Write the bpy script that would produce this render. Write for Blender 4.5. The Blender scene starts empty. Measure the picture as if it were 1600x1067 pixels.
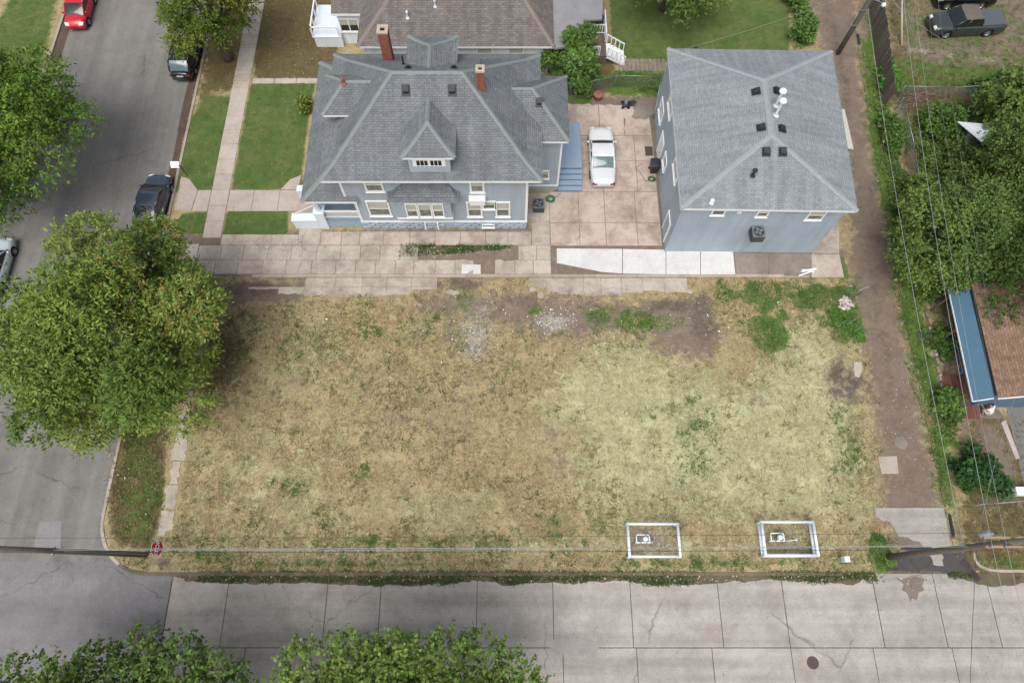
import bpy, bmesh, math, random
import numpy as np
from mathutils import Vector, Matrix, noise as mnoise

# ------------------------------------------------------------------ camera, sky, sun, exposure
scn = bpy.context.scene
COL = scn.collection
TH = math.atan(417 / 1050)          # tilt of the drone camera away from straight down
ALT = 42.0                          # flying height in metres
cam_d = bpy.data.cameras.new('camera')
cam_d.sensor_width = 36.0
cam_d.lens = 36.0 * 1050 / 1600
cam_d.clip_start = 0.5
cam_d.clip_end = 3000
cam = bpy.data.objects.new('camera', cam_d)
cam.location = (0, 0, ALT)
cam.rotation_euler = (TH, 0, 0)
COL.objects.link(cam)
scn.camera = cam

SUN_EL, SUN_AZ = math.radians(62), math.radians(200)
world = bpy.data.worlds.new('World')
scn.world = world
world.use_nodes = True
wn = world.node_tree.nodes
wl = world.node_tree.links
bg = wn['Background']
sky = wn.new('ShaderNodeTexSky')
sky.sky_type = 'NISHITA'
sky.sun_disc = False
sky.sun_elevation = SUN_EL
sky.sun_rotation = SUN_AZ
sky.air_density = 1.0
sky.dust_density = 6.0
sky.ozone_density = 1.0
hs = wn.new('ShaderNodeHueSaturation')          # cloud cover: a greyer sky
hs.inputs['Saturation'].default_value = 0.45
wl.new(sky.outputs[0], hs.inputs['Color'])
wl.new(hs.outputs[0], bg.inputs[0])
bg.inputs[1].default_value = 0.135
sun_d = bpy.data.lights.new('sun', 'SUN')
sun_d.energy = 1.15
sun_d.angle = math.radians(38)
sun_d.color = (1.0, 0.985, 0.96)
sun = bpy.data.objects.new('sun', sun_d)
sd = Vector((math.sin(SUN_AZ) * math.cos(SUN_EL), math.cos(SUN_AZ) * math.cos(SUN_EL), math.sin(SUN_EL)))
sun.rotation_euler = sd.to_track_quat('Z', 'Y').to_euler()
sun.location = (0, 0, 60)
COL.objects.link(sun)
scn.view_settings.view_transform = 'Standard'
scn.view_settings.look = 'None'
scn.view_settings.gamma = 1.0
scn.view_settings.use_curve_mapping = False
scn.view_settings.exposure = 0.3
scn.cycles.max_bounces = 5
scn.cycles.diffuse_bounces = 3
scn.cycles.transparent_max_bounces = 6

# ------------------------------------------------------------------ survey: photo position of a point of known height -> metres
CT, ST = math.cos(TH), math.sin(TH)
def S(u, v, z=0.0):
    x, y = (u - 800) / 1050, (533.5 - v) / 1050
    t = (ALT - z) / (CT - y * ST)
    return Vector((x * t, t * (y * CT + ST), z))
def WY(u, v, Y):                    # point on a wall that runs east-west at Y
    x, y = (u - 800) / 1050, (533.5 - v) / 1050
    t = Y / (y * CT + ST)
    return Vector((x * t, Y, ALT - t * (CT - y * ST)))
def PX(v):                          # metres per photo pixel on the ground at row v
    return ALT / (CT - (533.5 - v) / 1050 * ST) / 1050

R = random.Random(7)
# ------------------------------------------------------------------ object helpers
ORG = {}
def tag(o, label=None, cat=None, group=None, kind=None):
    if label: o['label'] = label
    if cat: o['category'] = cat
    if group: o['group'] = group
    if kind: o['kind'] = kind
    return o
def empty(name, loc, label=None, cat=None, group=None, rz=0.0):
    o = bpy.data.objects.new(name, None)
    o.location = loc
    o.rotation_euler = (0, 0, rz)
    o.empty_display_size = 0.3
    COL.objects.link(o)
    ORG[o.name] = Vector(loc)
    return tag(o, label, cat, group)
def org(parent):
    return ORG.get(parent.name, Vector((0, 0, 0)))
def link(name, me, parent=None, loc=(0, 0, 0)):
    o = bpy.data.objects.new(name, me)
    COL.objects.link(o)
    o.location = loc
    if parent is not None:
        o.parent = parent
        ORG[o.name] = org(parent)
    else:
        ORG[o.name] = Vector(loc)
    return o
def copy_tree(o, parent=None):
    c = o.copy()
    COL.objects.link(c)
    c.parent = parent
    for ch in list(o.children):
        copy_tree(ch, c)
    return c

class MB:
    """collects faces; build() links them as one mesh object (world coordinates, shifted to the parent's base)"""
    def __init__(s):
        s.v, s.f, s.m, s.uv = [], [], [], []
    def poly(s, pts, m=0, uv=None):
        b = len(s.v)
        s.v += [tuple(p) for p in pts]
        s.f.append(tuple(range(b, b + len(pts))))
        s.m.append(m)
        s.uv.append(uv)
        return s
    def obb(s, o, a, b, c, m=0):
        o, a, b, c = Vector(o), Vector(a), Vector(b), Vector(c)
        if a.cross(b).dot(c) < 0: a, b = b, a
        k = len(s.v)
        s.v += [tuple(o + a * i + b * j + c * l) for l in (0, 1) for j in (0, 1) for i in (0, 1)]
        for q in ((0, 2, 3, 1), (4, 5, 7, 6), (0, 1, 5, 4), (2, 6, 7, 3), (0, 4, 6, 2), (1, 3, 7, 5)):
            s.f.append(tuple(k + i for i in q)); s.m.append(m); s.uv.append(None)
        return s
    def box(s, x0, x1, y0, y1, z0, z1, m=0):
        return s.obb((x0, y0, z0), (x1 - x0, 0, 0), (0, y1 - y0, 0), (0, 0, z1 - z0), m)
    def bar(s, p, q, w, h, m=0, up=(0, 0, 1)):
        p, q = Vector(p), Vector(q)
        d = q - p
        x = d.normalized()
        y = Vector(up).cross(x)
        if y.length < 1e-4: y = Vector((1, 0, 0)).cross(x)
        y.normalize()
        zz = x.cross(y)
        return s.obb(p - y * w / 2 - zz * h / 2, d, y * w, zz * h, m)
    def tube(s, pts, rad, n=8, m=0, cap=True):
        pts = [Vector(p) for p in pts]
        if not hasattr(rad, '__len__'): rad = [rad] * len(pts)
        base = len(s.v)
        ref = None
        for i, p in enumerate(pts):
            t = (pts[min(i + 1, len(pts) - 1)] - pts[max(i - 1, 0)]).normalized()
            if ref is None:
                ref = t.orthogonal().normalized()
            else:
                ref = (ref - t * ref.dot(t))
                if ref.length < 1e-5: ref = t.orthogonal()
                ref.normalize()
            w = t.cross(ref)
            for k in range(n):
                a = 2 * math.pi * k / n
                s.v.append(tuple(p + (ref * math.cos(a) + w * math.sin(a)) * rad[i]))
        for i in range(len(pts) - 1):
            for k in range(n):
                a, b2 = base + i * n + k, base + i * n + (k + 1) % n
                s.f.append((a, b2, b2 + n, a + n)); s.m.append(m); s.uv.append(None)
        if cap:
            s.f.append(tuple(base + k for k in reversed(range(n)))); s.m.append(m); s.uv.append(None)
            e = base + (len(pts) - 1) * n
            s.f.append(tuple(e + k for k in range(n))); s.m.append(m); s.uv.append(None)
        return s
    def lathe(s, prof, c=(0, 0, 0), axis='z', n=16, m=0):
        c = Vector(c)
        base = len(s.v)
        for r, h in prof:
            for k in range(n):
                a = 2 * math.pi * k / n
                x, y = r * math.cos(a), r * math.sin(a)
                p = (x, y, h) if axis == 'z' else ((x, h, y) if axis == 'y' else (h, x, y))
                s.v.append(tuple(c + Vector(p)))
        for i in range(len(prof) - 1):
            for k in range(n):
                a, b2 = base + i * n + k, base + i * n + (k + 1) % n
                q = (a, b2, b2 + n, a + n)
                if axis == 'y': q = q[::-1]
                s.f.append(q); s.m.append(m); s.uv.append(None)
        return s
    def patch(s, p00, p10, p11, p01, nu=6, nv=6, bulge=(0, 0, 0), m=0):
        P = [Vector(p) for p in (p00, p10, p11, p01)]
        bl = Vector(bulge)
        base = len(s.v)
        for j in range(nv + 1):
            for i in range(nu + 1):
                a, b2 = i / nu, j / nv
                p = P[0] * (1 - a) * (1 - b2) + P[1] * a * (1 - b2) + P[2] * a * b2 + P[3] * (1 - a) * b2
                s.v.append(tuple(p + bl * (4 * a * (1 - a)) ** .7 * (0.25 + 0.75 * (4 * b2 * (1 - b2)) ** .7)))
        for j in range(nv):
            for i in range(nu):
                q = base + j * (nu + 1) + i
                s.f.append((q, q + 1, q + nu + 2, q + nu + 1)); s.m.append(m); s.uv.append(None)
        return s
    def slope(s, pts, m=0, eave=None):
        """roof face; pts[0]->pts[1] (or eave) is the course direction; uv in metres"""
        pts = [Vector(p) for p in pts]
        e = (Vector(eave) if eave else (pts[1] - pts[0])).normalized()
        nrm = Vector((0, 0, 0))
        for i in range(len(pts)):
            a, b2 = pts[i], pts[(i + 1) % len(pts)]
            nrm += a.cross(b2)
        nrm.normalize()
        if nrm.z < 0:
            pts = pts[::-1]; nrm = -nrm
        w = nrm.cross(e)
        s.poly(pts, m, [(p.dot(e), p.dot(w)) for p in pts])
        return s
    def mesh(s, name, mats, off=Vector((0, 0, 0)), smooth=False):
        me = bpy.data.meshes.new(name)
        me.from_pydata([tuple(Vector(p) - off) for p in s.v], [], s.f)
        if not isinstance(mats, (list, tuple)): mats = [mats]
        for q in mats: me.materials.append(q)
        me.polygons.foreach_set('material_index', s.m)
        if any(u is not None for u in s.uv):
            lay = me.uv_layers.new(name='UVMap')
            i = 0
            for f, u in zip(s.f, s.uv):
                for k in range(len(f)):
                    if u is not None: lay.data[i].uv = u[k]
                    i += 1
        if smooth:
            me.polygons.foreach_set('use_smooth', [True] * len(me.polygons))
        me.update()
        return me
    def build(s, name, mats, parent=None, smooth=False, at=None):
        off = org(parent) if parent is not None else (Vector(at) if at is not None else Vector((0, 0, 0)))
        return link(name, s.mesh(name, mats, off, smooth), parent, (0, 0, 0) if parent is not None else tuple(off))

# ------------------------------------------------------------------ materials
def lin(c):
    return tuple(((x / 255) / 12.92 if x <= 10 else (((x / 255) + 0.055) / 1.055) ** 2.4) for x in c)
MATS = {}
def nmat(name):
    m = bpy.data.materials.new(name)
    m.use_nodes = True
    nt = m.node_tree
    b = nt.nodes['Principled BSDF']
    MATS[name] = m
    return m, nt, b
def N(nt, t, **kw):
    n = nt.nodes.new(t)
    for k, v in kw.items(): setattr(n, k, v)
    return n
def tex_noise(nt, vec, scale, detail=4, rough=.6, dist=0):
    n = N(nt, 'ShaderNodeTexNoise')
    n.inputs['Scale'].default_value = scale
    n.inputs['Detail'].default_value = detail
    n.inputs['Roughness'].default_value = rough
    n.inputs['Distortion'].default_value = dist
    if vec is not None: nt.links.new(vec, n.inputs['Vector'])
    return n.outputs['Fac']
def ramp(nt, fac, stops):
    r = N(nt, 'ShaderNodeValToRGB')
    el = r.color_ramp.elements
    while len(el) < len(stops): el.new(0.5)
    for e, (p, c) in zip(el, stops):
        e.position = p
        e.color = (c[0], c[1], c[2], 1) if hasattr(c, '__len__') else (c, c, c, 1)
    nt.links.new(fac, r.inputs[0])
    return r.outputs[0]
def mixc(nt, fac, a, b, mode='MIX'):
    n = N(nt, 'ShaderNodeMix', data_type='RGBA', blend_type=mode)
    for sock, val in ((n.inputs[0], fac), (n.inputs[6], a), (n.inputs[7], b)):
        if isinstance(val, bpy.types.NodeSocket): nt.links.new(val, sock)
        elif hasattr(val, '__len__'): sock.default_value = (val[0], val[1], val[2], 1)
        else: sock.default_value = val
    return n.outputs[2]
def mth(nt, op, a, b=None, clamp=False):
    n = N(nt, 'ShaderNodeMath', operation=op, use_clamp=clamp)
    for i, val in enumerate((a, b)):
        if val is None: continue
        if isinstance(val, bpy.types.NodeSocket): nt.links.new(val, n.inputs[i])
        else: n.inputs[i].default_value = val
    return n.outputs[0]
def bump(nt, b, h, strength=.3, dist=.02):
    n = N(nt, 'ShaderNodeBump')
    n.inputs['Strength'].default_value = strength
    n.inputs['Distance'].default_value = dist
    nt.links.new(h, n.inputs['Height'])
    nt.links.new(n.outputs[0], b.inputs['Normal'])
def wpos(nt):
    return N(nt, 'ShaderNodeNewGeometry').outputs['Position']
def plain(name, c, rough=.6, var=.18, scale=3.0, metal=0.0, spec=.4, fine=25.0, bmp=.0, coat=0.0, obj_var=0.0):
    """a colour with uneven tone: broad noise + fine noise in world space"""
    m, nt, b = nmat(name)
    c = lin(c)
    p = wpos(nt)
    n1 = tex_noise(nt, p, scale, 5)
    n2 = tex_noise(nt, p, fine, 3)
    f = mth(nt, 'ADD', mth(nt, 'MULTIPLY', n1, .65), mth(nt, 'MULTIPLY', n2, .35))
    col = ramp(nt, f, [(.25, tuple(x * (1 - var) for x in c)), (.75, tuple(min(1, x * (1 + var)) for x in c))])
    if obj_var:
        oi = N(nt, 'ShaderNodeObjectInfo').outputs['Random']
        k = mth(nt, 'ADD', mth(nt, 'MULTIPLY', oi, 2 * obj_var), 1 - obj_var)
        cb = N(nt, 'ShaderNodeCombineColor')
        for i in range(3): nt.links.new(k, cb.inputs[i])
        col = mixc(nt, 1.0, col, cb.outputs[0], 'MULTIPLY')
    nt.links.new(col, b.inputs['Base Color'])
    b.inputs['Roughness'].default_value = rough
    b.inputs['Metallic'].default_value = metal
    b.inputs['Specular IOR Level'].default_value = spec
    b.inputs['Coat Weight'].default_value = coat
    b.inputs['Coat Roughness'].default_value = .06
    if bmp: bump(nt, b, n2, bmp, .02)
    return m

def concrete(name, c, stain, amount=.5, obj_var=.07, crack=0.0, spots=True, wear=None):
    m, nt, b = nmat(name)
    c, st = lin(c), lin(stain)
    p = wpos(nt)
    broad = tex_noise(nt, p, .55, 6, .62, .4)
    mid = tex_noise(nt, p, 2.6, 5, .65)
    fine = tex_noise(nt, p, 16, 4, .7)
    k = mth(nt, 'ADD', mth(nt, 'MULTIPLY', broad, .7), mth(nt, 'MULTIPLY', mid, .3))
    f = ramp(nt, k, [(.42, 0.0), (.68, 1.0)])
    col = mixc(nt, mth(nt, 'MULTIPLY', f, amount), c, st)
    g = ramp(nt, fine, [(.3, .80), (.7, 1.16)])
    col = mixc(nt, 1.0, col, g, 'MULTIPLY')
    oi = N(nt, 'ShaderNodeObjectInfo').outputs['Random']
    kk = mth(nt, 'ADD', mth(nt, 'MULTIPLY', oi, 2 * obj_var), 1 - obj_var)
    cb = N(nt, 'ShaderNodeCombineColor')
    for i in range(3): nt.links.new(kk, cb.inputs[i])
    col = mixc(nt, 1.0, col, cb.outputs[0], 'MULTIPLY')
    if wear:                                        # wheel-polished bands along the road
        mp = N(nt, 'ShaderNodeMapping'); mp.inputs['Scale'].default_value = wear
        nt.links.new(p, mp.inputs['Vector'])
        wv = tex_noise(nt, mp.outputs[0], 1.0, 4, .55)
        col = mixc(nt, 1.0, col, ramp(nt, wv, [(.32, .80), (.68, 1.16)]), 'MULTIPLY')
    if spots:
        sp = ramp(nt, tex_noise(nt, p, 5.5, 2, .5), [(.70, 0.0), (.75, .55)])
        col = mixc(nt, sp, col, tuple(x * .45 for x in st))
    if crack:
        vo = N(nt, 'ShaderNodeTexVoronoi', feature='DISTANCE_TO_EDGE')
        vo.inputs['Scale'].default_value = crack
        wob = N(nt, 'ShaderNodeTexNoise'); wob.inputs['Scale'].default_value = 1.3; wob.inputs['Detail'].default_value = 5
        nt.links.new(p, wob.inputs['Vector'])
        ad = N(nt, 'ShaderNodeVectorMath', operation='MULTIPLY_ADD')
        nt.links.new(wob.outputs['Color'], ad.inputs[0]); ad.inputs[1].default_value = (.9, .9, 0); nt.links.new(p, ad.inputs[2])
        nt.links.new(ad.outputs[0], vo.inputs['Vector'])
        cr = ramp(nt, vo.outputs['Distance'], [(.0, 1.0), (.0045, 0.0)])
        gate = ramp(nt, tex_noise(nt, p, .22, 2), [(.46, 0.0), (.58, .6)])
        col = mixc(nt, mth(nt, 'MULTIPLY', cr, gate), col, tuple(x * .35 for x in st))
    nt.links.new(col, b.inputs['Base Color'])
    b.inputs['Roughness'].default_value = .88
    b.inputs['Specular IOR Level'].default_value = .25
    bump(nt, b, fine, .25, .01)
    return m

def shingle(name, c, dark, mortar, row=.145, width=.30, stain=.35, var=1.0):
    m, nt, b = nmat(name)
    uv = N(nt, 'ShaderNodeUVMap').outputs[0]
    br = N(nt, 'ShaderNodeTexBrick', offset=.5, offset_frequency=2)
    br.inputs['Scale'].default_value = 1.0
    br.inputs['Brick Width'].default_value = width
    br.inputs['Row Height'].default_value = row
    br.inputs['Mortar Size'].default_value = .011
    br.inputs['Mortar Smooth'].default_value = .3
    br.inputs['Bias'].default_value = -.1
    br.inputs['Color1'].default_value = (*lin(c), 1)
    br.inputs['Color2'].default_value = (*lin(dark), 1)
    br.inputs['Mortar'].default_value = (*lin(mortar), 1)
    nt.links.new(uv, br.inputs['Vector'])
    p = wpos(nt)
    speck = ramp(nt, tex_noise(nt, p, 9, 4, .7), [(.3, .80), (.7, 1.18)])
    col = mixc(nt, 1.0, br.outputs['Color'], speck, 'MULTIPLY')
    mp = N(nt, 'ShaderNodeMapping'); mp.inputs['Scale'].default_value = (2.2, .22, 1)
    nt.links.new(uv, mp.inputs['Vector'])
    sk = ramp(nt, tex_noise(nt, mp.outputs[0], 1.0, 4, .6), [(.34, .84), (.66, 1.10)])    # rain streaks down the slope
    col = mixc(nt, 1.0, col, sk, 'MULTIPLY')
    big = ramp(nt, tex_noise(nt, p, .38, 5, .6, .5), [(.4, 0.0), (.68, 1.0)])
    col = mixc(nt, mth(nt, 'MULTIPLY', big, stain), col, tuple(x * .62 for x in lin(dark)))
    nt.links.new(col, b.inputs['Base Color'])
    b.inputs['Roughness'].default_value = .92
    b.inputs['Specular IOR Level'].default_value = .2
    sp = N(nt, 'ShaderNodeSeparateXYZ'); nt.links.new(uv, sp.inputs[0])
    saw = mth(nt, 'FRACT', mth(nt, 'DIVIDE', sp.outputs[1], row))
    h = mth(nt, 'SUBTRACT', mth(nt, 'MULTIPLY', br.outputs['Fac'], -.5), saw)
    bump(nt, b, h, .55, .03)
    return m

def siding(name, c, row=.13):
    m, nt, b = nmat(name)
    c = lin(c)
    p = wpos(nt)
    sp = N(nt, 'ShaderNodeSeparateXYZ'); nt.links.new(p, sp.inputs[0])
    saw = mth(nt, 'FRACT', mth(nt, 'DIVIDE', sp.outputs[2], row))
    n1 = tex_noise(nt, p, .7, 5)
    n2 = tex_noise(nt, p, 12, 3)
    col = ramp(nt, mth(nt, 'ADD', mth(nt, 'MULTIPLY', n1, .7), mth(nt, 'MULTIPLY', n2, .3)),
               [(.3, tuple(x * .88 for x in c)), (.7, tuple(x * 1.08 for x in c))])
    mp = N(nt, 'ShaderNodeMapping'); mp.inputs['Scale'].default_value = (1.8, 1.8, .18)
    nt.links.new(p, mp.inputs['Vector'])
    col = mixc(nt, 1.0, col, ramp(nt, tex_noise(nt, mp.outputs[0], 1.0, 4, .6), [(.3, .88), (.7, 1.06)]), 'MULTIPLY')
    line = ramp(nt, saw, [(.0, .72), (.12, 1.0)])
    col = mixc(nt, 1.0, col, line, 'MULTIPLY')
    nt.links.new(col, b.inputs['Base Color'])
    b.inputs['Roughness'].default_value = .62
    b.inputs['Specular IOR Level'].default_value = .3
    bump(nt, b, mth(nt, 'MULTIPLY', saw, -1.0), .35, .02)
    return m

def attr_foliage(name, rough=.55, trans=.14, attr='tint'):
    m, nt, b = nmat(name)
    a = N(nt, 'ShaderNodeAttribute', attribute_name=attr)
    nt.links.new(a.outputs['Color'], b.inputs['Base Color'])
    b.inputs['Roughness'].default_value = rough
    b.inputs['Specular IOR Level'].default_value = .25
    if trans:
        tr = N(nt, 'ShaderNodeBsdfTranslucent')
        nt.links.new(a.outputs['Color'], tr.inputs[0])
        mx = N(nt, 'ShaderNodeMixShader')
        mx.inputs[0].default_value = trans
        nt.links.new(b.outputs[0], mx.inputs[1]); nt.links.new(tr.outputs[0], mx.inputs[2])
        nt.links.new(mx.outputs[0], nt.nodes['Material Output'].inputs[0])
    return m

def glass(name, c, rough=.06, spec=.6):
    m, nt, b = nmat(name)
    p = wpos(nt)
    n = tex_noise(nt, p, 3.2, 2)
    cc = lin(c)
    nt.links.new(ramp(nt, n, [(.35, tuple(x * .7 for x in cc)), (.65, tuple(x * 1.2 for x in cc))]), b.inputs['Base Color'])
    b.inputs['Roughness'].default_value = rough
    b.inputs['Specular IOR Level'].default_value = spec
    return m

M = {}
M['slate'] = shingle('slate_grey_shingles', (123, 128, 131), (109, 113, 116), (86, 89, 91))
M['slate_cap'] = plain('ridge_cap_shingles', (125, 131, 131), .9, .16, 5, fine=14)
M['garage_roof'] = shingle('blue_grey_shingles', (143, 149, 154), (131, 136, 141), (112, 116, 120), stain=.16)
M['garage_cap'] = plain('garage_ridge_caps', (143, 149, 151), .9, .15, 5, fine=14)
M['brown_roof'] = shingle('brown_shingles', (125, 119, 114), (107, 101, 97), (86, 81, 78), stain=.25, row=.17, width=.36)
M['tan_roof'] = shingle('tan_shingles', (144, 118, 100), (118, 96, 82), (94, 76, 65), stain=.3, row=.16)
M['siding'] = siding('blue_grey_siding', (160, 170, 180))
M['garage_siding'] = siding('pale_blue_siding', (158, 171, 182), .2)
M['white_siding'] = siding('white_siding', (212, 218, 222), .14)
M['blue_siding'] = siding('deep_blue_siding', (92, 116, 138), .16)
M['trim'] = plain('white_trim', (226, 228, 229), .5, .07)
M['stone'] = plain('painted_stone', (150, 163, 176), .85, .2, 4, fine=12, bmp=.5, obj_var=.1)
M['pane'] = glass('window_pane', (118, 120, 112))
M['dark_glass'] = glass('dark_glass', (22, 26, 28), .04, .8)
M['car_glass'] = glass('car_glass', (24, 30, 31), .04, .8)
M['rear_glass'] = glass('green_tinted_glass', (78, 102, 100), .05, .8)
M['shade'] = plain('roller_blind', (176, 176, 166), .8, .06)
M['brick'] = shingle('chimney_brick', (140, 74, 56), (112, 58, 44), (150, 128, 116), row=.075, width=.22, stain=.25)
M['mortar_cap'] = plain('chimney_cap', (176, 160, 146), .9, .2)
M['black_metal'] = plain('black_metal', (44, 46, 50), .55, .2)
M['dark_plastic'] = plain('dark_plastic', (46, 50, 58), .45, .15)
M['soot'] = plain('soot', (18, 16, 15), .95, .2)
M['galv'] = plain('galvanised_metal', (150, 154, 158), .38, .15, metal=.6)
M['white_paint'] = plain('white_pipe_paint', (214, 222, 230), .42, .07)
M['rubber'] = plain('tyre_rubber', (30, 30, 31), .85, .2)
M['rim'] = plain('alloy_rim', (160, 162, 164), .3, .12, metal=.7)
M['porch_blue'] = plain('porch_blue_paint', (136, 154, 174), .6, .1, 2)
M['wood'] = plain('weathered_wood', (112, 98, 84), .9, .25, 2.5, fine=9, obj_var=.16)
M['fence_wood'] = plain('grey_fence_wood', (98, 90, 84), .92, .24, 3, fine=10, obj_var=.18)
M['pole_wood'] = plain('pole_wood', (104, 98, 90), .9, .28, 3, fine=14)
M['arm_wood'] = plain('crossarm_wood', (150, 130, 106), .88, .2, 3)
M['tin'] = plain('tin_roof', (146, 146, 148), .5, .22, 1.2, metal=.3)
M['blue_tin'] = plain('blue_roll_roof', (72, 106, 128), .75, .14, 1.5)
M['wire'] = plain('pale_wire', (150, 156, 154), .5, .15)
M['wire_mid'] = plain('dull_wire', (104, 112, 106), .6, .15)
M['wire_dark'] = plain('dark_wire', (52, 54, 54), .6, .15)
M['bark'] = plain('bark', (88, 76, 64), .95, .3, 4, fine=16, bmp=.5)
M['leaf'] = attr_foliage('leaf')
M['blade'] = attr_foliage('grass_blade', .8, .2)
M['bits'] = attr_foliage('litter_bits', .9, 0)
M['concrete'] = concrete('old_concrete', (180, 170, 158), (120, 107, 97), .8, .06, .10)
M['walk'] = concrete('sidewalk_concrete', (180, 169, 159), (142, 128, 117), .55, .07, 0)
M['street_conc'] = concrete('street_concrete', (169, 164, 156), (138, 132, 124), .8, .035, .085, wear=(.03, .9, 1))
M['pad'] = concrete('stained_pad', (186, 172, 160), (134, 114, 99), .9, .05, .16)
M['worn'] = concrete('worn_slab', (140, 130, 120), (100, 92, 84), .75, .08, .2)
M['new_conc'] = concrete('new_concrete', (208, 208, 206), (184, 183, 180), .7, .03, 0, spots=False)
M['asphalt'] = concrete('asphalt', (126, 124, 120), (104, 102, 99), .7, .03, .13, wear=(.8, .03, 1))
M['crossing'] = concrete('grey_intersection', (128, 126, 127), (106, 104, 105), .8, .03, .12, wear=(.06, .5, 1))
M['kerb'] = concrete('kerb_concrete', (172, 160, 148), (120, 110, 98), .6, .08, 0)
M['iron'] = plain('cast_iron', (80, 70, 68), .7, .25, 12)
M['red'] = plain('sign_red', (176, 24, 40), .45, .05)
M['hose'] = plain('green_hose', (40, 120, 78), .5, .1)
M['sheet_white'] = plain('white_sheet', (205, 212, 216), .5, .1)
M['rust'] = plain('rusty_steel', (142, 92, 78), .85, .3, 8)
M['redwood'] = plain('red_deck', (110, 70, 62), .8, .25, 5, obj_var=.15)

# ------------------------------------------------------------------ ground
def poly_sd(px, py, poly):
    """signed distance in metres, positive inside"""
    n = len(poly)
    inside = np.zeros(px.shape, bool)
    d = np.full(px.shape, 1e9)
    for i in range(n):
        x1, y1 = poly[i]; x2, y2 = poly[(i + 1) % n]
        c = ((y1 > py) != (y2 > py)) & (px < (x2 - x1) * (py - y1) / ((y2 - y1) if abs(y2 - y1) > 1e-9 else 1e-9) + x1)
        inside ^= c
        dx, dy = x2 - x1, y2 - y1
        t = np.clip(((px - x1) * dx + (py - y1) * dy) / (dx * dx + dy * dy + 1e-12), 0, 1)
        d = np.minimum(d, np.hypot(px - x1 - t * dx, py - y1 - t * dy))
    return np.where(inside, d, -d)
def PP(pts):
    return [tuple(S(u, v)[:2]) for u, v in pts]

KX, WX_, SY = -24.85, -37.5, 2.0      # east kerb and west kerb of the avenue, north kerb of the street
RC = 3.35
def road_depth(x, y):
    qx, qy = (KX + RC) - x, (SY + RC) - y
    d = np.hypot(np.maximum(qx, 0), np.maximum(qy, 0)) + np.minimum(np.maximum(qx, qy), 0) - RC
    west = x - WX_
    d = np.where((y > SY + 4), np.minimum(d, west), d)
    d = np.where((y < SY + 4) & (x < WX_), np.minimum(d, SY - y), d)
    return np.minimum(d, y + 8.0)

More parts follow.
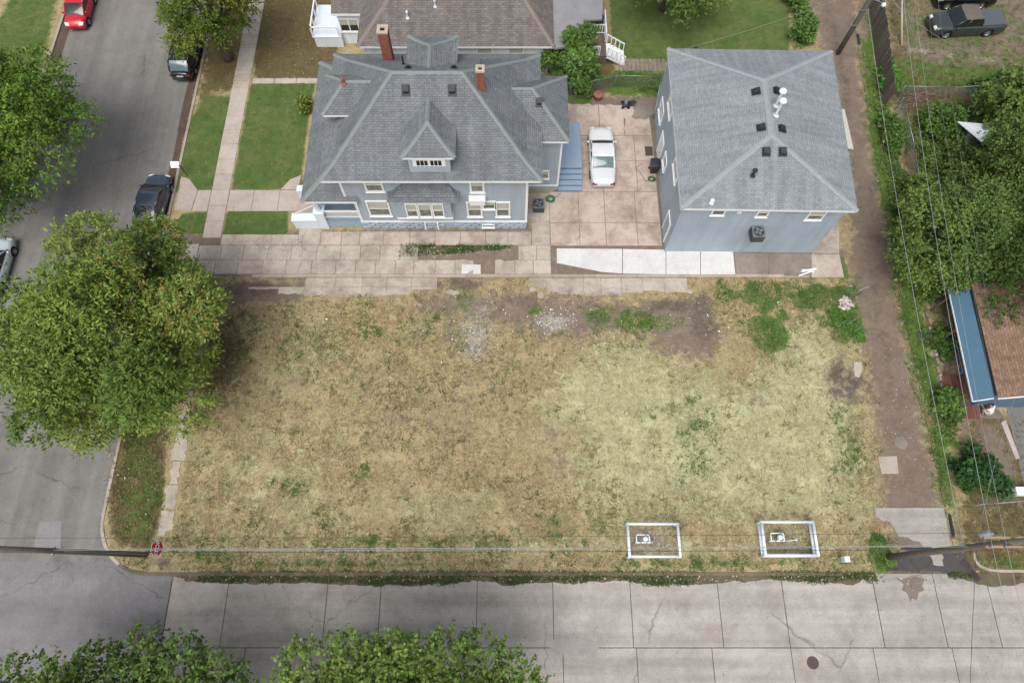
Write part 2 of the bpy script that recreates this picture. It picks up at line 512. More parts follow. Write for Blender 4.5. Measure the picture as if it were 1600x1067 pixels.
def cover(x, y):
    """share of each ground cover at plan positions x, y -> eight arrays"""
    w = [np.zeros(x.shape) for _ in range(8)]
    GREEN, STRAW, DIRT, DARK, GRAVEL, WEED, DULL, SAND = range(8)
    def pl(k, pts, soft=.6, top=1.0):
        w[k] = np.maximum(w[k], np.clip(.5 + poly_sd(x, y, PP(pts)) / soft, 0, 1) * top)
    def el(k, u, v, ru, rv, top=1.0, g=1.0):
        c = S(u, v); s = PX(v)
        sy = (S(u, v - 5) - S(u, v + 5)).y / 10
        d = np.hypot((x - c.x) / (ru * s), (y - c.y) / (rv * sy))
        w[k] = np.maximum(w[k], np.clip(.5 + (1 - d) * g, 0, 1) * top)
    # lawns
    el(DULL, 470, 285, 18, 16, .6); el(DULL, 385, 215, 10, 40, .4); el(DULL, 430, 150, 40, 12, .42); el(DULL, 1150, 80, 60, 10, .5)
    pl(GREEN, [(391, 131), (494, 129), (480, 200), (470, 297), (361, 297)], .5)
    pl(GREEN, [(296, 190), (318, 150), (368, 150), (352, 230), (336, 300), (270, 300)], 1.0)
    pl(GREEN, [(285, 334), (328, 330), (322, 366), (274, 366), (276, 345)], .3)
    pl(GREEN, [(353, 330), (450, 328), (450, 367), (348, 367)], .3)
    pl(GREEN, [(950, -40), (1236, -40), (1234, 84), (1180, 88), (1040, 97), (975, 92), (955, 60)], .7)
    pl(GREEN, [(885, 150), (924, 150), (923, 193), (880, 193)], .5)
    pl(GREEN, [(45, -60), (100, -60), (88, 20), (66, 112), (30, 250), (-60, 250), (-20, 60)], 1.2, .86)
    pl(GREEN, [(1305, 405), (1318, 400), (1330, 440), (1312, 440)], .4)
    # dull ground under trees, brown yards
    pl(DULL, [(398, -60), (535, -60), (530, 90), (498, 124), (396, 126)], 1.0, .95)
    pl(DULL, [(330, -40), (395, -40), (372, 140), (330, 150), (308, 170)], 2.0, .95)
    pl(DULL, [(170, 610), (262, 600), (255, 800), (236, 862), (180, 850), (168, 790)], .8, .95)
    pl(DULL, [(1500, 640), (1700, 640), (1700, 900), (1490, 900)], 2.0, .8)
    pl(DULL, [(1395, 120), (1640, 130), (1640, 520), (1480, 520), (1420, 440)], 3.0, .85)
    pl(WEED, [(190, 640), (262, 600), (255, 800), (236, 862), (182, 845)], 1.5, .56)
    el(DULL, 345, 560, 45, 100, .75, .7)
    el(DULL, 620, 620, 120, 70, .42, .6)
    el(DULL, 1120, 800, 160, 22, .5, .6)
    el(DULL, 760, 760, 110, 40, .48, .6)
    # pale straw in the eastern half of the lot
    pl(STRAW, [(865, 580), (950, 545), (1060, 565), (1150, 600), (1210, 560), (1235, 500), (1290, 500), (1335, 580), (1345, 700),
               (1352, 800), (1200, 815), (1050, 790), (960, 810), (900, 760), (915, 690), (860, 650)], 5.0)
    el(STRAW, 430, 760, 170, 90, .58, .5)
    el(STRAW, 660, 800, 170, 55, .56, .5)
    el(STRAW, 950, 850, 400, 22, .55, .6)
    el(STRAW, 480, 580, 120, 70, .46, .5)
    # bare brown earth
    pl(DIRT, [(262, 366), (860, 352), (880, 150), (1030, 150), (1045, 390), (1320, 390), (1325, 436), (262, 436)], .8, 1.0)
    pl(DIRT, [(1322, 400), (1322, 470), (1350, 560), (1368, 690), (1376, 800), (1395, 840), (1400, 900), (1500, 900), (1478, 790),
              (1442, 640), (1412, 500), (1393, 380), (1368, 250), (1350, 130), (1338, -60), (1255, -60), (1270, 40), (1300, 140), (1330, 300)], 2.2)
    pl(DIRT, [(1000, 468), (1112, 466), (1118, 560), (1085, 560), (1050, 520), (985, 498)], 1.6)
    pl(DIRT, [(650, 455), (820, 448), (1000, 470), (1010, 520), (900, 540), (700, 500), (640, 485)], 2.4, .84)
    el(DIRT, 1062, 512, 66, 46, .95, .9)
    pl(DIRT, [(1390, -60), (1640, -60), (1640, 100), (1560, 120), (1420, 110), (1395, 70)], 2.5, .7)
    pl(DULL, [(1380, -60), (1660, -60), (1660, 160), (1390, 160)], 2.0, .9)
    pl(WEED, [(1400, -60), (1660, -60), (1660, 140), (1400, 140)], 2.5, .46)
    pl(DIRT, [(1450, 520), (1480, 500), (1530, 700), (1500, 700)], 1.5, .7)
    pl(DIRT, [(1515, 655), (1560, 655), (1590, 730), (1600, 790), (1545, 770)], 1.4, .75)
    pl(DIRT, [(1040, 92), (1040, 112), (965, 120), (960, 96)], .8, .8)
    pl(DIRT, [(330, 440), (480, 440), (470, 472), (340, 478)], .8, .9)
    el(DIRT, 690, 520, 70, 40, .55, .6)
    el(DIRT, 690, 640, 190, 110, .40, .6)
    el(DIRT, 760, 600, 90, 60, .44, .6)
    el(DIRT, 470, 600, 120, 60, .34, .6)
    el(DIRT, 620, 655, 45, 14, .55, .7)
    el(DIRT, 855, 680, 35, 16, .6, .7)
    el(DIRT, 880, 720, 35, 30, .55, .7)
    el(DIRT, 1190, 625, 40, 14, .52, .7)
    el(DIRT, 1235, 810, 90, 14, .45, .8)
    # dark soil
    el(DARK, 1098, 500, 26, 55, .8)
    el(DARK, 1060, 478, 60, 12, .8)
    el(DARK, 1318, 596, 42, 44, .8)
    el(DARK, 1190, 628, 24, 8, .6)
    el(DARK, 395, 452, 50, 14, .9)
    el(DARK, 715, 444, 55, 12, .8)
    el(DARK, 820, 470, 40, 10, .55)
    el(DARK, 1230, 540, 30, 16, .55)
    pl(DARK, [(1390, 868), (1500, 868), (1530, 905), (1385, 905)], .8, .9)
    pl(DARK, [(1345, 380), (1358, 370), (1378, 500), (1392, 560), (1408, 700), (1396, 700), (1375, 560), (1360, 480)], 1.4, .72)
    pl(DARK, [(1285, 0), (1300, 0), (1330, 130), (1340, 260), (1350, 380), (1342, 380), (1325, 250), (1310, 120)], 1.2, .72)
    pl(DARK, [(1440, 30), (1560, 66), (1540, 80), (1440, 70)], 1.4, .7)
    el(DARK, 255, 878, 18, 8, .9)
    # pale gravel and concrete dust
    el(GRAVEL, 742, 525, 26, 42, .75)
    el(GRAVEL, 750, 490, 18, 20, .6)
    el(GRAVEL, 862, 504, 34, 14, .74)
    el(GRAVEL, 888, 492, 8, 12, .72)
    el(GRAVEL, 1018, 846, 34, 24, .62)
    el(GRAVEL, 1228, 845, 30, 24, .52)
    pl(GRAVEL, [(1410, 70), (1470, 78), (1560, 92), (1560, 100), (1470, 90), (1412, 82)], .8, .66)
    # weeds
    pl(WEED, [(1118, 440), (1345, 440), (1345, 520), (1318, 530), (1290, 492), (1240, 480), (1210, 545), (1180, 545), (1165, 480), (1118, 470)], 3.0, .7)
    el(WEED, 1200, 520, 34, 34, .9)
    el(WEED, 1318, 505, 28, 34, .85)
    el(WEED, 1000, 502, 52, 18, .72)
    el(WEED, 940, 490, 40, 16, .55)
    el(WEED, 725, 470, 22, 14, .5)
    el(WEED, 835, 485, 14, 10, .6)
    el(WEED, 1070, 670, 60, 50, .46, .6)
    el(WEED, 865, 830, 60, 42, .5, .6)
    el(WEED, 560, 740, 26, 14, .6)
    el(WEED, 450, 760, 40, 16, .5)
    el(WEED, 640, 845, 320, 14, .48, .7)
    el(WEED, 330, 870, 60, 12, .55)
    el(WEED, 520, 880, 260, 8, .55, .7)
    el(WEED, 1100, 880, 260, 9, .58, .7)
    el(WEED, 1375, 870, 18, 36, .9)
    el(WEED, 1325, 690, 30, 60, .5, .7)
    el(WEED, 470, 540, 90, 40, .42, .6)
    el(WEED, 690, 520, 200, 50, .38, .5)
    pl(WEED, [(1343, 60), (1366, 60), (1395, 190), (1412, 300), (1442, 470), (1492, 690), (1494, 810), (1470, 780), (1434, 620), (1402, 480), (1377, 330), (1352, 190)], 1.4, .9)
    pl(WEED, [(1232, -60), (1256, -60), (1274, 70), (1240, 80)], .8, .9)
    pl(WEED, [(1420, 90), (1640, 100), (1640, 150), (1430, 140)], 1.6, .66)
    pl(WEED, [(1420, 150), (1640, 150), (1640, 470), (1470, 470)], 2.0, .8)
    pl(WEED, [(950, 112), (1042, 108), (1042, 156), (950, 150)], .8, .8)
    pl(WEED, [(1490, 870), (1560, 860), (1700, 880), (1700, 905), (1540, 905)], 1.0, .55)
    # washed sandy soil
    pl(SAND, [(1372, 560), (1390, 560), (1440, 760), (1400, 790), (1378, 790)], 2.0, .62)
    pl(SAND, [(1330, 440), (1342, 430), (1368, 560), (1380, 690), (1366, 690), (1350, 560)], 1.0, .6)
    pl(SAND, [(1392, 330), (1400, 330), (1416, 480), (1404, 480)], .9, .65)
    pl(SAND, [(1404, 500), (1414, 500), (1468, 770), (1456, 770)], .8, .75)
    el(SAND, 745, 535, 34, 40, .55)
    pl(SAND, [(1520, 690), (1590, 690), (1590, 760), (1540, 760)], 2.0, .55)
    pl(DIRT, [(1322, -60), (1372, -60), (1372, 60), (1365, 130), (1345, 120)], 1.2, .8)
    pl(WEED, [(1352, -60), (1380, -60), (1376, 60), (1366, 150), (1352, 60)], 1.2, .8)
    pl(WEED, [(1395, 90), (1430, 90), (1430, 170), (1395, 170)], 1.5, .7)
    pl(DULL, [(880, 90), (960, 60), (960, 150), (890, 150)], 1.0, .9)
    for k in range(14):
        a = np.random.RandomState(100 + k)
        el(DARK, 1345 + a.rand() * 30 + k * 5, 300 + k * 36, 8 + 8 * a.rand(), 8 + 14 * a.rand(), .55, .7)
    return w

gx = np.arange(-50, 50.01, .26); gy = np.arange(-9.5, 54.01, .26)
GX, GY = np.meshgrid(gx, gy)
dep = road_depth(GX, GY)
rs = np.random.RandomState(3)
def vnoise(x, y, s, seed):
    """cheap smooth value noise"""
    r = np.random.RandomState(seed); t = r.rand(256, 256)
    x, y = x * s + 500, y * s + 500
    xi, yi = np.floor(x).astype(int), np.floor(y).astype(int)
    fx, fy = x - xi, y - yi
    fx, fy = fx * fx * (3 - 2 * fx), fy * fy * (3 - 2 * fy)
    g = lambda a, b: t[a % 256, b % 256]
    return (g(xi, yi) * (1 - fx) + g(xi + 1, yi) * fx) * (1 - fy) + (g(xi, yi + 1) * (1 - fx) + g(xi + 1, yi + 1) * fx) * fy
relief = (vnoise(GX, GY, .35, 1) - .5) * .03 + (vnoise(GX, GY, 1.6, 2) - .5) * .03
GZ = relief - .25 * np.clip(dep / .25, 0, 1) - .02 * np.clip(dep / .25, 0, 1)
W8 = cover(GX, GY)
ny, nx = GX.shape
idx = np.arange(nx * ny).reshape(ny, nx)
quads = np.stack([idx[:-1, :-1], idx[:-1, 1:], idx[1:, 1:], idx[1:, :-1]], -1).reshape(-1, 4)
def np_mesh(name, verts, faces, k):
    me = bpy.data.meshes.new(name)
    me.vertices.add(len(verts)); me.vertices.foreach_set('co', np.asarray(verts, np.float32).ravel())
    me.loops.add(faces.size); me.loops.foreach_set('vertex_index', faces.astype(np.int32).ravel())
    me.polygons.add(len(faces))
    me.polygons.foreach_set('loop_start', np.arange(0, faces.size, k, dtype=np.int32))
    me.polygons.foreach_set('loop_total', np.full(len(faces), k, np.int32))
    me.update(calc_edges=True)
    return me
def put_attr(me, name, rgba):
    a = me.attributes.new(name, 'FLOAT_COLOR', 'POINT')
    a.data.foreach_set('color', np.asarray(rgba, np.float32).ravel())
me = np_mesh('terrain', np.stack([GX, GY, GZ], -1).reshape(-1, 3), quads, 4)
put_attr(me, 'cover_a', np.stack(W8[:4], -1).reshape(-1, 4))
put_attr(me, 'cover_b', np.stack(W8[4:], -1).reshape(-1, 4))
me.polygons.foreach_set('use_smooth', [True] * len(me.polygons))

COLS = dict(tan=(175, 159, 124), tan2=(142, 126, 96), olive=(120, 120, 80), green=(68, 90, 47), green2=(90, 110, 60), straw=(186, 183, 148), straw2=(156, 154, 115),
            dirt=(132, 118, 105), dirt2=(112, 99, 88), dark=(86, 79, 71), dark2=(68, 62, 56), gravel=(176, 172, 166), weed=(92, 116, 58), weed2=(70, 92, 44),
            dull=(112, 100, 70), dull2=(86, 78, 54), sand=(168, 150, 132))
m, nt, b = nmat('vacant_ground')
p = wpos(nt)
aA = N(nt, 'ShaderNodeAttribute', attribute_name='cover_a'); aB = N(nt, 'ShaderNodeAttribute', attribute_name='cover_b')
sA = N(nt, 'ShaderNodeSeparateColor'); nt.links.new(aA.outputs['Color'], sA.inputs[0])
sB = N(nt, 'ShaderNodeSeparateColor'); nt.links.new(aB.outputs['Color'], sB.inputs[0])
ch = [sA.outputs[0], sA.outputs[1], sA.outputs[2], aA.outputs['Alpha'], sB.outputs[0], sB.outputs[1], sB.outputs[2], aB.outputs['Alpha']]
n_big = tex_noise(nt, p, .5, 5, .65, .6)
n_mid = tex_noise(nt, p, 2.2, 5, .7, .8)
n_fine = tex_noise(nt, p, 8.5, 4, .75, .6)
def two(fac, a, c, lo=.36, hi=.64):
    return ramp(nt, fac, [(lo, lin(COLS[a])), (hi, lin(COLS[c]))])
jn = mth(nt, 'ADD', mth(nt, 'MULTIPLY', n_mid, .5), mth(nt, 'MULTIPLY', n_fine, .5))
col = mixc(nt, ramp(nt, n_big, [(.40, 0.0), (.62, .75)]), two(jn, 'tan2', 'tan', .40, .60), two(n_fine, 'olive', 'tan'))
def lay(i, colr, seed, amt=1.7, lo=.36, hi=.70):
    global col
    v = N(nt, 'ShaderNodeVectorMath', operation='ADD'); nt.links.new(p, v.inputs[0]); v.inputs[1].default_value = (seed * 7.3, seed * 3.1, seed)
    q = tex_noise(nt, v.outputs[0], 1.7, 7, .74, .5)
    f = mth(nt, 'ADD', ch[i], mth(nt, 'MULTIPLY', mth(nt, 'SUBTRACT', q, .5), amt))
    on = ramp(nt, ch[i], [(.03, 0.0), (.2, 1.0)])
    f = mth(nt, 'MULTIPLY', ramp(nt, f, [(lo, 0.0), (hi, 1.0)]), on)
    col = mixc(nt, f, col, colr)
lay(6, two(jn, 'dull2', 'dull'), 1)
lay(1, two(jn, 'straw2', 'straw', .40, .62), 2, 2.2, .36, .78)
lay(7, two(jn, 'dirt', 'sand'), 3)
lay(2, two(jn, 'dirt2', 'dirt'), 4, 2.2, .34, .74)
lay(3, two(jn, 'dark', 'dirt2'), 5, 2.0, .38, .85)
lay(4, two(n_fine, 'dirt', 'gravel', .42, .62), 6, 2.4, .40, .8)
lay(5, two(jn, 'weed2', 'weed'), 7, 2.0)
lay(0, mixc(nt, ramp(nt, n_big, [(.40, 0.0), (.62, .75)]), two(jn, 'green', 'green2', .3, .7), two(jn, 'weed2', 'olive')), 8, 1.2)
bv = ramp(nt, tex_noise(nt, p, .9, 5, .6, .8), [(.3, .84), (.7, 1.14)])
col = mixc(nt, 1.0, col, bv, 'MULTIPLY')
hv = ramp(nt, tex_noise(nt, p, 22, 3, .7), [(.3, .78), (.7, 1.2)])
col = mixc(nt, 1.0, col, hv, 'MULTIPLY')
nt.links.new(col, b.inputs['Base Color'])
b.inputs['Roughness'].default_value = .95
b.inputs['Specular IOR Level'].default_value = .1
bump(nt, b, n_fine, .6, .05)
me.materials.append(m)
terrain = link('terrain', me)
tag(terrain, 'vacant lot of dry mown grass with yards and dirt alley around it', 'ground', kind='structure')

mb = MB(); mb.poly([(-700, -700, -.42), (700, -700, -.42), (700, 700, -.42), (-700, 700, -.42)])
tag(mb.build('ground', plain('far_ground', (112, 112, 82), .95, .3, .15)), 'wide flat ground stretching away under the neighbourhood', 'ground', kind='structure')

# ------------------------------------------------------------------ roads
mb = MB(); mb.poly([(WX_, 2.6, -.1), (KX, 2.6, -.1), (KX, 150, -.1), (WX_, 150, -.1)])
mb.poly([(KX, 2.6, -.1), (-21.4, 2.6, -.1), (-21.4, 5.6, -.1), (KX, 5.6, -.1)])
avenue = tag(mb.build('avenue_road', M['asphalt']), 'grey asphalt side street running up the left of the lot', 'road', kind='structure')
mb = MB(); mb.poly([(-90, -8, -.097), (-20.1, -8, -.097), (-20.1, 2.6, -.097), (-90, 2.6, -.097)])
tag(mb.build('intersection', M['crossing']), 'worn grey intersection where the two streets meet', 'road', kind='structure')
mb = MB(); mb.poly([(-20.1, -8, -.11), (90, -8, -.11), (90, 2.05, -.11), (-20.1, 2.05, -.11)])
street = tag(mb.build('street', plain('joint_filler', (78, 70, 64), .95, .3, 4)), 'pale concrete street of wide slabs below the lot', 'road', kind='structure')

def jag(pts, amp, step=.35, only=None, seed=0):
    r = random.Random(seed)
    out = []
    n = len(pts)
    for i in range(n):
        a, c = Vector(pts[i]), Vector(pts[(i + 1) % n])
        out.append(a)
        if only is not None and i not in only: continue
        L = (c - a).length
        k = int(L / step)
        if k < 2: continue
        nn = Vector((-(c - a).y, (c - a).x)).normalized()
        for j in range(1, k):
            out.append(a.lerp(c, (j + r.uniform(-.3, .3)) / k) + nn * r.uniform(-amp, amp))
    return out
def slab(parent, pts, mat, z1=.035, z0=-.12, name='slab', zs=None, tilt=0.004):
    pts = [Vector((p[0], p[1])) for p in pts]
    ar = sum(pts[i].x * pts[(i + 1) % len(pts)].y - pts[(i + 1) % len(pts)].x * pts[i].y for i in range(len(pts)))
    if ar < 0: pts = pts[::-1]; zs = zs[::-1] if zs else None
    c = sum(pts, Vector((0, 0))) / len(pts)
    tx, ty = R.uniform(-tilt, tilt), R.uniform(-tilt, tilt)
    mb = MB(); n = len(pts)
    zz = lambda i, q: (zs[i] if zs else z1) + (q.x - c.x) * tx + (q.y - c.y) * ty
    mb.v = [(q.x, q.y, z0) for q in pts] + [(q.x, q.y, zz(i, q) - .012) for i, q in enumerate(pts)]
    ins = []
    for i, q in enumerate(pts):
        d = c - q
        ins.append(q + d.normalized() * min(.018, d.length * .2))
    mb.v += [(q.x, q.y, zz(i, q)) for i, q in enumerate(ins)]
    for i in range(n):
        j = (i + 1) % n
        mb.f += [(i, j, n + j, n + i), (n + i, n + j, 2 * n + j, 2 * n + i)]
    mb.f.append(tuple(2 * n + i for i in range(n)))
    mb.m = [0] * len(mb.f); mb.uv = [None] * len(mb.f)
    return mb.build(name, mat, parent)
def grid_slabs(parent, xs, ys, mat, z1=.035, gap=.016, skip=(), jx=.0, z0=-.12):
    for j in range(len(ys) - 1):
        for i in range(len(xs) - 1):
            if (i, j) in skip: continue
            x0, x1, y0, y1 = xs[i] + gap, xs[i + 1] - gap, ys[j] + gap, ys[j + 1] - gap
            slab(parent, [(x0, y0), (x1, y0), (x1, y1), (x0, y1)], mat, z1 + R.uniform(-.004, .006), z0)
# street slabs: two rows of wide panels
xs = [-20.05, -16.7, -10.85, -7.7, -2.05, 2.4, 6.95, 12.1, 15.9, 21.3, 24.9, 28.0, 33, 38]
grid_slabs(street, xs, [-2.07, 1.95], M['street_conc'], -.08, .018, z0=-.2)
xs = [-20.05, -15.2, -10.5, -5.8, -.9, 2.9, 7.1, 11.4, 15.9, 20.6, 25.1, 29.5, 34, 38]
grid_slabs(street, xs, [-5.2, -2.07], M['street_conc'], -.082, .018, z0=-.2)
grid_slabs(street, xs, [-7.9, -5.2], M['street_conc'], -.082, .018, z0=-.2)
mb = MB()
mh = S(1271, 1035); mh.z = -.078
mb.lathe([(.0, .012), (.26, .012), (.27, .016), (.31, .016), (.33, 0), (.40, -.02)], mh, n=24)
for i in range(8):
    a = i * math.pi / 4
    mb.bar(mh + Vector((math.cos(a) * .06, math.sin(a) * .06, .018)), mh + Vector((math.cos(a) * .24, math.sin(a) * .24, .018)), .025, .012)
tag(mb.build('manhole_cover', M['iron'], at=mh), 'round rusty iron manhole cover set in the concrete street', 'manhole')

# kerbs (real steps)
def kerb_run(name, path, label, w=.2, top=.03, bottom=-.3, mat=None, side=1):
    mb = MB()
    path = [Vector(p) for p in path]
    L = []
    for i, q in enumerate(path):
        t = (path[min(i + 1, len(path) - 1)] - path[max(i - 1, 0)]).normalized()
        nn = Vector((-t.y, t.x)) * side
        L.append((q, q + nn * w))
    for i in range(len(L) - 1):
        (a, a2), (c, c2) = L[i], L[i + 1]
        a, a2 = a.lerp(c, .004), a2.lerp(c2, .004)
        P = lambda q, z: (q.x, q.y, z)
        mb.poly([P(a, top), P(c, top), P(c2, top - .01), P(a2, top - .01)])
        mb.poly([P(a2, top - .01), P(c2, top - .01), P(c2, bottom), P(a2, bottom)])
        mb.poly([P(a, bottom), P(c, bottom), P(c, top), P(a, top)])
        mb.poly([P(a, top), P(a2, top - .01), P(a2, bottom), P(a, bottom)])
        mb.poly([P(c, top), P(c2, top - .01), P(c2, bottom), P(c, bottom)])
    return tag(mb.build(name, mat or M['kerb']), label, 'kerb', kind='structure')
arc = [(KX + RC - RC * math.cos(a), SY + RC - RC * math.sin(a)) for a in np.linspace(0, math.pi / 2, 12)]
kerb_run('kerb', [(KX, y) for y in np.arange(19.6, SY + RC, -2.0)] + arc[:8],
         'old low kerb curving round the lot corner', side=-1, top=.012)
kerb_run('kerb', arc[7:] + [(x, SY) for x in np.arange(-19.5, 21.6, 2.6)], 'dirty half-buried kerb along the bottom of the lot', side=-1, top=-.002, mat=concrete('dirty_kerb', (118, 108, 92), (80, 74, 60), .9, .0, 0))
apx = [(KX + 1.5 - 1.5 * math.cos(a), 24.2 + 1.5 - 1.5 * math.sin(a)) for a in np.linspace(math.pi / 2, 0, 7)]
kerb_run('kerb', apx + [(KX, y) for y in np.arange(27, 90, 2.4)], 'pale kerb beside the green verge in front of the blue house', side=1, top=.04)
kerb_run('kerb', [(WX_, y) for y in np.arange(4, 90, 2.4)], 'concrete kerb on the far left side of the street', side=-1, top=.04)
kerb_run('kerb', [tuple(S(u, v)[:2]) for u, v in [(1519, 863), (1522, 876), (1530, 886), (1545, 892), (1565, 894), (1600, 894), (1700, 895)]],
         'curved kerb at the alley mouth under the power pole', side=1, top=.05, w=.16)

# overgrown soil lying in the street gutter
def soil_strip(name, x0, x1, y0, y1, z, amp, label, mat, seed):
    mb = MB(); xs = np.arange(x0, x1 + .01, .22)
    r = random.Random(seed)
    tp = lambda x: min(1, (x - x0) / 1.5, (x1 - x) / 1.5)
    lo = [y1 - .02 - (y1 - y0) * max(0, tp(x)) + max(0, tp(x)) * ((vnoise(np.array([x]), np.array([0.]), .45, seed)[0] - .5) * .8 + (vnoise(np.array([x]), np.array([5.]), 1.9, seed)[0] - .5) * .9) * amp + r.uniform(-.04, .04) for x in xs]
    for i in range(len(xs) - 1):
        mb.poly([(xs[i], lo[i], z - .02), (xs[i + 1], lo[i + 1], z - .02), (xs[i + 1], y1, z + .02), (xs[i], y1, z + .02)])
    return tag(mb.build(name, mat), label, 'soil', kind='stuff')
M['gutter'] = concrete('gutter_soil', (104, 94, 76), (72, 68, 50), .8, 0, 0)
soil_strip('gutter_soil', -20.6, 21.6, 1.42, 2.0, -.05, .34, 'soil and dead leaves lying in the gutter below the lot', M['gutter'], 5)
soil_strip('gutter_soil', 25.9, 44, 1.3, 2.0, -.05, .3, 'soil and weeds in the gutter right of the alley', M['gutter'], 9)
mb = MB(); ys = np.arange(26, 60, .3)
for i in range(len(ys) - 1):
    f = lambda y: KX - .22 - .55 - .25 * vnoise(np.array([y]), np.array([3.]), .6, 8)[0]
    mb.poly([(f(ys[i]), ys[i], -.096), (KX - .02, ys[i], -.085), (KX - .02, ys[i + 1], -.085), (f(ys[i + 1]), ys[i + 1], -.096)][::-1])
M['gutter_leaf'] = concrete('gutter_leaf_mould', (96, 80, 70), (66, 56, 50), .8, 0, 0)
tag(mb.build('gutter_leaves', M['gutter_leaf']), 'brown leaf mould along the kerb of the side street', 'leaves', kind='stuff')
mb = MB(); ys = np.arange(34, 60, .3)
for i in range(len(ys) - 1):
    f = lambda y: WX_ + .8 + .4 * vnoise(np.array([y]), np.array([7.]), .5, 4)[0]
    mb.poly([(f(ys[i]), ys[i], -.096), (WX_ + .02, ys[i], -.085), (WX_ + .02, ys[i + 1], -.085), (f(ys[i + 1]), ys[i + 1], -.096)])
tag(mb.build('gutter_leaves', M['gutter_leaf']), 'brown leaf mould along the far kerb by the red car', 'leaves', kind='stuff')

# asphalt patches
def sheet(name, pts, mat, label, z, amp=.0, seed=1, cat='patch'):
    q = jag([S(u, v)[:2] for u, v in pts], amp, .3, None, seed) if amp else [Vector(S(u, v)[:2]) for u, v in pts]
    bm = bmesh.new()
    f = bm.faces.new([bm.verts.new((a.x, a.y, z)) for a in q])
    if f.normal.z < 0: f.normal_flip()
    bmesh.ops.triangulate(bm, faces=bm.faces[:])
    bm.normal_update()
    for f in bm.faces:
        if f.normal.z < 0: f.normal_flip()
    me = bpy.data.meshes.new(name); bm.to_mesh(me); bm.free(); me.materials.append(mat)
    return tag(link(name, me), label, cat, kind='structure')
M['patch'] = concrete('pale_patch', (134, 131, 132), (118, 116, 116), .5, 0, 0)
sheet('road_patch', [(60, 815), (95, 813), (93, 865), (48, 865)], M['patch'], 'pale square patch on the asphalt near the corner', -.093, .02)
sheet('road_patch', [(862, 1000), (880, 994), (925, 1000), (936, 1012), (930, 1021), (872, 1023), (858, 1014)], concrete('street_repair', (156, 152, 146), (136, 131, 125), .8, 0, 0), 'rough grey repair patch on the middle joint of the street', -.07, .09, 12)
sheet('pothole', [(1400, 902), (1412, 905), (1425, 901), (1446, 904), (1442, 914), (1445, 922), (1436, 926), (1434, 938), (1426, 934), (1424, 941), (1418, 926), (1410, 921), (1413, 912)], concrete('crumbled_edge', (126, 114, 104), (92, 84, 76), .9, 0, 0), 'brown crumbled hole in the street edge at the alley mouth', -.07, .06, 8)
sheet('alley_apron', [(1392, 866), (1440, 858), (1500, 862), (1532, 892), (1500, 893), (1385, 893)], concrete('dark_asphalt', (82, 79, 78), (66, 62, 60), .7, 0, .2),
      'dark broken asphalt apron where the alley meets the street', .03, .12, 4)

# ------------------------------------------------------------------ sidewalks, driveways
SW = tag(empty('sidewalk', (-21.5, 20, 0)), 'narrow concrete sidewalk of square slabs along the side street', 'sidewalk', kind='structure')
ys = [26.0 + i * 1.36 for i in range(-1, 22)]
for j in range(len(ys) - 1):
    y0, y1 = ys[j] + .012, ys[j + 1] - .012
    dx = .006 * (y0 - 24)
    slab(SW, [(-22.15 + dx * .3, y0), (-20.85 + dx * .3, y0), (-20.85 + dx * .3, y1), (-22.15 + dx * .3, y1)], M['walk'], .04 + R.uniform(-.006, .008))
for j, (y0, y1) in enumerate([(4.05, 5.55), (5.65, 7.1), (7.2, 8.6), (8.65, 10.1), (10.15, 11.6), (11.65, 13.2), (13.3, 14.8), (14.9, 16.4), (16.5, 18.0), (18.1, 19.7)]):
    tr = .14 + .12 * (j % 3)
    slab(SW, jag([(-21.55 + tr * .8, y0), (-20.5 - tr * .6, y0), (-20.5 - tr * .8, y1), (-21.55 + tr * .6, y1)], .11, .26, None, j), M['concrete'], .022)
# walk from street to porch and house walk
wk = tag(empty('front_walk', (-18, 28, 0)), 'concrete walk leading from the sidewalk to the blue house porch', 'path', kind='structure')
yA, yB = S(0, 330).y, S(0, 297.5).y
for x0, x1 in [(-20.8, -19.0), (-19.0, -17.1), (-17.1, -15.3), (-15.3, -13.9)]:
    slab(wk, [(x0 + .012, yA), (x1 - .012, yA), (x1 - .012, yB), (x0 + .012, yB)], M['walk'])
slab(wk, jag([(-24.6, yA + .05), (-23.4, yA - .02), (-23.2, yB), (-24.0, yB + 1.0), (-24.62, yB + 1.2)], .03, .4, None, 3), M['walk'], .035)
slab(wk, [(-23.3, yA), (-22.2, yA), (-22.2, yB), (-23.15, yB)], M['walk'])
for x0, x1 in [(-17.1, -15.5), (-15.5, -14.2)]:
    slab(wk, [(x0 + .012, S(0, 297).y + .02), (x1 - .3, S(0, 297).y + .02), (x1 - .2, S(0, 297).y + 1.3), (x0 + .6, S(0, 297).y + .9)], M['walk'])
yv = S(0, 127).y
bw = tag(empty('yard_path', (-16, yv, 0)), 'thin concrete path between the brown yard and the lawn', 'path', kind='structure')
for i in range(4):
    slab(bw, jag([(-20.6 + i * 1.75, yv - .25), (-18.9 + i * 1.75, yv - .25), (-18.9 + i * 1.75, yv + .25), (-20.6 + i * 1.75, yv + .25)], .03, .4, None, i), M['walk'], .03)

DW = tag(empty('driveway', (-8, 22.5, 0)), 'stained old concrete driveway between the blue house and the lot', 'driveway', kind='structure')
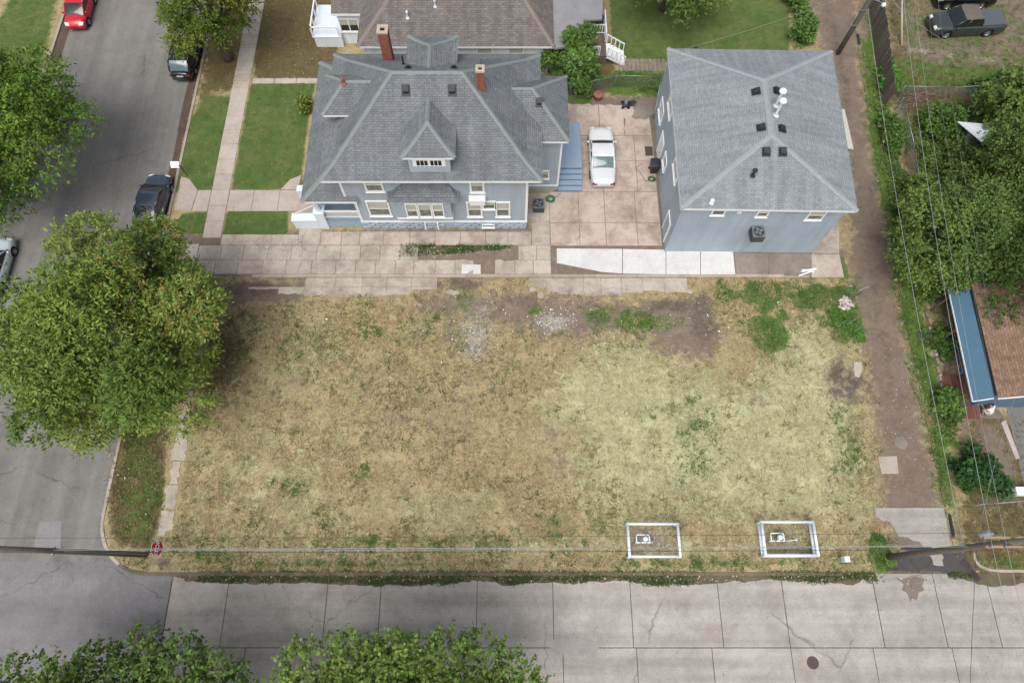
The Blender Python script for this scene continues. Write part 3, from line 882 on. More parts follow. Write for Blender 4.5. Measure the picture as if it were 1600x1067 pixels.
# sloping apron down to the street
for i, (y0, y1) in enumerate([(19.7, 21.45), (21.5, 22.9), (22.95, 24.15)]):
    slab(DW, [(-25.0, y0), (-22.3, y0), (-22.3, y1), (-25.0, y1)], M['concrete'], zs=[-.085, .035, .035, -.085], tilt=0)
xa = [-22.28, -20.9, -19.3, -17.55, -15.9, -14.1, -12.4, -11.0, -9.6, -8.2, -6.9, -5.4, -4.0, -2.7, -1.2, .2, 1.5, 2.75]
R.seed(11)
for j, (y0, y1) in enumerate([(21.75, 22.85), (22.87, 24.02)]):
    for i in range(len(xa) - 1):
        x0, x1 = xa[i] + .012 + (.25 if j else 0) * (i > 0), xa[i + 1] - .012 + (.25 if j else 0) * (i < len(xa) - 2)
        if j == 1 and -7.1 < x0 < -.9: continue          # overgrown gap in the slabs
        mt = M['concrete']
        pts = [(x0, y0), (x1, y0), (x1, y1), (x0, y1)]
        if j == 0 and -5.6 < x0 < -1.0: pts = jag(pts, .12, .3, [2], i)
        if j == 0 and -3.6 < x0 < -2.5: mt = M['new_conc']; pts = [(-3.55, y0), (-2.2, y0), (-2.2, y1 - .35), (-3.55, y1 - .35)]
        slab(DW, pts, mt)
xb = [-20.8, -17.2, -15.3, -13.7, -12.2, -10.9, -9.2, -7.3, -5.5, -3.7, -1.9, -.3, 1.4]
for i in range(len(xb) - 1):
    x0, x1 = xb[i] + .012, xb[i + 1] - .012
    y0, y1 = 24.06, 25.15 if x0 > -13.8 else 26.3
    if x0 < -17: y1 = S(0, 366).y - .05
    if x1 < -13.6 and x0 > -17.3 : y0, y1 = 24.06, (S(0, 366).y - .05 if x0 < -14.5 - 1 else 26.6)
    slab(DW, [(x0, y0), (x1, y0), (x1, y1), (x0, y1)], M['concrete'] if i % 3 else M['pad'])
slab(DW, [(1.42, 24.06), (2.72, 24.06), (2.72, 26.0), (1.42, 26.0)], M['concrete'])
slab(DW, [(1.15, 26.03), (2.72, 26.03), (2.72, 28.4), (1.15, 28.4)], M['concrete'])
# long low gutter kerb
for i in range(13):
    x0 = -18.2 + i * 3.0
    slab(DW, [(x0 + .01, 21.5), (x0 + 2.99, 21.5), (x0 + 2.99, 21.72), (x0 + .01, 21.72)], M['kerb'], .05 if i % 4 else .03, name='kerb_stone')
# broken southern strip
xc = [-18.3, -16.2, -14.4, -12.3, -10.4, -8.7, -7.0, -5.2]
for i in range(len(xc) - 1):
    x0, x1 = xc[i] + .012, xc[i + 1] - .012
    yl = [20.55, 20.2, 20.05, 20.0, 20.02, 20.1, 20.5][i]
    slab(DW, jag([(x0, yl), (x1, yl + .05), (x1, 20.75), (x0, 20.75)], .09, .28, [0], i), M['concrete'], .02)
    if i != 1 and i != 0: slab(DW, [(x0, 20.78), (x1, 20.78), (x1, 21.46), (x0, 21.46)], M['concrete'], .025)
xd = [1.2, 2.4, 3.7, 5.0, 6.2, 7.6, 9.1, 10.6, 12.2]
for i in range(len(xd) - 1):
    x0, x1 = xd[i] + .012, xd[i + 1] - .012
    yl = [20.95, 20.5, 20.15, 20.05, 20.1, 20.25, 20.4, 20.35][i]
    slab(DW, jag([(x0, yl), (x1, yl + (.0 if i > 1 else -.3)), (x1, 21.44), (x0, 21.44)], .08, .28, [0], 30 + i), M['concrete'], .02)
for k, (u, v, r) in enumerate([(845, 461, .35), (832, 452, .25), (703, 456, .3), (712, 458, .34), (1078, 455, .3)]):
    c = S(u, v)
    slab(DW, [(c.x + r * math.cos(a) * R.uniform(.7, 1.2), c.y + r * .7 * math.sin(a) * R.uniform(.7, 1.2)) for a in np.linspace(0, 2 * math.pi, 7)[:-1]], M['concrete'], .03, name='broken_slab')

PAD = tag(empty('parking_pad', (6.5, 29, 0)), 'big stained concrete pad under the white car', 'pad', kind='structure')
xs = [2.75, 4.85, 6.75, 9.0, 10.72]
ys = [24.0, 25.9, 28.55]
grid_slabs(PAD, xs, ys, M['pad'], .03)
grid_slabs(PAD, [4.3, 6.75, 9.3, 10.72], [28.55, 31.3, 33.6], M['pad'], .03)
slab(PAD, jag([(4.3, 33.63), (6.73, 33.63), (6.73, 36.6), (4.0, 36.6), (3.6, 35.4)], .12, .35, [2, 3, 4], 2), M['pad'], .03)
slab(PAD, jag([(6.77, 33.63), (8.6, 33.63), (8.7, 36.5), (6.77, 36.6)], .1, .35, [2], 3), M['pad'], .03)
slab(PAD, jag([(8.64, 33.63), (10.7, 33.63), (10.6, 36.3), (8.74, 36.5)], .1, .35, [2, 3], 4), M['pad'], .025)
sheet('tar_stain', [(983, 158), (1018, 160), (1024, 178), (1006, 188), (986, 184), (990, 172)], M['worn'], 'dark stained patch at the back of the concrete pad', .045, .14, 5)
NC = tag(empty('new_slab', (8, 23, 0)), 'bright new concrete strip across the driveway in front of the garage', 'slab', kind='structure')
pt = lambda u, v: tuple(S(u, v)[:2])
slab(NC, [pt(870, 411), pt(870, 388.5), pt(972, 389.5), pt(972, 427.5), pt(940, 425)], M['new_conc'], .045, name='slab')
slab(NC, [pt(973, 427.6), pt(973, 389.5), pt(1040, 390.5), pt(1040, 428.8)], M['new_conc'], .046)
slab(NC, [pt(1041, 428.8), pt(1041, 390.5), pt(1094, 392), pt(1094, 429.6)], M['new_conc'], .044)
slab(NC, [pt(1095, 429.6), pt(1095, 392), pt(1145, 393), pt(1149, 430)], M['new_conc'], .046)
WS = tag(empty('worn_slabs', (15, 23, 0)), 'worn brown slabs beside the garage and alley', 'slab', kind='structure')
slab(WS, jag([pt(1147, 395), pt(1200, 397), pt(1200, 431), pt(1151, 430)], .05, .3, [3], 1), M['worn'], .03)
slab(WS, jag([pt(1201, 397), pt(1267, 397), pt(1267, 432), pt(1201, 431)], .05, .3, [1, 3], 2), M['worn'], .03)
slab(WS, [pt(1268, 397), pt(1311, 397), pt(1319, 434), pt(1268, 433)], M['concrete'], .03)
slab(WS, [pt(1268, 396), pt(1300, 345), pt(1311, 350), pt(1311, 396)], M['concrete'], .03)
AL = tag(empty('alley_concrete', (24, 5, 0)), 'pale concrete approach at the foot of the alley', 'slab', kind='structure')
slab(AL, jag([pt(1366, 793), pt(1474, 793), pt(1486, 858), pt(1448, 860), pt(1436, 846), pt(1404, 838), pt(1390, 815), pt(1368, 808)], .1, .3, [2, 3, 4, 5, 6], 5), M['street_conc'], .03)
slab(AL, jag([pt(1448, 862), pt(1470, 862), pt(1474, 884), pt(1458, 882)], .12, .25, None, 5), M['street_conc'], .04)
slab(AL, [pt(1372, 713), pt(1401, 712), pt(1404, 740), pt(1377, 740)], M['walk'], .03)
slab(AL, jag([pt(1334, 566), pt(1347, 566), pt(1347, 578), pt(1342, 590), pt(1336, 588)], .06, .25, None, 6), M['walk'], .04)
slab(AL, jag([pt(1322, 448), pt(1332, 446), pt(1334, 468), pt(1324, 466)], .1, .25, None, 7), M['walk'], .03)
PATH = tag(empty('paver_path', (9.5, 38.5, 0)), 'grey paver path beside the backyard lawn', 'path', kind='structure')
q0 = S(968, 112); q1 = S(1040, 96)
k = 0
for i in range(11):
    for j in range(3):
        x0 = q0.x + i * (q1.x - q0.x) / 11; y0 = q0.y + .05 + j * .42
        slab(PATH, [(x0 + .012, y0), (x0 + .26, y0), (x0 + .26, y0 + .40), (x0 + .012, y0 + .40)], M['worn'], .035 + R.uniform(-.008, .01), name='paver', tilt=.02)
YP = tag(empty('side_pad', (32, 10, 0)), 'dark asphalt parking pad with pale edging by the blue-roofed house', 'pad', kind='structure')
slab(YP, [pt(1571, 632), pt(1640, 632), pt(1690, 760), pt(1600, 760), pt(1590, 715)], M['asphalt'], .03)
slab(YP, [pt(1563, 660), pt(1570, 656), pt(1592, 716), pt(1586, 718)], M['walk'], .09, name='edging')
slab(YP, [pt(1503, 625), pt(1560, 640), pt(1572, 655), pt(1512, 652)], M['worn'], .035, name='step_slab')

# ------------------------------------------------------------------ building helpers
def window(parent, o, ux, n, w, h, casing=.12, sash=1, pane=None, trim=None, mull=0):
    """o: lower left corner of the opening on the wall, ux: along the wall, n: outward"""
    o, ux, n = Vector(o), Vector(ux).normalized(), Vector(n).normalized()
    uz = Vector((0, 0, 1))
    f = MB(); d = .07
    f.obb(o - ux * casing - uz * casing, ux * (w + 2 * casing), n * d, uz * casing)
    f.obb(o - ux * casing + uz * h, ux * (w + 2 * casing), n * d, uz * casing)
    f.obb(o - ux * casing, ux * casing, n * d, uz * h)
    f.obb(o + ux * w, ux * casing, n * d, uz * h)
    for i in range(sash):
        zc = h * (i + 1) / (sash + 1)
        f.obb(o + uz * (zc - .02), ux * w, n * .045, uz * .045)
    for i in range(mull):
        xc = w * (i + 1) / (mull + 1)
        f.obb(o + ux * (xc - .04), ux * .08, n * .062, uz * h)
    f.obb(o - ux * (casing + .04) - uz * (casing + .04), ux * (w + 2 * casing + .08), n * .12, uz * .045)
    fr = f.build('window', trim or M['trim'], parent)
    MB().obb(o + n * .004, ux * w, n * .012, uz * h).build('pane', pane or M['pane'], fr)
    b2 = MB().obb(o + n * .018 + uz * h * .52 + ux * .03, ux * (w - .06), n * .006, uz * h * .46)
    b2.build('blind', M['shade'], fr)
    return fr
def door(parent, o, ux, n, w, h, mat, casing=.12):
    o, ux, n = Vector(o), Vector(ux).normalized(), Vector(n).normalized(); uz = Vector((0, 0, 1))
    f = MB()
    f.obb(o, ux * w, n * .04, uz * h)
    dr = f.build('door', mat, parent)
    c = MB()
    c.obb(o - ux * casing, ux * casing, n * .07, uz * (h + casing)).obb(o + ux * w, ux * casing, n * .07, uz * (h + casing)).obb(o + uz * h, ux * w, n * .07, uz * casing)
    c.build('door_frame', M['trim'], dr)
    MB().obb(o + ux * (w - .12) + n * .04 + uz * h * .48, ux * .05, n * .05, uz * .05).build('handle', M['black_metal'], dr)
    return dr
def caps(mb, p, q, w=.17, n1=(0, 0, 1), n2=(0, 0, 1), step=.25):
    """overlapping cap shingles along a ridge or hip; n1, n2: normals of the two slopes"""
    p, q = Vector(p), Vector(q)
    d = (q - p); L = d.length; t = d.normalized()
    n1, n2 = Vector(n1).normalized(), Vector(n2).normalized()
    a, c = t.cross(n1), n2.cross(t)
    up = (n1 + n2).normalized()
    if a.dot(c) > 0: c = -c
    a = a if a.z < .0 else -a if abs(a.z) > .02 else a
    c = c if c.z < .0 else -c if abs(c.z) > .02 else c
    k = max(1, int(L / step))
    for i in range(k):
        s0, s1 = p + t * (L * i / k), p + t * (L * (i + 1.08) / k)
        u0, u1 = up * .035, up * .022
        mb.poly([s0 + u0, s1 + u1, s1 + u1 + a * w, s0 + u0 + a * w])
        mb.poly([s1 + u1, s0 + u0, s0 + u0 + c * w, s1 + u1 + c * w])
        mb.poly([s0 + u0, s0 + u0 + a * w, s0 + a * w - up * .02, s0 - up * .02])
        mb.poly([s0 + u0, s0 + u0 + c * w, s0 + c * w - up * .02, s0 - up * .02])
def nrm(a, b2, c):
    n = (Vector(b2) - Vector(a)).cross(Vector(c) - Vector(a)).normalized()
    return n if n.z > 0 else -n
def fascia(mb, pts, h=.2, closed=True, t=.03):
    """vertical board hanging under a chain of eave points"""
    pts = [Vector(p) for p in pts]
    n = len(pts)
    cen = sum(pts, Vector((0, 0, 0))) / n
    for i in range(n if closed else n - 1):
        a, c = pts[i], pts[(i + 1) % n]
        o = (cen - (a + c) / 2); o.z = 0
        e = (c - a).normalized()
        o = (o - e * o.dot(e)).normalized() * t
        mb.obb(a - Vector((0, 0, h)), c - a, o, Vector((0, 0, h - .012)))
def box_vent(parent, c, n, s=.34, name='roof_vent'):
    """low black box vent standing on a slope with normal n"""
    c, n = Vector(c), Vector(n).normalized()
    down = Vector((n.x, n.y, 0))
    down = down.normalized() if down.length > .01 else Vector((0, -1, 0))
    side = Vector((-down.y, down.x, 0))
    mb = MB(); z = Vector((0, 0, 1))
    o = c - z * .12
    h = .30
    a0, a1 = o - side * s / 2 - down * s / 2, o + side * s / 2 - down * s / 2
    b0, b1 = o - side * s / 2 + down * s / 2, o + side * s / 2 + down * s / 2
    T = [a0 + z * (h + .12), a1 + z * (h + .12), b1 + z * (h - .06), b0 + z * (h - .06)]
    mb.poly([a1, a0, T[0], T[1]]); mb.poly([b0, b1, T[2], T[3]]); mb.poly([a0, b0, T[3], T[0]]); mb.poly([b1, a1, T[1], T[2]]); mb.poly(T[::-1] if False else [T[0], T[3], T[2], T[1]])
    fl = .1
    mb.poly([c + (-side * (s / 2 + fl) - down * (s / 2 + fl)) + n * .02 - z * 0, c + (side * (s / 2 + fl) - down * (s / 2 + fl)) + n * .02, c + side * (s / 2 + fl) + down * (s / 2 + fl) + n * .02, c - side * (s / 2 + fl) + down * (s / 2 + fl) + n * .02])
    # lay the flashing on the slope
    for k in range(4):
        v = Vector(mb.v[-4 + k]); d = (v - c).dot(n)
        mb.v[-4 + k] = tuple(v - z * ((d - .025) / max(n.z, .2)))
    return mb.build(name, M['black_metal'], parent)
def pipe(parent, c, h=.6, r=.05, mat=None, hood=0.0, name='vent_pipe', lean=(0, 0)):
    c = Vector(c); mb = MB()
    t = c + Vector((lean[0], lean[1], h))
    mb.tube([c - Vector((0, 0, .15)), t], r, 8)
    if hood:
        mb.lathe([(0.0, .12), (hood * .7, .10), (hood, .02), (hood, -.06), (0.02, -.06)], t, n=12)
    mb.lathe([(r * 2.6, -.05), (r * 1.2, .1)], c, n=10)
    return mb.build(name, mat or M['galv'], parent, smooth=False)

def hip_dormer(parent, f, s, c, half, front, apex, back, ze, zr, wall_in, wall_z, mat, cap, ex=1.0, glaz=2, name='dormer', side_in=.35, trimm=None, wallmat=None):
    """hipped dormer. f: outward unit vector, s: sideways unit, c: plan point the distances front/apex/back are measured from along f"""
    f, s, c = Vector(f), Vector(s), Vector(c)
    P = lambda a, l, z: Vector((c.x, c.y, 0)) + f * a + s * l + Vector((0, 0, z))
    rows = 7 if ex != 1.0 else 1
    prof = [(i / rows, (i / rows) ** ex) for i in range(rows + 1)]
    mb, cp = MB(), MB()
    pts = []
    for (t, h) in prof:
        z = ze + (zr - ze) * h
        a = front + (apex - front) * t; l = half * (1 - t)
        pts.append((P(a, -l, z), P(a, l, z), P(back, l, z), P(back, -l, z)))
    vv = 0.0
    for i in range(rows):
        A, B = pts[i], pts[i + 1]
        if i < rows - 1:
            mb.slope([A[0], A[1], B[1], B[0]]); 
        else:
            mb.slope([A[0], A[1], B[0]])
        mb.slope([A[1], A[2], B[2], B[1]], eave=f)
        mb.slope([A[3], A[0], B[0], B[3]], eave=f)
        n0, nl, nr = nrm(A[0], A[1], B[0]), nrm(A[3], A[0], B[0]), nrm(A[1], A[2], B[1])
        caps(cp, A[0], B[0], .15, n0, nl); caps(cp, A[1], B[1], .15, n0, nr)
    ap = pts[-1]
    caps(cp, ap[0], ap[2], .15, nrm(pts[-2][3], pts[-2][0], ap[0]), nrm(pts[-2][1], pts[-2][2], ap[0]))
    roof = mb.build(name, mat, parent)
    cp.build('ridge_cap', cap, roof)
    fb = MB(); fascia(fb, [pts[0][3], pts[0][0], pts[0][1], pts[0][2]], .16, closed=False)
    A = pts[0]
    fb.poly([q - Vector((0, 0, .14)) for q in A])
    fb.build('fascia', M['trim'], roof)
    hw = half - side_in
    wb = MB()
    wa = front - wall_in
    wb.obb(P(wa, -hw, wall_z), P(back, -hw, wall_z) - P(wa, -hw, wall_z), s * 2 * hw, Vector((0, 0, ze - .14 - wall_z)))
    wb.build('dormer_wall', wallmat or M['siding'], roof)
    if glaz:
        fr = MB(); wz0, wz1 = ze - .86, ze - .4
        fr.obb(P(wa, -hw * .78, wz0 - .1), s * hw * 1.56, f * .05, Vector((0, 0, .68)))
        wf = fr.build('dormer_window_frame', M['trim'], roof)
        for k in range(glaz):
            w0 = -hw * .66 + k * (hw * 1.32 / glaz) + .06
            ww = hw * 1.32 / glaz - .12
            g = MB()
            for q in range(3):
                g.obb(P(wa + .05, w0 + q * ww / 3 + .02, wz0), s * (ww / 3 - .04), f * .012, Vector((0, 0, .46)))
            g.build('dormer_pane', M['dark_glass'], roof)
    return roof

# ------------------------------------------------------------------ the blue-grey house
H = empty('blue_house', (-5, 25.5, 0), 'large blue-grey two-storey house with slate hip roof and dormers', 'house')
ZE = 6.9
X0, X1, Y0, Y1 = -12.05, 1.92, 24.64, 34.87
RY, RX0, RX1, RZ = 29.75, -7.18, -2.98, 10.7
fl, fz = .95, 7.42                                  # flare near the eave
c0 = [(X0, Y0, ZE), (X1, Y0, ZE), (X1, Y1, ZE), (X0, Y1, ZE)]
kx0, kx1, ky0, ky1 = X0 + fl, X1 - fl, Y0 + fl, Y1 - fl
c1 = [(kx0, ky0, fz), (kx1, ky0, fz), (kx1, ky1, fz), (kx0, ky1, fz)]
ra, rb = (RX0, RY, RZ), (RX1, RY, RZ)
mb = MB()
for i in range(4): mb.slope([c0[i], c0[(i + 1) % 4], c1[(i + 1) % 4], c1[i]])
mb.slope([c1[0], c1[1], rb, ra]); mb.slope([c1[1], c1[2], rb]); mb.slope([c1[2], c1[3], ra, rb]); mb.slope([c1[3], c1[0], ra])
roof = mb.build('roof', M['slate'], H)
nS, nE, nN, nW = nrm(c1[0], c1[1], ra), nrm(c1[1], c1[2], rb), nrm(c1[2], c1[3], ra), nrm(c1[3], c1[0], ra)
cp = MB()
caps(cp, ra, rb, .18, nS, nN)
for q, (n1, n2), t in ((0, (nS, nW), ra), (1, (nS, nE), rb), (2, (nN, nE), rb), (3, (nN, nW), ra)):
    caps(cp, c1[q], t, .165, n1, n2); caps(cp, c0[q], c1[q], .165, n1, n2)
cp.build('ridge_cap', M['slate_cap'], roof)
fb = MB(); fascia(fb, c0, .2); fb.poly([(x, y, ZE - .19) for x, y, z in c0][::-1])
fb.build('fascia', M['trim'], roof)
zS = lambda y: fz + (y - ky0) * (RZ - fz) / (RY - ky0)
zN = lambda y: fz + (ky1 - y) * (RZ - fz) / (ky1 - RY)
zE = lambda x: fz + (kx1 - x) * (RZ - fz) / (kx1 - RX1)
zW = lambda x: fz + (x - kx0) * (RZ - fz) / (RX0 - kx0)
for u, v in ((633, 132), (706, 132)):
    y = 28.9; q = WY(u, v + 4, y)
    box_vent(roof, (q.x, y, zS(y)), nS)
for x in (-6.35, -3.55): box_vent(roof, (x, 30.75, zN(30.75)), nN, .26)
pipe(roof, (-9.15 + 2.3, 31.9, zN(31.9)), .7, .06, M['black_metal'])
pipe(roof, (-1.75, 31.2, zN(31.2)), .7, .05, M['galv']); pipe(roof, (-1.95, 31.9, zN(31.9)), .6, .05, M['galv'])
# walls
WL, WR, WS_, WN = -11.14, 1.03, 25.45, 34.1
mb = MB()
mb.box(WL, WR, WS_, WN, 3.9, ZE - .19); mb.box(-10.64, WR, WS_ + .004, WN, .9, 3.9)
mb.build('wall', M['siding'], H)
mb = MB()
mb.box(-10.68, WR + .04, WS_ - .05, WN + .04, .86, 1.0)                       # water table
mb.box(WR - .12, WR + .035, WS_ - .035, WS_ + .12, 1.0, ZE - .2)              # corner boards
mb.box(-10.68, -10.5, WS_ - .035, WS_ + .1, 1.0, 3.9); mb.box(WL - .035, WL + .13, WS_ - .037, WS_ + .12, 3.9, ZE - .2)
mb.box(WL + .15, WR - .13, WS_ - .03, WS_ + .02, ZE - .42, ZE - .2)
mb.build('trim_board', M['trim'], H)
# painted stone foundation, block by block
fd = MB().box(-10.6, WR - .03, WS_ + .05, WN, 0, .86).build('foundation', M['stone'], H)
blk = {}
for row in range(3):
    x = -10.66 + (.3 if row % 2 else 0)
    if row % 2: xs0 = [-10.66]
    while x < WR - .05:
        w = min(.62, WR + .02 - x)
        if w > .12 and not (-4.95 < x + w / 2 < -3.95):
            key = round(w, 2)
            if key not in blk:
                bb = MB(); a, c, d = w / 2 - .012, .12, .135
                bb.v = [(-a, 0, -d), (a, 0, -d), (a, 0, d), (-a, 0, d), (-a, -c * .5, -d), (a, -c * .5, -d), (a, -c * .5, d), (-a, -c * .5, d),
                        (-a * .82, -c, -d * .72), (a * .86, -c * .9, -d * .7), (a * .8, -c, d * .74), (-a * .84, -c * .85, d * .7)]
                bb.f = [(0, 1, 5, 4), (1, 2, 6, 5), (2, 3, 7, 6), (3, 0, 4, 7), (4, 5, 9, 8), (5, 6, 10, 9), (6, 7, 11, 10), (7, 4, 8, 11), (8, 9, 10, 11)]
                bb.m = [0] * 9; bb.uv = [None] * 9
                blk[key] = bb.mesh('block', M['stone'])
            o = link('block', blk[key], fd, Vector((x + w / 2, WS_ + .05, .143 + row * .285)) - org(H))
        x += w
for row in range(3):
    for k in range(4):
        key = .62
        o = link('block', blk[.62], fd, Vector((WR - .03, WS_ + .4 + k * .62 + (row % 2) * .2, .143 + row * .285)) - org(H)); o.rotation_euler = (0, 0, math.pi / 2)
# windows on the south front
def south_window(u0, u1, vt, vb, Y, h=None, **kw):
    a, c = WY(u0, vb, Y), WY(u1, vb, Y); t = WY((u0 + u1) / 2, vt, Y)
    hh = h or (t.z - a.z)
    return window(H, (a.x + .1, Y, a.z + .1), (1, 0, 0), (0, -1, 0), c.x - a.x - .2, hh - .2, **kw)
south_window(573, 601, 277, 299, WS_, 1.55)
south_window(735, 757, 277, 300, WS_, 1.55)
south_window(579, 613, 316, 337, WS_, 1.85)
south_window(731, 754, 316, 338, WS_, 1.8); south_window(754, 775, 316, 326.5, WS_, .95, sash=0); south_window(775, 797, 316, 338, WS_, 1.8)
# little balcony box under the upper east window
q = WY(745, 300, WS_)
mb = MB().box(q.x - .55, q.x + .55, WS_ - .45, WS_, q.z - .55, q.z - .4).box(q.x - .5, q.x + .5, WS_ - .4, WS_, q.z - 1.0, q.z - .55)
mb.build('window_box', M['trim'], H)
# projecting bay with its own flared roof
BY = WS_ - .5
b0, b1 = WY(622, 340, BY).x, WY(707, 340, BY).x
zb0, zb1 = WY(660, 341, BY).z, WY(660, 309, BY).z
mb = MB().box(b0, b1, BY, WS_, zb0, zb1); bay = mb.build('bay', M['siding'], H)
MB().box(b0 - .04, b1 + .04, BY - .04, WS_, zb0 - .1, zb0 + .05).build('bay_sill', M['trim'], bay)
xq = [WY(u, 325, BY).x for u in (634, 651, 653.5, 673, 675.5, 692)]
for i in range(3):
    window(H, (xq[2 * i] + .06, BY, zb0 + .28), (1, 0, 0), (0, -1, 0), xq[2 * i + 1] - xq[2 * i] - .1, 1.45, .09, sash=0 if i == 1 else 1)
e0, e1 = WY(604, 316.5, BY - .35), WY(717, 316.5, BY - .35); t0, t1 = WY(626, 287, WS_), WY(701, 287, WS_)
mb, cpb = MB(), MB(); rows = 6
ze_, zt_ = e0.z, min(t0.z, 6.3)
prev = None
for i in range(rows + 1):
    t = i / rows; h = t ** 1.7
    yy = BY - .35 + (WS_ - BY + .35) * t
    xl, xr = e0.x + (t0.x - e0.x) * t, e1.x + (t1.x - e1.x) * t
    z = ze_ + (zt_ - ze_) * h
    cur = (Vector((xl, yy, z)), Vector((xr, yy, z)), Vector((xr, WS_, z)), Vector((xl, WS_, z)))
    if prev:
        mb.slope([prev[0], prev[1], cur[1], cur[0]])
        mb.slope([prev[1], prev[2], cur[2], cur[1]], eave=(0, 1, 0)); mb.slope([prev[3], prev[0], cur[0], cur[3]], eave=(0, 1, 0))
    prev = cur
br = mb.build('bay_roof', M['slate'], bay)
MB().box(e0.x + .05, e1.x - .05, BY - .3, WS_, ze_ - .1, ze_ - .01).build('bay_soffit', M['trim'], br)
# basement window and cellar recess
q = WY(674, 348, WS_)
mb = MB().box(q.x - .5, q.x - .4, WS_ - .14, WS_, 0, .88).box(q.x + .4, q.x + .5, WS_ - .14, WS_, 0, .88); rc = mb.build('recess_trim', M['trim'], H)
MB().box(q.x - .4, q.x + .4, WS_ - .02, WS_ + .05, .1, .8).build('cellar_door', M['porch_blue'], H)
q = WY(763, 348.5, WS_)
window(H, (q.x - .38, WS_ - .1, .38), (1, 0, 0), (0, -1, 0), .76, .3, .06, sash=0)
# porch on the street side
PZ = 3.9
pA, pB = S(469.5, 315.5, PZ), S(499, 97, PZ)
px, py0, py1 = pA.x, pA.y, pB.y
pw = 5.45
kk = (pw - PZ) / (WL - px + .15)
tA, tB = (WL + .15, py0 + 2.9, pw), (WL + .15, py1 - 2.9, pw)
mb = MB()
mb.slope([(px, py1, PZ), (px, py0, PZ), tA, tB])
mb.slope([(px, py0, PZ), (-10.3, py0, PZ), (-10.3, py0 + .36, PZ + .19), (WL + .15, py0 + 2.9, pw)])
mb.slope([(WL + .15, py1, PZ), (px, py1, PZ), tB])
pr = mb.build('porch_roof', M['slate'], H)
cp = MB()
caps(cp, (px, py0, PZ), tA, .2, (-kk, 0, 1), (0, -.5, 1)); cp.build('ridge_cap', M['slate_cap'], pr)
cp = MB(); caps(cp, (px, py1, PZ), tB, .2, (-kk, 0, 1), (0, .5, 1)); cp.build('ridge_cap', M['slate_cap'], pr)
mb = MB(); fascia(mb, [(px, py1, PZ), (px, py0, PZ), (-10.3, py0, PZ), (-10.3, py1, PZ)], .22)
mb.poly([(px, py0, PZ - .2), (-10.3, py0, PZ - .2), (-10.3, py1, PZ - .2), (px, py1, PZ - .2)][::-1])
mb.build('porch_fascia', M['trim'], pr)
mb = MB().box(px + .35, -10.6, WS_ + .1, py1 - .4, 0, .95); mb.build('porch_floor', M['stone'], H)
MB().box(px + .3, -10.6, WS_ + .05, py1 - .35, .95, 1.02).build('porch_deck', plain('porch_deck_paint', (120, 136, 152), .6, .1), H)
mb = MB()
q = S(497, 350, 0)
cx, cy = px + .62, WS_ + .28
mb.box(cx - .32, cx + .32, cy - .32, cy + .32, 0, 1.9); mb.box(cx - .38, cx + .38, cy - .38, cy + .38, 1.9, 2.0)
mb.build('porch_pier', M['white_paint'], H)
for yy in (cy, cy + 3.6, cy + 7.2, py1 - .9):
    mb = MB().lathe([(.2, 2.0 if yy == cy else 1.02), (.18, 2.4), (.15, 3.5), (.22, 3.55), (.22, 3.72)], (cx, yy, 0), n=14)
    mb.build('porch_column', M['white_paint'], H, smooth=True)
mb = MB().box(cx - 2.1, cx - .34, cy - .3, cy + .25, 0, 1.0).box(cx - 2.15, cx - .34, cy - .35, cy + .3, 1.0, 1.1)
mb.build('stair_cheek', M['white_paint'], H)
MB().box(cx - 2.1, cx - .34, cy + 2.2, cy + 2.7, 0, 1.0).build('stair_cheek', M['white_paint'], H)
for i in range(4):
    MB().box(cx - 2.0 + i * .42, cx - .34, cy + .25, cy + 2.2, 0 if i == 0 else .24 * i, .24 * (i + 1)).build('step', M['walk'], H)
mb = MB()
mb.box(cx + .32, -10.7, cy - .12, cy + .0, 1.82, 1.92).box(cx + .32, -10.7, cy - .1, cy - .02, 1.12, 1.2)
nb = 26
for i in range(nb):
    x = cx + .42 + i * (-10.75 - cx - .42) / nb
    mb.box(x, x + .05, cy - .09, cy - .04, 1.2, 1.82)
mb.build('porch_railing', M['trim'], H)
mb = MB().bar((cx - 2.0, cy + .2, 1.15), (cx - .3, cy + .3, 2.1), .05, .05); mb.build('handrail', M['white_paint'], H)
door(H, (-10.645, 29.6, 1.02), (0, -1, 0), (-1, 0, 0), 1.0, 2.15, plain('front_door', (96, 66, 50), .5, .15))
window(H, (-10.645, 32.4, 1.9), (0, -1, 0), (-1, 0, 0), 1.2, 1.5)
# dormers and the east wing
hip_dormer(roof, (0, -1, 0), (1, 0, 0), (-5.03, 29.75), 1.62, 4.8, 2.97, .9, 8.78, 9.82, .16, 7.2, M['slate'], M['slate_cap'], 1.3)
hip_dormer(roof, (0, 1, 0), (-1, 0, 0), (-5.12, 29.75), 1.62, 4.8, 2.97, .9, 8.78, 9.82, .16, 7.2, M['slate'], M['slate_cap'], 1.3)
hip_dormer(roof, (-1, 0, 0), (0, -1, 0), (-5.0, 30.23), 1.62, 6.92, 5.37, 3.2, 8.2, 9.42, .45, 7.3, M['slate'], M['slate_cap'], 1.0, side_in=.5)
pipe(roof, (-10.4, 30.1, 9.35), .35, .08, M['rust'], .12)
wingr = hip_dormer(roof, (1, 0, 0), (0, 1, 0), (-5.0, 30.73), 2.72, 8.72, 6.3, 2.5, 6.4, 8.25, .4, 3.0, M['slate'], M['slate_cap'], 1.0, glaz=0, name='wing_roof', side_in=.72)
q = S(846, 147, 7.6); box_vent(wingr, (1.75, 30.0, 7.75), (0, -.68, 1), .3)
WX1, WYs = 3.35, 28.72
MB().box(.9, WX1, WYs, 32.75, .5, 6.25).build('wing_wall', M['siding'], H)
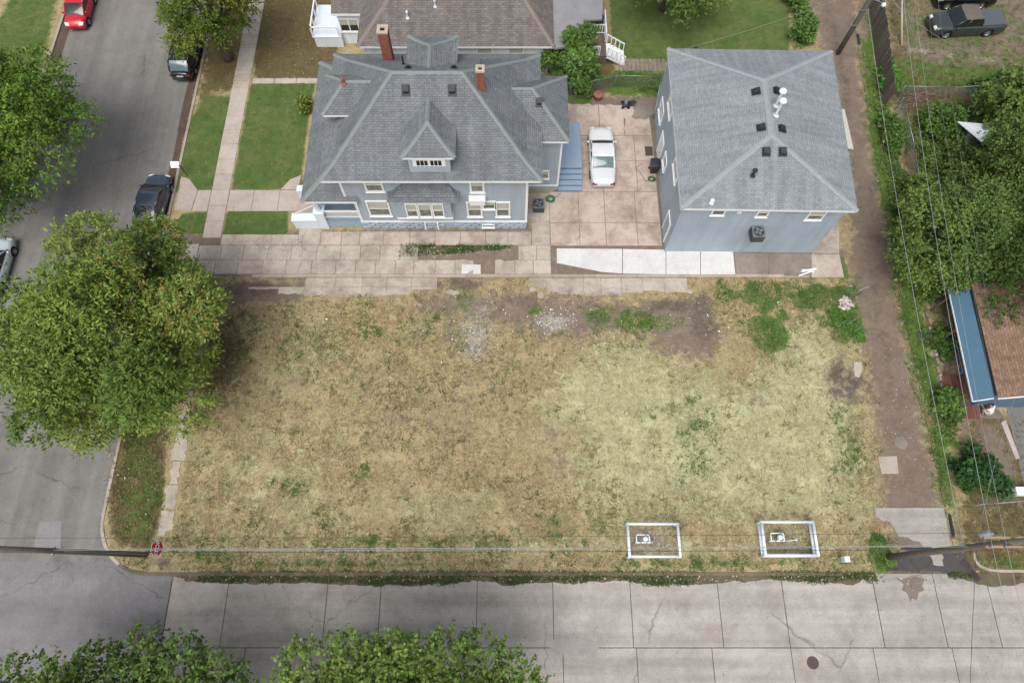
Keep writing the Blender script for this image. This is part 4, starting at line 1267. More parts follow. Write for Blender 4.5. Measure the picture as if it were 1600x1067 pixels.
MB().box(WX1 - .1, WX1 + .035, WYs - .035, WYs + .1, .6, 6.2).box(1.05, WX1 + .03, WYs - .045, WYs + .05, .5, .64).build('trim_board', M['trim'], H)
MB().box(.9, WX1 + .02, WYs - .02, 32.7, 0, .5).build('wing_foundation', M['stone'], H)
q = WY(851, 272, WYs)
window(H, (q.x - .12, WYs, q.z - .45), (1, 0, 0), (0, -1, 0), .36, .8, .09, sash=0)
MB().obb((WX1, 29.6, 2.2), (.12, 0, 0), (0, .14, 0), (0, 0, .3)).build('porch_lamp', M['black_metal'], H)
door(H, (WX1, 30.6, 1.05), (0, 1, 0), (1, 0, 0), .95, 2.05, M['trim'])
# chimneys
def chimney(x, y, w, z0, z1):
    mb = MB(); w2 = w / 2
    for (a, c) in (((-1, -1), (1, -1)), ((1, -1), (1, 1)), ((1, 1), (-1, 1)), ((-1, 1), (-1, -1))):
        p0, p1 = Vector((x + a[0] * w2, y + a[1] * w2, z0)), Vector((x + c[0] * w2, y + c[1] * w2, z0))
        L = (p1 - p0).length
        mb.poly([p0, p1, p1 + Vector((0, 0, z1 - z0)), p0 + Vector((0, 0, z1 - z0))], 0, [(0, z0), (L, z0), (L, z1), (0, z1)])
    ch = mb.build('chimney', M['brick'], roof)
    mb = MB(); t = w * .26
    mb.box(x - w2 - .04, x + w2 + .04, y - w2 - .04, y - w2 + t, z1, z1 + .12).box(x - w2 - .04, x + w2 + .04, y + w2 - t, y + w2 + .04, z1, z1 + .12)
    mb.box(x - w2 - .04, x - w2 + t, y - w2 + t, y + w2 - t, z1, z1 + .12).box(x + w2 - t, x + w2 + .04, y - w2 + t, y + w2 - t, z1, z1 + .12)
    mb.build('chimney_cap', M['mortar_cap'], ch)
    MB().poly([(x - w2 + t, y - w2 + t, z1 + .01), (x + w2 - t, y - w2 + t, z1 + .01), (x + w2 - t, y + w2 - t, z1 + .01), (x - w2 + t, y + w2 - t, z1 + .01)]).build('flue', M['soot'], ch)
    MB().box(x - w2 - .08, x + w2 + .08, y - w2 - .08, y - w2, z0 - .1, z0 + .35).build('flashing', M['galv'], ch)
chimney(-8.1, 33.6, .62, 7.4, 10.1)
chimney(-1.87, 29.3, .46, 9.3, 11.3)
# blue side porch and steps
a0, a1 = S(878, 192, .95), S(911, 262, .95)
EP = empty('side_porch', (4, 30, 0), 'blue painted wooden side porch with four steps beside the white car', 'porch')
MB().box(3.4, 5.12, a1.y, a0.y, .87, .95).build('deck', M['porch_blue'], EP)
MB().box(3.4, 5.07, a1.y + .05, a0.y - .05, .0, .87).build('skirt', M['porch_blue'], EP)
for i in range(4):
    y1 = a1.y - i * .36
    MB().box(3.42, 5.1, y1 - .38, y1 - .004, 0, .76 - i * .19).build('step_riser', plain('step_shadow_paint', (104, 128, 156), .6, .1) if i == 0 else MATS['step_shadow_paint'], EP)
    MB().box(3.4, 5.14, y1 - .40, y1 - .03, .762 - i * .19, .80 - i * .19).build('step_tread', M['porch_blue'], EP)

# ------------------------------------------------------------------ garage apartment
G = empty('garage_apartment', (16, 24, 0), 'pale blue two-storey garage apartment with plain grey hip roof', 'building')
GZE = 5.95
g0 = [S(1064, 326, GZE), S(1341, 330, GZE), S(1300, 80, GZE), S(1043, 76, GZE)]
ga, gb = Vector((16.32, 27.65, 7.55)), Vector((16.5, 32.0, 7.55))
mb = MB(); mb.slope([g0[0], g0[1], ga]); mb.slope([g0[1], g0[2], gb, ga]); mb.slope([g0[2], g0[3], gb]); mb.slope([g0[3], g0[0], ga, gb])
groof = mb.build('roof', M['garage_roof'], G)
gS, gE, gN, gW = nrm(g0[0], g0[1], ga), nrm(g0[1], g0[2], gb), nrm(g0[2], g0[3], gb), nrm(g0[3], g0[0], ga)
cp = MB(); caps(cp, ga, gb, .2, gE, gW)
for q, n1, n2, t in ((0, gS, gW, ga), (1, gS, gE, ga), (2, gN, gE, gb), (3, gN, gW, gb)): caps(cp, g0[q], t, .165, n1, n2)
cp.build('ridge_cap', M['garage_cap'], groof)
mb = MB(); fascia(mb, g0, .2); mb.poly([q - Vector((0, 0, .19)) for q in g0][::-1]); mb.build('fascia', M['trim'], groof)
def on_plane(u, v, p0, n):
    x, y = (u - 800) / 1050, (533.5 - v) / 1050
    d = Vector((x, y * CT + ST, -(CT - y * ST)))
    o = Vector((0, 0, ALT))
    return o + d * ((Vector(p0) - o).dot(n) / d.dot(n))
for u, v, n in ((1197, 238, gS), (1223, 238, gS), (1181, 144, gW), (1189, 200, gW), (1222, 202, gE), (1214, 143, gE), (1174, 113, gN), (1207, 113, gN)):
    box_vent(groof, on_plane(u, v, ga, n), n, .36)
for u, v, n in ((1212, 165, gE), (1212, 180, gE)):
    pipe(groof, on_plane(u, v, ga, n), 1.3, .09, M['white_paint'], .24, 'flue_pipe')
for u, v, n, h in ((1157, 98, gN, .5), (1086, 79, gN, .2), (1176, 274, gS, .5)):
    pipe(groof, on_plane(u, v, ga, n), h, .08, M['black_metal'], .16)
pipe(groof, on_plane(1112, 316, ga, gS), .18, .07, M['white_paint'], .14)
gw0, gw1, gw2, gw3 = Vector((10.82, 23.55, 0)), Vector((21.25, 23.45, 0)), Vector((22.0, 36.0, 0)), Vector((11.05, 36.05, 0))
mb = MB(); zt = Vector((0, 0, GZE - .18))
for a, c in ((gw0, gw1), (gw1, gw2), (gw2, gw3), (gw3, gw0)): mb.poly([a, c, c + zt, a + zt])
mb.build('wall', M['garage_siding'], G)
mb = MB()
mb.obb(gw0 - Vector((.03, .03, 0)), (.1, 0, 0), (0, .1, 0), zt).build('corner_board', M['garage_siding'], G)
def gw(u0, u1, vb, h):
    a, c = WY(u0, vb, 23.5), WY(u1, vb, 23.48)
    window(G, (a.x + .1, 23.5 - .0025 * (a.x - 16) - .01, a.z + .1), (1, -.0096, 0), (0, -1, 0), c.x - a.x - .2, h, .1)
gw(1109, 1131, 336, .9); gw(1179, 1198, 338.5, .85); gw(1256, 1283, 343, .95)
q = WY(1155, 332, 23.5); MB().box(q.x - .15, q.x + .15, 23.44, 23.5, q.z - .08, q.z + .08).build('wall_vent', M['trim'], G)
wdir = (gw3 - gw0).normalized(); wn_ = Vector((-wdir.y, wdir.x, 0))
def west(Yc, z, w, h, kind='w', **kw):
    o = gw0 + wdir * (Yc + w / 2 - gw0.y); o.z = z
    if kind == 'w': window(G, o + wn_ * .0, -wdir, wn_, w, h, .1, **kw)
    else: door(G, o, -wdir, wn_, w, h, kind)
west(34.0, 1.75, 1.3, 1.15); west(32.2, 4.45, 1.4, 1.1); west(29.6, 1.75, .9, .85, sash=0); west(27.0, 4.4, 1.5, 1.15)
west(31.6, .05, 1.0, 2.15, M['trim']); west(24.9, .05, 1.0, 2.15, M['garage_siding'])
# plank awning over the alley door
mb = MB(); q0, q1 = S(1314, 170, 4.5), S(1334, 232, 4.5)
MB().obb((21.75, q1.y, 4.6), (1.45, 0, -.25), (0, q0.y - q1.y, 0), (0, 0, .06)).build('awning', plain('pale_awning', (186, 184, 176), .7, .15), G)
MB().bar((23.0, q1.y + .05, 4.36), (21.75, q1.y + .05, 3.5), .05, .05).build('awning_bracket', M['black_metal'], G)
# condenser on wall brackets
def condenser(root, c, w=.78, h=.7):
    c = Vector(c)
    mb = MB().box(c.x - w / 2, c.x + w / 2, c.y - w / 2, c.y + w / 2, c.z, c.z + h)
    mb.build('casing', plain('condenser_grey', (120, 126, 128), .5, .1, metal=.3) if 'condenser_grey' not in MATS else MATS['condenser_grey'], root)
    mb = MB()
    for k in range(7):
        z = c.z + .08 + k * (h - .16) / 7
        mb.box(c.x - w / 2 - .012, c.x + w / 2 + .012, c.y - w / 2 - .012, c.y + w / 2 + .012, z, z + .035)
    mb.build('louvre', M['dark_plastic'], root)
    mb = MB().lathe([(w * .44, h + .003), (w * .44, h + .03), (w * .40, h + .03), (w * .38, h + .006), (.0, h + .006)], c, n=24)
    mb.build('fan_ring', M['black_metal'], root)
    mb = MB()
    for k in range(4):
        a = k * math.pi / 2 + .4
        mb.bar(c + Vector((math.cos(a) * .05, math.sin(a) * .05, h + .02)), c + Vector((math.cos(a) * w * .36, math.sin(a) * w * .36, h + .02)), .16, .012)
    mb.build('fan_blade', M['galv'], root)
    mb = MB()
    for k in range(3):
        r = w * (.14 + .11 * k)
        mb.tube([c + Vector((r * math.cos(a), r * math.sin(a), h + .05)) for a in np.linspace(0, 2 * math.pi, 17)], .008, 4, cap=False)
    mb.build('guard', M['galv'], root)
q = WY(1180, 371, 23.0)
a2 = empty('wall_air_conditioner', (q.x, 23.0, q.z), 'grey air conditioner bracketed high on the pale blue garage wall', 'air conditioner')
condenser(a2, (q.x, 23.02, q.z), .8, .72)
MB().bar((q.x - .3, 23.44, q.z - .06), (q.x - .3, 22.7, q.z - .06), .05, .06).bar((q.x + .3, 23.44, q.z - .06), (q.x + .3, 22.7, q.z - .06), .05, .06).build('bracket', M['black_metal'], a2)
q = S(841, 326, .06)
a1_ = empty('air_conditioner', (q.x, q.y, 0), 'grey air conditioner on the ground at the blue house corner', 'air conditioner')
condenser(a1_, (q.x, q.y, .09), .78, .68)
MB().box(q.x - .5, q.x + .5, q.y - .5, q.y + .5, .0, .085).build('base_pad', M['walk'], a1_)

# ------------------------------------------------------------------ white house at the back
B = empty('white_house', (-4, 39.7, 0), 'white single-storey house with wide brown shingle roof behind the blue house', 'house')
bz = 3.2
p0, p1 = S(557, 73, bz), S(866, 74, bz)
bx0, bx1, by = p0.x, p1.x, p0.y
rz, ry = 6.4, by + 5.6
mb = MB(); E = [(bx0, by, bz), (bx1, by, bz), (bx1, by + 11, bz), (bx0, by + 11, bz)]
r0, r1 = (bx0 + 4.6, ry, rz), (bx1 - 4.2, ry, rz)
mb.slope([E[0], E[1], r1, r0]); mb.slope([E[1], E[2], r1]); mb.slope([E[2], E[3], r0, r1]); mb.slope([E[3], E[0], r0])
broof = mb.build('roof', M['brown_roof'], B)
cp = MB()
bS, bE, bW = nrm(E[0], E[1], r0), nrm(E[1], E[2], r1), nrm(E[3], E[0], r0)
caps(cp, E[0], r0, .2, bS, bW); caps(cp, E[1], r1, .2, bS, bE); caps(cp, r0, r1, .2, bS, (0, 1, 1))
cp.build('ridge_cap', plain('brown_caps', (128, 116, 110), .9, .15, 5), broof)
mb = MB(); fascia(mb, E, .2); mb.poly([(x, y, bz - .19) for x, y, z in E][::-1]); mb.build('gutter', M['trim'], broof)
MB().box(bx0 + .35, bx1 - .35, by + .4, by + 10.6, 0, bz - .19).build('wall', M['white_siding'], B)
for x in (-6.5, -2.6, -.2): window(B, (x, by + .4, 1.5), (1, 0, 0), (0, -1, 0), 1.0, 1.2, .1)
for u, v in ((637, 28), (680, 10)):
    pipe(broof, on_plane(u, v, E[0], bS), .5, .06, M['white_paint'], .1)
wz = S(560, 22, bz)
wx0, wx1, wyy = S(517, 22, bz).x, bx0 + .6, wz.y
MB().box(wx0 + .3, wx1, wyy + .3, wyy + 7, 0, bz - .19).build('wing_wall', M['white_siding'], B)
mb = MB(); mb.slope([(wx0, wyy, bz), (wx1, wyy, bz), (wx1, wyy + 4, bz + 1.6), (wx0, wyy + 4, bz + 1.6)]); mb.poly([(wx0, wyy, bz - .19), (wx0, wyy + 7, bz - .19), (wx1, wyy + 7, bz - .19), (wx1, wyy, bz - .19)])
wr = mb.build('wing_roof', M['brown_roof'], B)
MB().box(wx0, wx1, wyy - .02, wyy + .03, bz - .2, bz - .012).box(wx0 - .02, wx0 + .02, wyy + .03, wyy + 4, bz - .2, bz - .012).build('wing_fascia', M['trim'], wr)
q = WY(534, 52, wyy + .3); window(B, (q.x + .1, wyy + .3, 1.3), (1, 0, 0), (0, -1, 0), 1.35, 1.1, .08, sash=0, mull=1, pane=M['dark_glass'])
# its white front porch on the west
mb = MB().box(wx0 - 1.9, wx0 + .3, wyy - .1, wyy + 3.2, 0, 1.0); wp = mb.build('porch_base', M['white_siding'], B)
MB().box(wx0 - 2.0, wx0 + .3, wyy - .15, wyy + 3.3, 1.0, 1.08).build('porch_floor', M['white_paint'], wp)
mb = MB().box(wx0 - 2.0, wx0 - 1.9, wyy - .1, wyy + 3.2, 1.9, 2.0).box(wx0 - 2.0, wx0 + .2, wyy - .1, wyy, 1.9, 2.0)
for k in range(4): mb.box(wx0 - 2.0, wx0 - 1.9, wyy - .1 + k * 1.05, wyy + k * 1.05, 1.08, 1.9)
mb.box(wx0 + .1, wx0 + .2, wyy - .1, wyy, 1.08, 1.9)
mb.build('porch_rail', M['trim'], wp)
# flat tin roof on the east
mz = 3.05
mp = [S(866, 76, mz), S(916, 69, mz), S(916, 32, mz), S(941, 30, mz), S(944, -70, mz + .1), S(862, -70, mz + .3)]
mb = MB(); mb.slope(mp)
for a, c in zip(mp, mp[1:] + mp[:1]): mb.poly([a, c, c - Vector((0, 0, .16)), a - Vector((0, 0, .16))])
mb.build('tin_roof', M['tin'], B)
MB().box(bx1 - .35, S(908, 60, mz).x, by + .7, by + 9, 0, 2.85).build('annex_wall', M['white_siding'], B)

# back deck with white rails and stairs
D = empty('back_deck', (6.6, 40, 0), 'brown back deck with white railings and white stairs by the lawn', 'deck')
dz = .95
d0, d1 = S(917, 88, dz), S(948, 30, dz)
dx0, dx1, dy0, dy1 = d0.x, S(948, 88, dz).x, d0.y, d1.y
nbd = 9
for i in range(nbd):
    w = (dx1 - dx0) / nbd
    MB().box(dx0 + i * w, dx0 + (i + 1) * w - .02, dy0, dy1, dz - .05, dz).build('board', M['wood'], D)
MB().box(dx0, dx1, dy0 + .02, dy0 + .1, 0, dz - .06).box(dx1 - .1, dx1 - .02, dy0 + .1, dy1, 0, dz - .06).build('skirt', M['wood'], D)
def rail(p, q, h=.9, n=8, name='railing'):
    p, q = Vector(p), Vector(q); z = Vector((0, 0, 1)); mb = MB()
    mb.bar(p + z * h, q + z * h, .09, .07); mb.bar(p + z * .12, q + z * .12, .06, .06)
    for i in range(n + 1):
        c = p.lerp(q, i / n); mb.bar(c + z * (.12 if 0 < i < n else 0), c + z * h, .07, .07)
    mb.build(name, M['trim'], D)
rail((dx0 + .2, dy0 + .05, dz), (dx1 - .6, dy0 + .05, dz), n=6)
rail((dx0 + .4, dy1 - 1.6, dz), (dx0 + 1.5, dy1 - 1.6, dz), n=5); rail((dx1 - .05, dy0 + 1.5, dz), (dx1 - .05, dy1, dz), n=9)
for i in range(5):
    x = dx1 + i * .3
    MB().box(x, x + .32, dy0 + .05, dy0 + 1.3, dz - .06 - i * .18, dz - .0 - i * .18).build('tread', M['trim'], D)
for yy in (dy0 + .0, dy0 + 1.36):
    mb = MB().bar((dx1, yy, dz + .85), (dx1 + 1.5, yy, .85), .09, .07).bar((dx1, yy, dz - .1), (dx1 + 1.5, yy, .0), .05, .2)
    for i in range(5):
        mb.bar((dx1 + .05 + i * .36, yy, dz - .05 - i * .22), (dx1 + .05 + i * .36, yy, dz + .83 - i * .22), .07, .07)
    mb.build('stair_railing', M['trim'], D)
# barbecue and red toy on the deck
q = S(940, 40, dz)
bq = empty('barbecue', (q.x - .2, q.y, dz), 'black covered barbecue on the back deck', 'barbecue')
c = Vector((q.x - .2, q.y, dz))
MB().lathe([(.0, .55), (.2, .6), (.3, .75), (.3, .8), (.24, .98), (.1, 1.06), (0, 1.07)], c, n=14).build('bowl', M['black_metal'], bq, True)
for k in range(3):
    a = k * 2.1; MB().bar(c + Vector((.2 * math.cos(a), .2 * math.sin(a), .62)), c + Vector((.3 * math.cos(a), .3 * math.sin(a), 0)), .03, .03).build('leg', M['black_metal'], bq)

# ------------------------------------------------------------------ house with blue roof on the right
C = empty('blue_roofed_house', (32, 12.4, 0), 'low house with tan shingles and a deep blue porch roof across the alley', 'house')
o0, o1 = S(1521, 627, 2.5), S(1483, 452, 2.5)
i0, i1 = S(1554, 622, 3.05), S(1513, 446, 3.05)
mb = MB(); mb.slope([o1, o0, i0, i1]); pr4 = mb.build('porch_roof', M['blue_tin'], C)
mb = MB(); mb.bar(o0 - Vector((0, 0, .05)), i0 - Vector((0, 0, .05)), .05, .1).bar(o0 - Vector((0.02, 0, .06)), o1 - Vector((0.02, 0, .06)), .04, .1); mb.build('roof_edge', M['trim'], pr4)
tz = 3.2
ty0 = i0.y - .05; tx0, tx1 = i0.x + .1, i0.x + 14
tr0, tr1 = (tx0 + 5.0, ty0, 5.0), (tx0 + 5.0, i1.y, 5.0)
mb = MB(); mb.slope([(i1.x + .12, i1.y, tz), (tx0, ty0, tz), tr0, tr1]); mb.slope([(tx0 + 10, ty0, tz), (tx0 + 10, i1.y, tz), tr1, tr0])
r4 = mb.build('roof', M['tan_roof'], C)
cp = MB(); caps(cp, tr0, tr1, .2, (-.3, 0, 1), (.3, 0, 1)); cp.build('ridge_cap', plain('tan_caps', (150, 116, 98), .9, .15, 5), r4)
mb = MB(); mb.bar((tx0, ty0 - .03, tz - .05), (tr0[0], ty0 - .03, 4.95), .05, .16).bar((tr0[0], ty0 - .03, 4.95), (tx0 + 10, ty0 - .03, tz - .05), .05, .16); mb.build('rake_board', M['trim'], r4)
mb = MB(); wy4 = ty0 + .35
mb.poly([(tx0 + .3, wy4, 0), (tx0 + 9.7, wy4, 0), (tx0 + 9.7, wy4, tz), (tx0 + 5, wy4, 4.9), (tx0 + .3, wy4, tz)])
mb.poly([(i1.x + .35, i1.y, 0), (tx0 + .3, wy4, 0), (tx0 + .3, wy4, tz), (i1.x + .35, i1.y, tz)])
mb.build('wall', M['blue_siding'], C)
for k in range(4):
    q = o0.lerp(o1, (k + .1) / 3.3); MB().box(q.x + .1, q.x + .2, q.y, q.y + .1, 0, 2.45).build('post', M['wood'], C)
nb = 9
for i in range(nb):
    x0 = o0.x - .12 + i * .21
    MB().box(x0, x0 + .19, o0.y - .45, o0.y + 2.4, .24, .30).build('deck_board', M['redwood'], C)
MB().box(o0.x - .1, o0.x + 1.75, o0.y - .4, o0.y + 2.3, 0, .235).build('deck_base', M['worn'], C)
for i in range(12):
    q = o0.lerp(o1, .05 + i * .075)
    MB().box(q.x - .28, q.x - .1, q.y, q.y + .42, 0, R.uniform(.12, .32)).build('edging_block', (M['walk'], M['arm_wood'], M['worn'])[i % 3], C)

# ------------------------------------------------------------------ vehicles
def paint(name, c, rough=.28, metal=.25):
    return plain(name, c, rough, .06, 1.5, metal=metal, spec=.5, coat=.7)
M['head'] = glass('headlamp', (206, 206, 200), .1, .7)
M['tail'] = glass('tail_lamp', (120, 22, 24), .2, .6)
M['plate'] = plain('number_plate', (205, 210, 214), .5, .05)

def make_car(name, label, loc, rz, body, L=4.6, W=1.8, Hh=1.45, hood=1.25, deck=1.0, belt=.92, ws=.75, rw=.7, zh=.86, zd=.95, rnd=2.6,
             roofw=.66, nose=.58, tailz=.72, wb=None, kind='car', rear_glass=None, roof_mat=None, group=None, bed=False, wr=.32):
    """hood, deck: lengths of bonnet and boot; ws, rw: run of windscreen and rear screen; x points forward"""
    root = empty(name, (0, 0, 0), label, kind, group)
    ORG[root.name] = Vector((0, 0, 0))
    hl, hw = L / 2, W / 2
    wb = wb or L * .585
    wx = (wb / 2 + .05, -wb / 2 + .05)
    zs0 = .24
    xc = hl - hood                                  # cowl
    xd = -hl + deck                                 # start of boot lid
    n = 46
    st = [(-hl + L * i / (n - 1)) for i in range(n)]
    mb = MB(); rings = []
    for x in st:
        e = min(1, abs(x) / hl)
        w = hw * (1 - .16 * e ** 6 - .05 * e ** 2) if rnd < 4 else hw * (1 - .07 * e ** 8)
        # top line
        if x > xc:
            t = (x - xc) / hood
            top = belt + (zh - belt) * min(1, t * 3) - (zh - nose) * max(0, (t - .45) / .55) ** rnd
        elif x < xd:
            t = (xd - x) / max(deck, .01)
            top = belt + (zd - belt) * min(1, t * 3) - (zd - tailz) * max(0, (t - .6) / .4) ** (rnd + .8)
        else:
            top = belt
        zs = zs0 + .12 * max(0, (e - .88) / .12)
        for wxx in wx:
            dx = abs(x - wxx); Ra = wr + .06
            if dx < Ra: zs = max(zs, wr + math.sqrt(Ra * Ra - dx * dx) * .98)
        sh = max(zs + .05, top - .10)
        mid = max(zs + .03, min(.55, sh - .05))
        rings.append([(0, zs), (w * .8, zs), (w * .965, zs + .015), (w, mid), (w * .985, (mid + sh) / 2), (w * .95, sh), (w * .87, top - .02), (w * .62, top + .012), (w * .3, top + .03), (0, top + .035)])
    k = len(rings[0])
    full = []
    for x, r in zip(st, rings):
        ring = [(x, y, z) for y, z in r] + [(x, -y, z) for y, z in r[-2:0:-1]]
        full.append(ring)
    m_ = len(full[0])
    for ring in full: mb.v += ring
    for i in range(n - 1):
        for j in range(m_):
            a, c = i * m_ + j, i * m_ + (j + 1) % m_
            mb.f.append((a, a + m_, c + m_, c)); mb.m.append(0); mb.uv.append(None)
    mb.f.append(tuple(range(m_))); mb.f.append(tuple((n - 1) * m_ + j for j in reversed(range(m_)))); mb.m += [0, 0]; mb.uv += [None, None]
    bo = mb.build('body', body, root, smooth=True)
    # dark under-body so the arches read as deep
    MB().box(-hl + .25, hl - .25, -hw + .22, hw - .22, .2, .6).build('chassis', M['rubber'], root)
    # cabin
    gw_, rw_ = hw * .885, hw * roofw * 1.14
    zb, zr = belt - .01, Hh
    xf, xr = xc + .12, xd + .0
    xfr, xrr = xf - ws, xr + rw
    Bf, Br = [Vector((xf, s * gw_, zb)) for s in (1, -1)], [Vector((xr, s * gw_ * .97, zb)) for s in (1, -1)]
    Rf, Rr = [Vector((xfr, s * rw_, zr - .05)) for s in (1, -1)], [Vector((xrr, s * rw_ * .97, zr - .06)) for s in (1, -1)]
    top = MB().patch(Rr[1], Rf[1], Rf[0], Rr[0], 10, 8, (0, 0, .075))
    top.build('roof', roof_mat or body, root, smooth=True)
    MB().patch(Bf[1], Rf[1], Rf[0], Bf[0], 6, 8, (.10, 0, .02)).build('windscreen', M['car_glass'], root, smooth=True)
    MB().patch(Rr[1], Br[1], Br[0], Rr[0], 6, 8, (-.07, 0, .02)).build('rear_window', rear_glass or M['car_glass'], root, smooth=True)
    for s in (0, 1):
        sg = 1 if s == 0 else -1
        q = [Br[s], Bf[s], Rf[s], Rr[s]]
        if s == 0: q = [Bf[s], Br[s], Rr[s], Rf[s]]
        sw = MB().patch(*q, 8, 5, (0, sg * .035, 0)).build('side_window', M['car_glass'], root, smooth=True)
        pil = MB()
        pil.tube([Bf[s], Bf[s].lerp(Rf[s], .5) + Vector((.03, sg * .015, .02)), Rf[s]], .045, 6)
        pil.tube([Br[s], Br[s].lerp(Rr[s], .5) + Vector((-.02, sg * .015, .02)), Rr[s]], .075 if not bed else .05, 6)
        pil.tube([Rf[s], Rf[s].lerp(Rr[s], .5) + Vector((0, sg * .02, .03)), Rr[s]], .04, 6)
        mid = .47 if not bed else .35
        pil.bar(Bf[s].lerp(Br[s], mid) + Vector((0, sg * .035, 0)), Rf[s].lerp(Rr[s], mid - .02) + Vector((0, sg * .02, 0)), .07, .035, up=(1, 0, 0))
        pil.build('pillar', body, root, smooth=True)
        # mirror, handle, lamps
        mp = Vector((xf - .22, sg * (hw * .98), belt + .06))
        MB().lathe([(0, -.09), (.06, -.07), (.085, 0), (.06, .07), (0, .09)], mp + Vector((0, sg * .09, .02)), 'y', 10).bar(mp - Vector((0, sg * .08, .03)), mp + Vector((0, sg * .06, 0)), .05, .04).build('mirror', body, root, smooth=True)
        for hx in ((.25, -.75) if not bed else (.1,)):
            MB().box(hx - .1, hx + .1, sg * (hw * .985) - .02, sg * (hw * .985) + .02, .72, .755).build('door_handle', M['black_metal'] if kind != 'white' else body, root)
        wl_ = hw * .82
        hd = MB().patch((hl - .30, sg * hw * .90, zh - .12), (hl - .05, sg * hw * .80, nose + .08), (hl - .02, sg * hw * .42, nose + .09), (hl - .2, sg * hw * .45, zh - .07), 5, 4, (.03, 0, .05))
        if sg < 0: hd.f = [f[::-1] for f in hd.f]
        hd.build('headlight', M['head'], root, smooth=True)
        tl = MB().box(-hl - .012, -hl + .1, min(sg * hw * .50, sg * hw * .86), max(sg * hw * .50, sg * hw * .86), tailz - .16, tailz + .0)
        tl.build('tail_light', M['tail'], root)
    MB().box(-hl - .02, -hl + .05, -.26, .26, tailz - .17, tailz - .05).build('number_plate', M['plate'], root)
    MB().patch((hl - .07, -hw * .40, nose + .05), (hl - .0, -hw * .40, nose - .14), (hl - .0, hw * .40, nose - .14), (hl - .07, hw * .40, nose + .05), 3, 5, (.06, 0, 0)).build('grille', M['black_metal'], root)
    # seams on bonnet and doors
    for s in (1, -1):
        for hx in (xf - .35, (xf + xr) / 2, xr + .15):
            MB().box(hx - .006, hx + .006, s * hw * .992 - .004, s * hw * .992 + .004, .36, belt - .12).build('door_seam', M['soot'], root)
    if bed:
        by0, by1, bx1_, bx0_ = -hw * .86, hw * .86, xd - .05, -hl + .1
        MB().patch((bx0_, by0, zd + .04), (bx1_, by0, zd + .04), (bx1_, by1, zd + .04), (bx0_, by1, zd + .04), 8, 8, (0, 0, .05)).build('tonneau_cover', bed, root, smooth=True)
    # wheels
    ty = MB().lathe([(wr * .62, -.10), (wr * .92, -.115), (wr, -.08), (wr, .08), (wr * .92, .115), (wr * .62, .10)], (0, 0, 0), 'y', 22)
    tym = ty.mesh('wheel', M['rubber'], smooth=True)
    rm = MB().lathe([(.0, .085), (wr * .16, .09), (wr * .2, .06), (wr * .5, .05), (wr * .6, .095), (wr * .64, .10)], (0, 0, 0), 'y', 22)
    for q in range(5):
        a = q * 2 * math.pi / 5
        rm.bar((math.cos(a) * wr * .12, .085, math.sin(a) * wr * .12), (math.cos(a) * wr * .58, .09, math.sin(a) * wr * .58), .07, .03, up=(0, 1, 0))
    rmm = rm.mesh('rim', M['rim'], smooth=False)
    for x in wx:
        for s in (1, -1):
            w_ = link('wheel', tym, root, (x, s * (hw - .12), wr))
            if s < 0: w_.rotation_euler = (0, 0, math.pi)
            link('rim', rmm, w_, (0, 0, 0))
    root.location = loc
    root.rotation_euler = (0, 0, rz)
    return root

N_ = math.pi / 2
CP = 'vehicles parked along the side street'
make_car('parked_car', 'silver-white sedan parked on the concrete pad by the blue steps', (6.68, 31.25, .03), N_ - .0, paint('silver_white', (216, 218, 220), .3, .1),
         L=5.15, W=1.92, Hh=1.42, hood=1.5, deck=1.25, belt=.93, ws=.62, rw=.72, zh=.93, zd=.96, rnd=3.0, roofw=.72, nose=.66, tailz=.80, rear_glass=M['rear_glass'])
make_car('parked_car', 'dark blue-grey sedan parked at the kerb beside the big tree', (-25.98, 27.25, -.1), N_ - .05, paint('gunmetal_blue', (66, 78, 94), .2, .5),
         L=4.85, W=1.86, Hh=1.46, hood=1.15, deck=.62, belt=.93, ws=.95, rw=1.05, zh=.9, zd=1.0, rnd=2.2, roofw=.70, nose=.6, tailz=.84, group=CP)
make_car('parked_car', 'black hatchback seen from behind under the upper street tree', (-26.0, 41.0, -.1), N_ - .02, paint('black_paint', (26, 28, 32), .18, .3),
         L=4.5, W=1.78, Hh=1.62, hood=1.05, deck=.30, belt=1.0, ws=.7, rw=.55, zh=.98, zd=1.0, rnd=2.6, roofw=.76, nose=.66, tailz=.9, group=CP, rear_glass=glass('pale_reflecting_glass', (96, 116, 124), .08, .8))
make_car('parked_car', 'bright red hatchback facing down the street at the top edge', (-35.75, 46.15, -.1), -N_ + .03, paint('red_paint', (196, 20, 38), .25, .1),
         L=4.15, W=1.74, Hh=1.48, hood=1.0, deck=.4, belt=.95, ws=.85, rw=.6, zh=.92, zd=.98, rnd=2.2, roofw=.72, nose=.58, tailz=.86, group=CP)
make_car('parked_car', 'pale car almost hidden under the trees at the left edge', (-36.0, 22.0, -.1), N_ + .0, paint('pale_paint', (196, 206, 212), .3, .15),
         L=4.7, W=1.8, Hh=1.45, hood=1.25, deck=1.0, group=CP)
make_car('pickup_truck', 'dark green-black pickup truck with worn roof parked on the dirt yard', (37.0, 44.35, 0), math.pi + .06, paint('dull_black_green', (58, 64, 66), .38, .3),
         L=5.9, W=1.98, Hh=1.78, hood=1.55, deck=2.15, belt=1.08, ws=.7, rw=.18, zh=1.06, zd=1.08, rnd=5, roofw=.72, nose=.74, tailz=1.02, wb=3.4, kind='truck',
         roof_mat=plain('sun_worn_roof', (98, 92, 86), .7, .35, 2.5, fine=6), bed=paint('tonneau', (88, 92, 98), .3, .2), wr=.38)
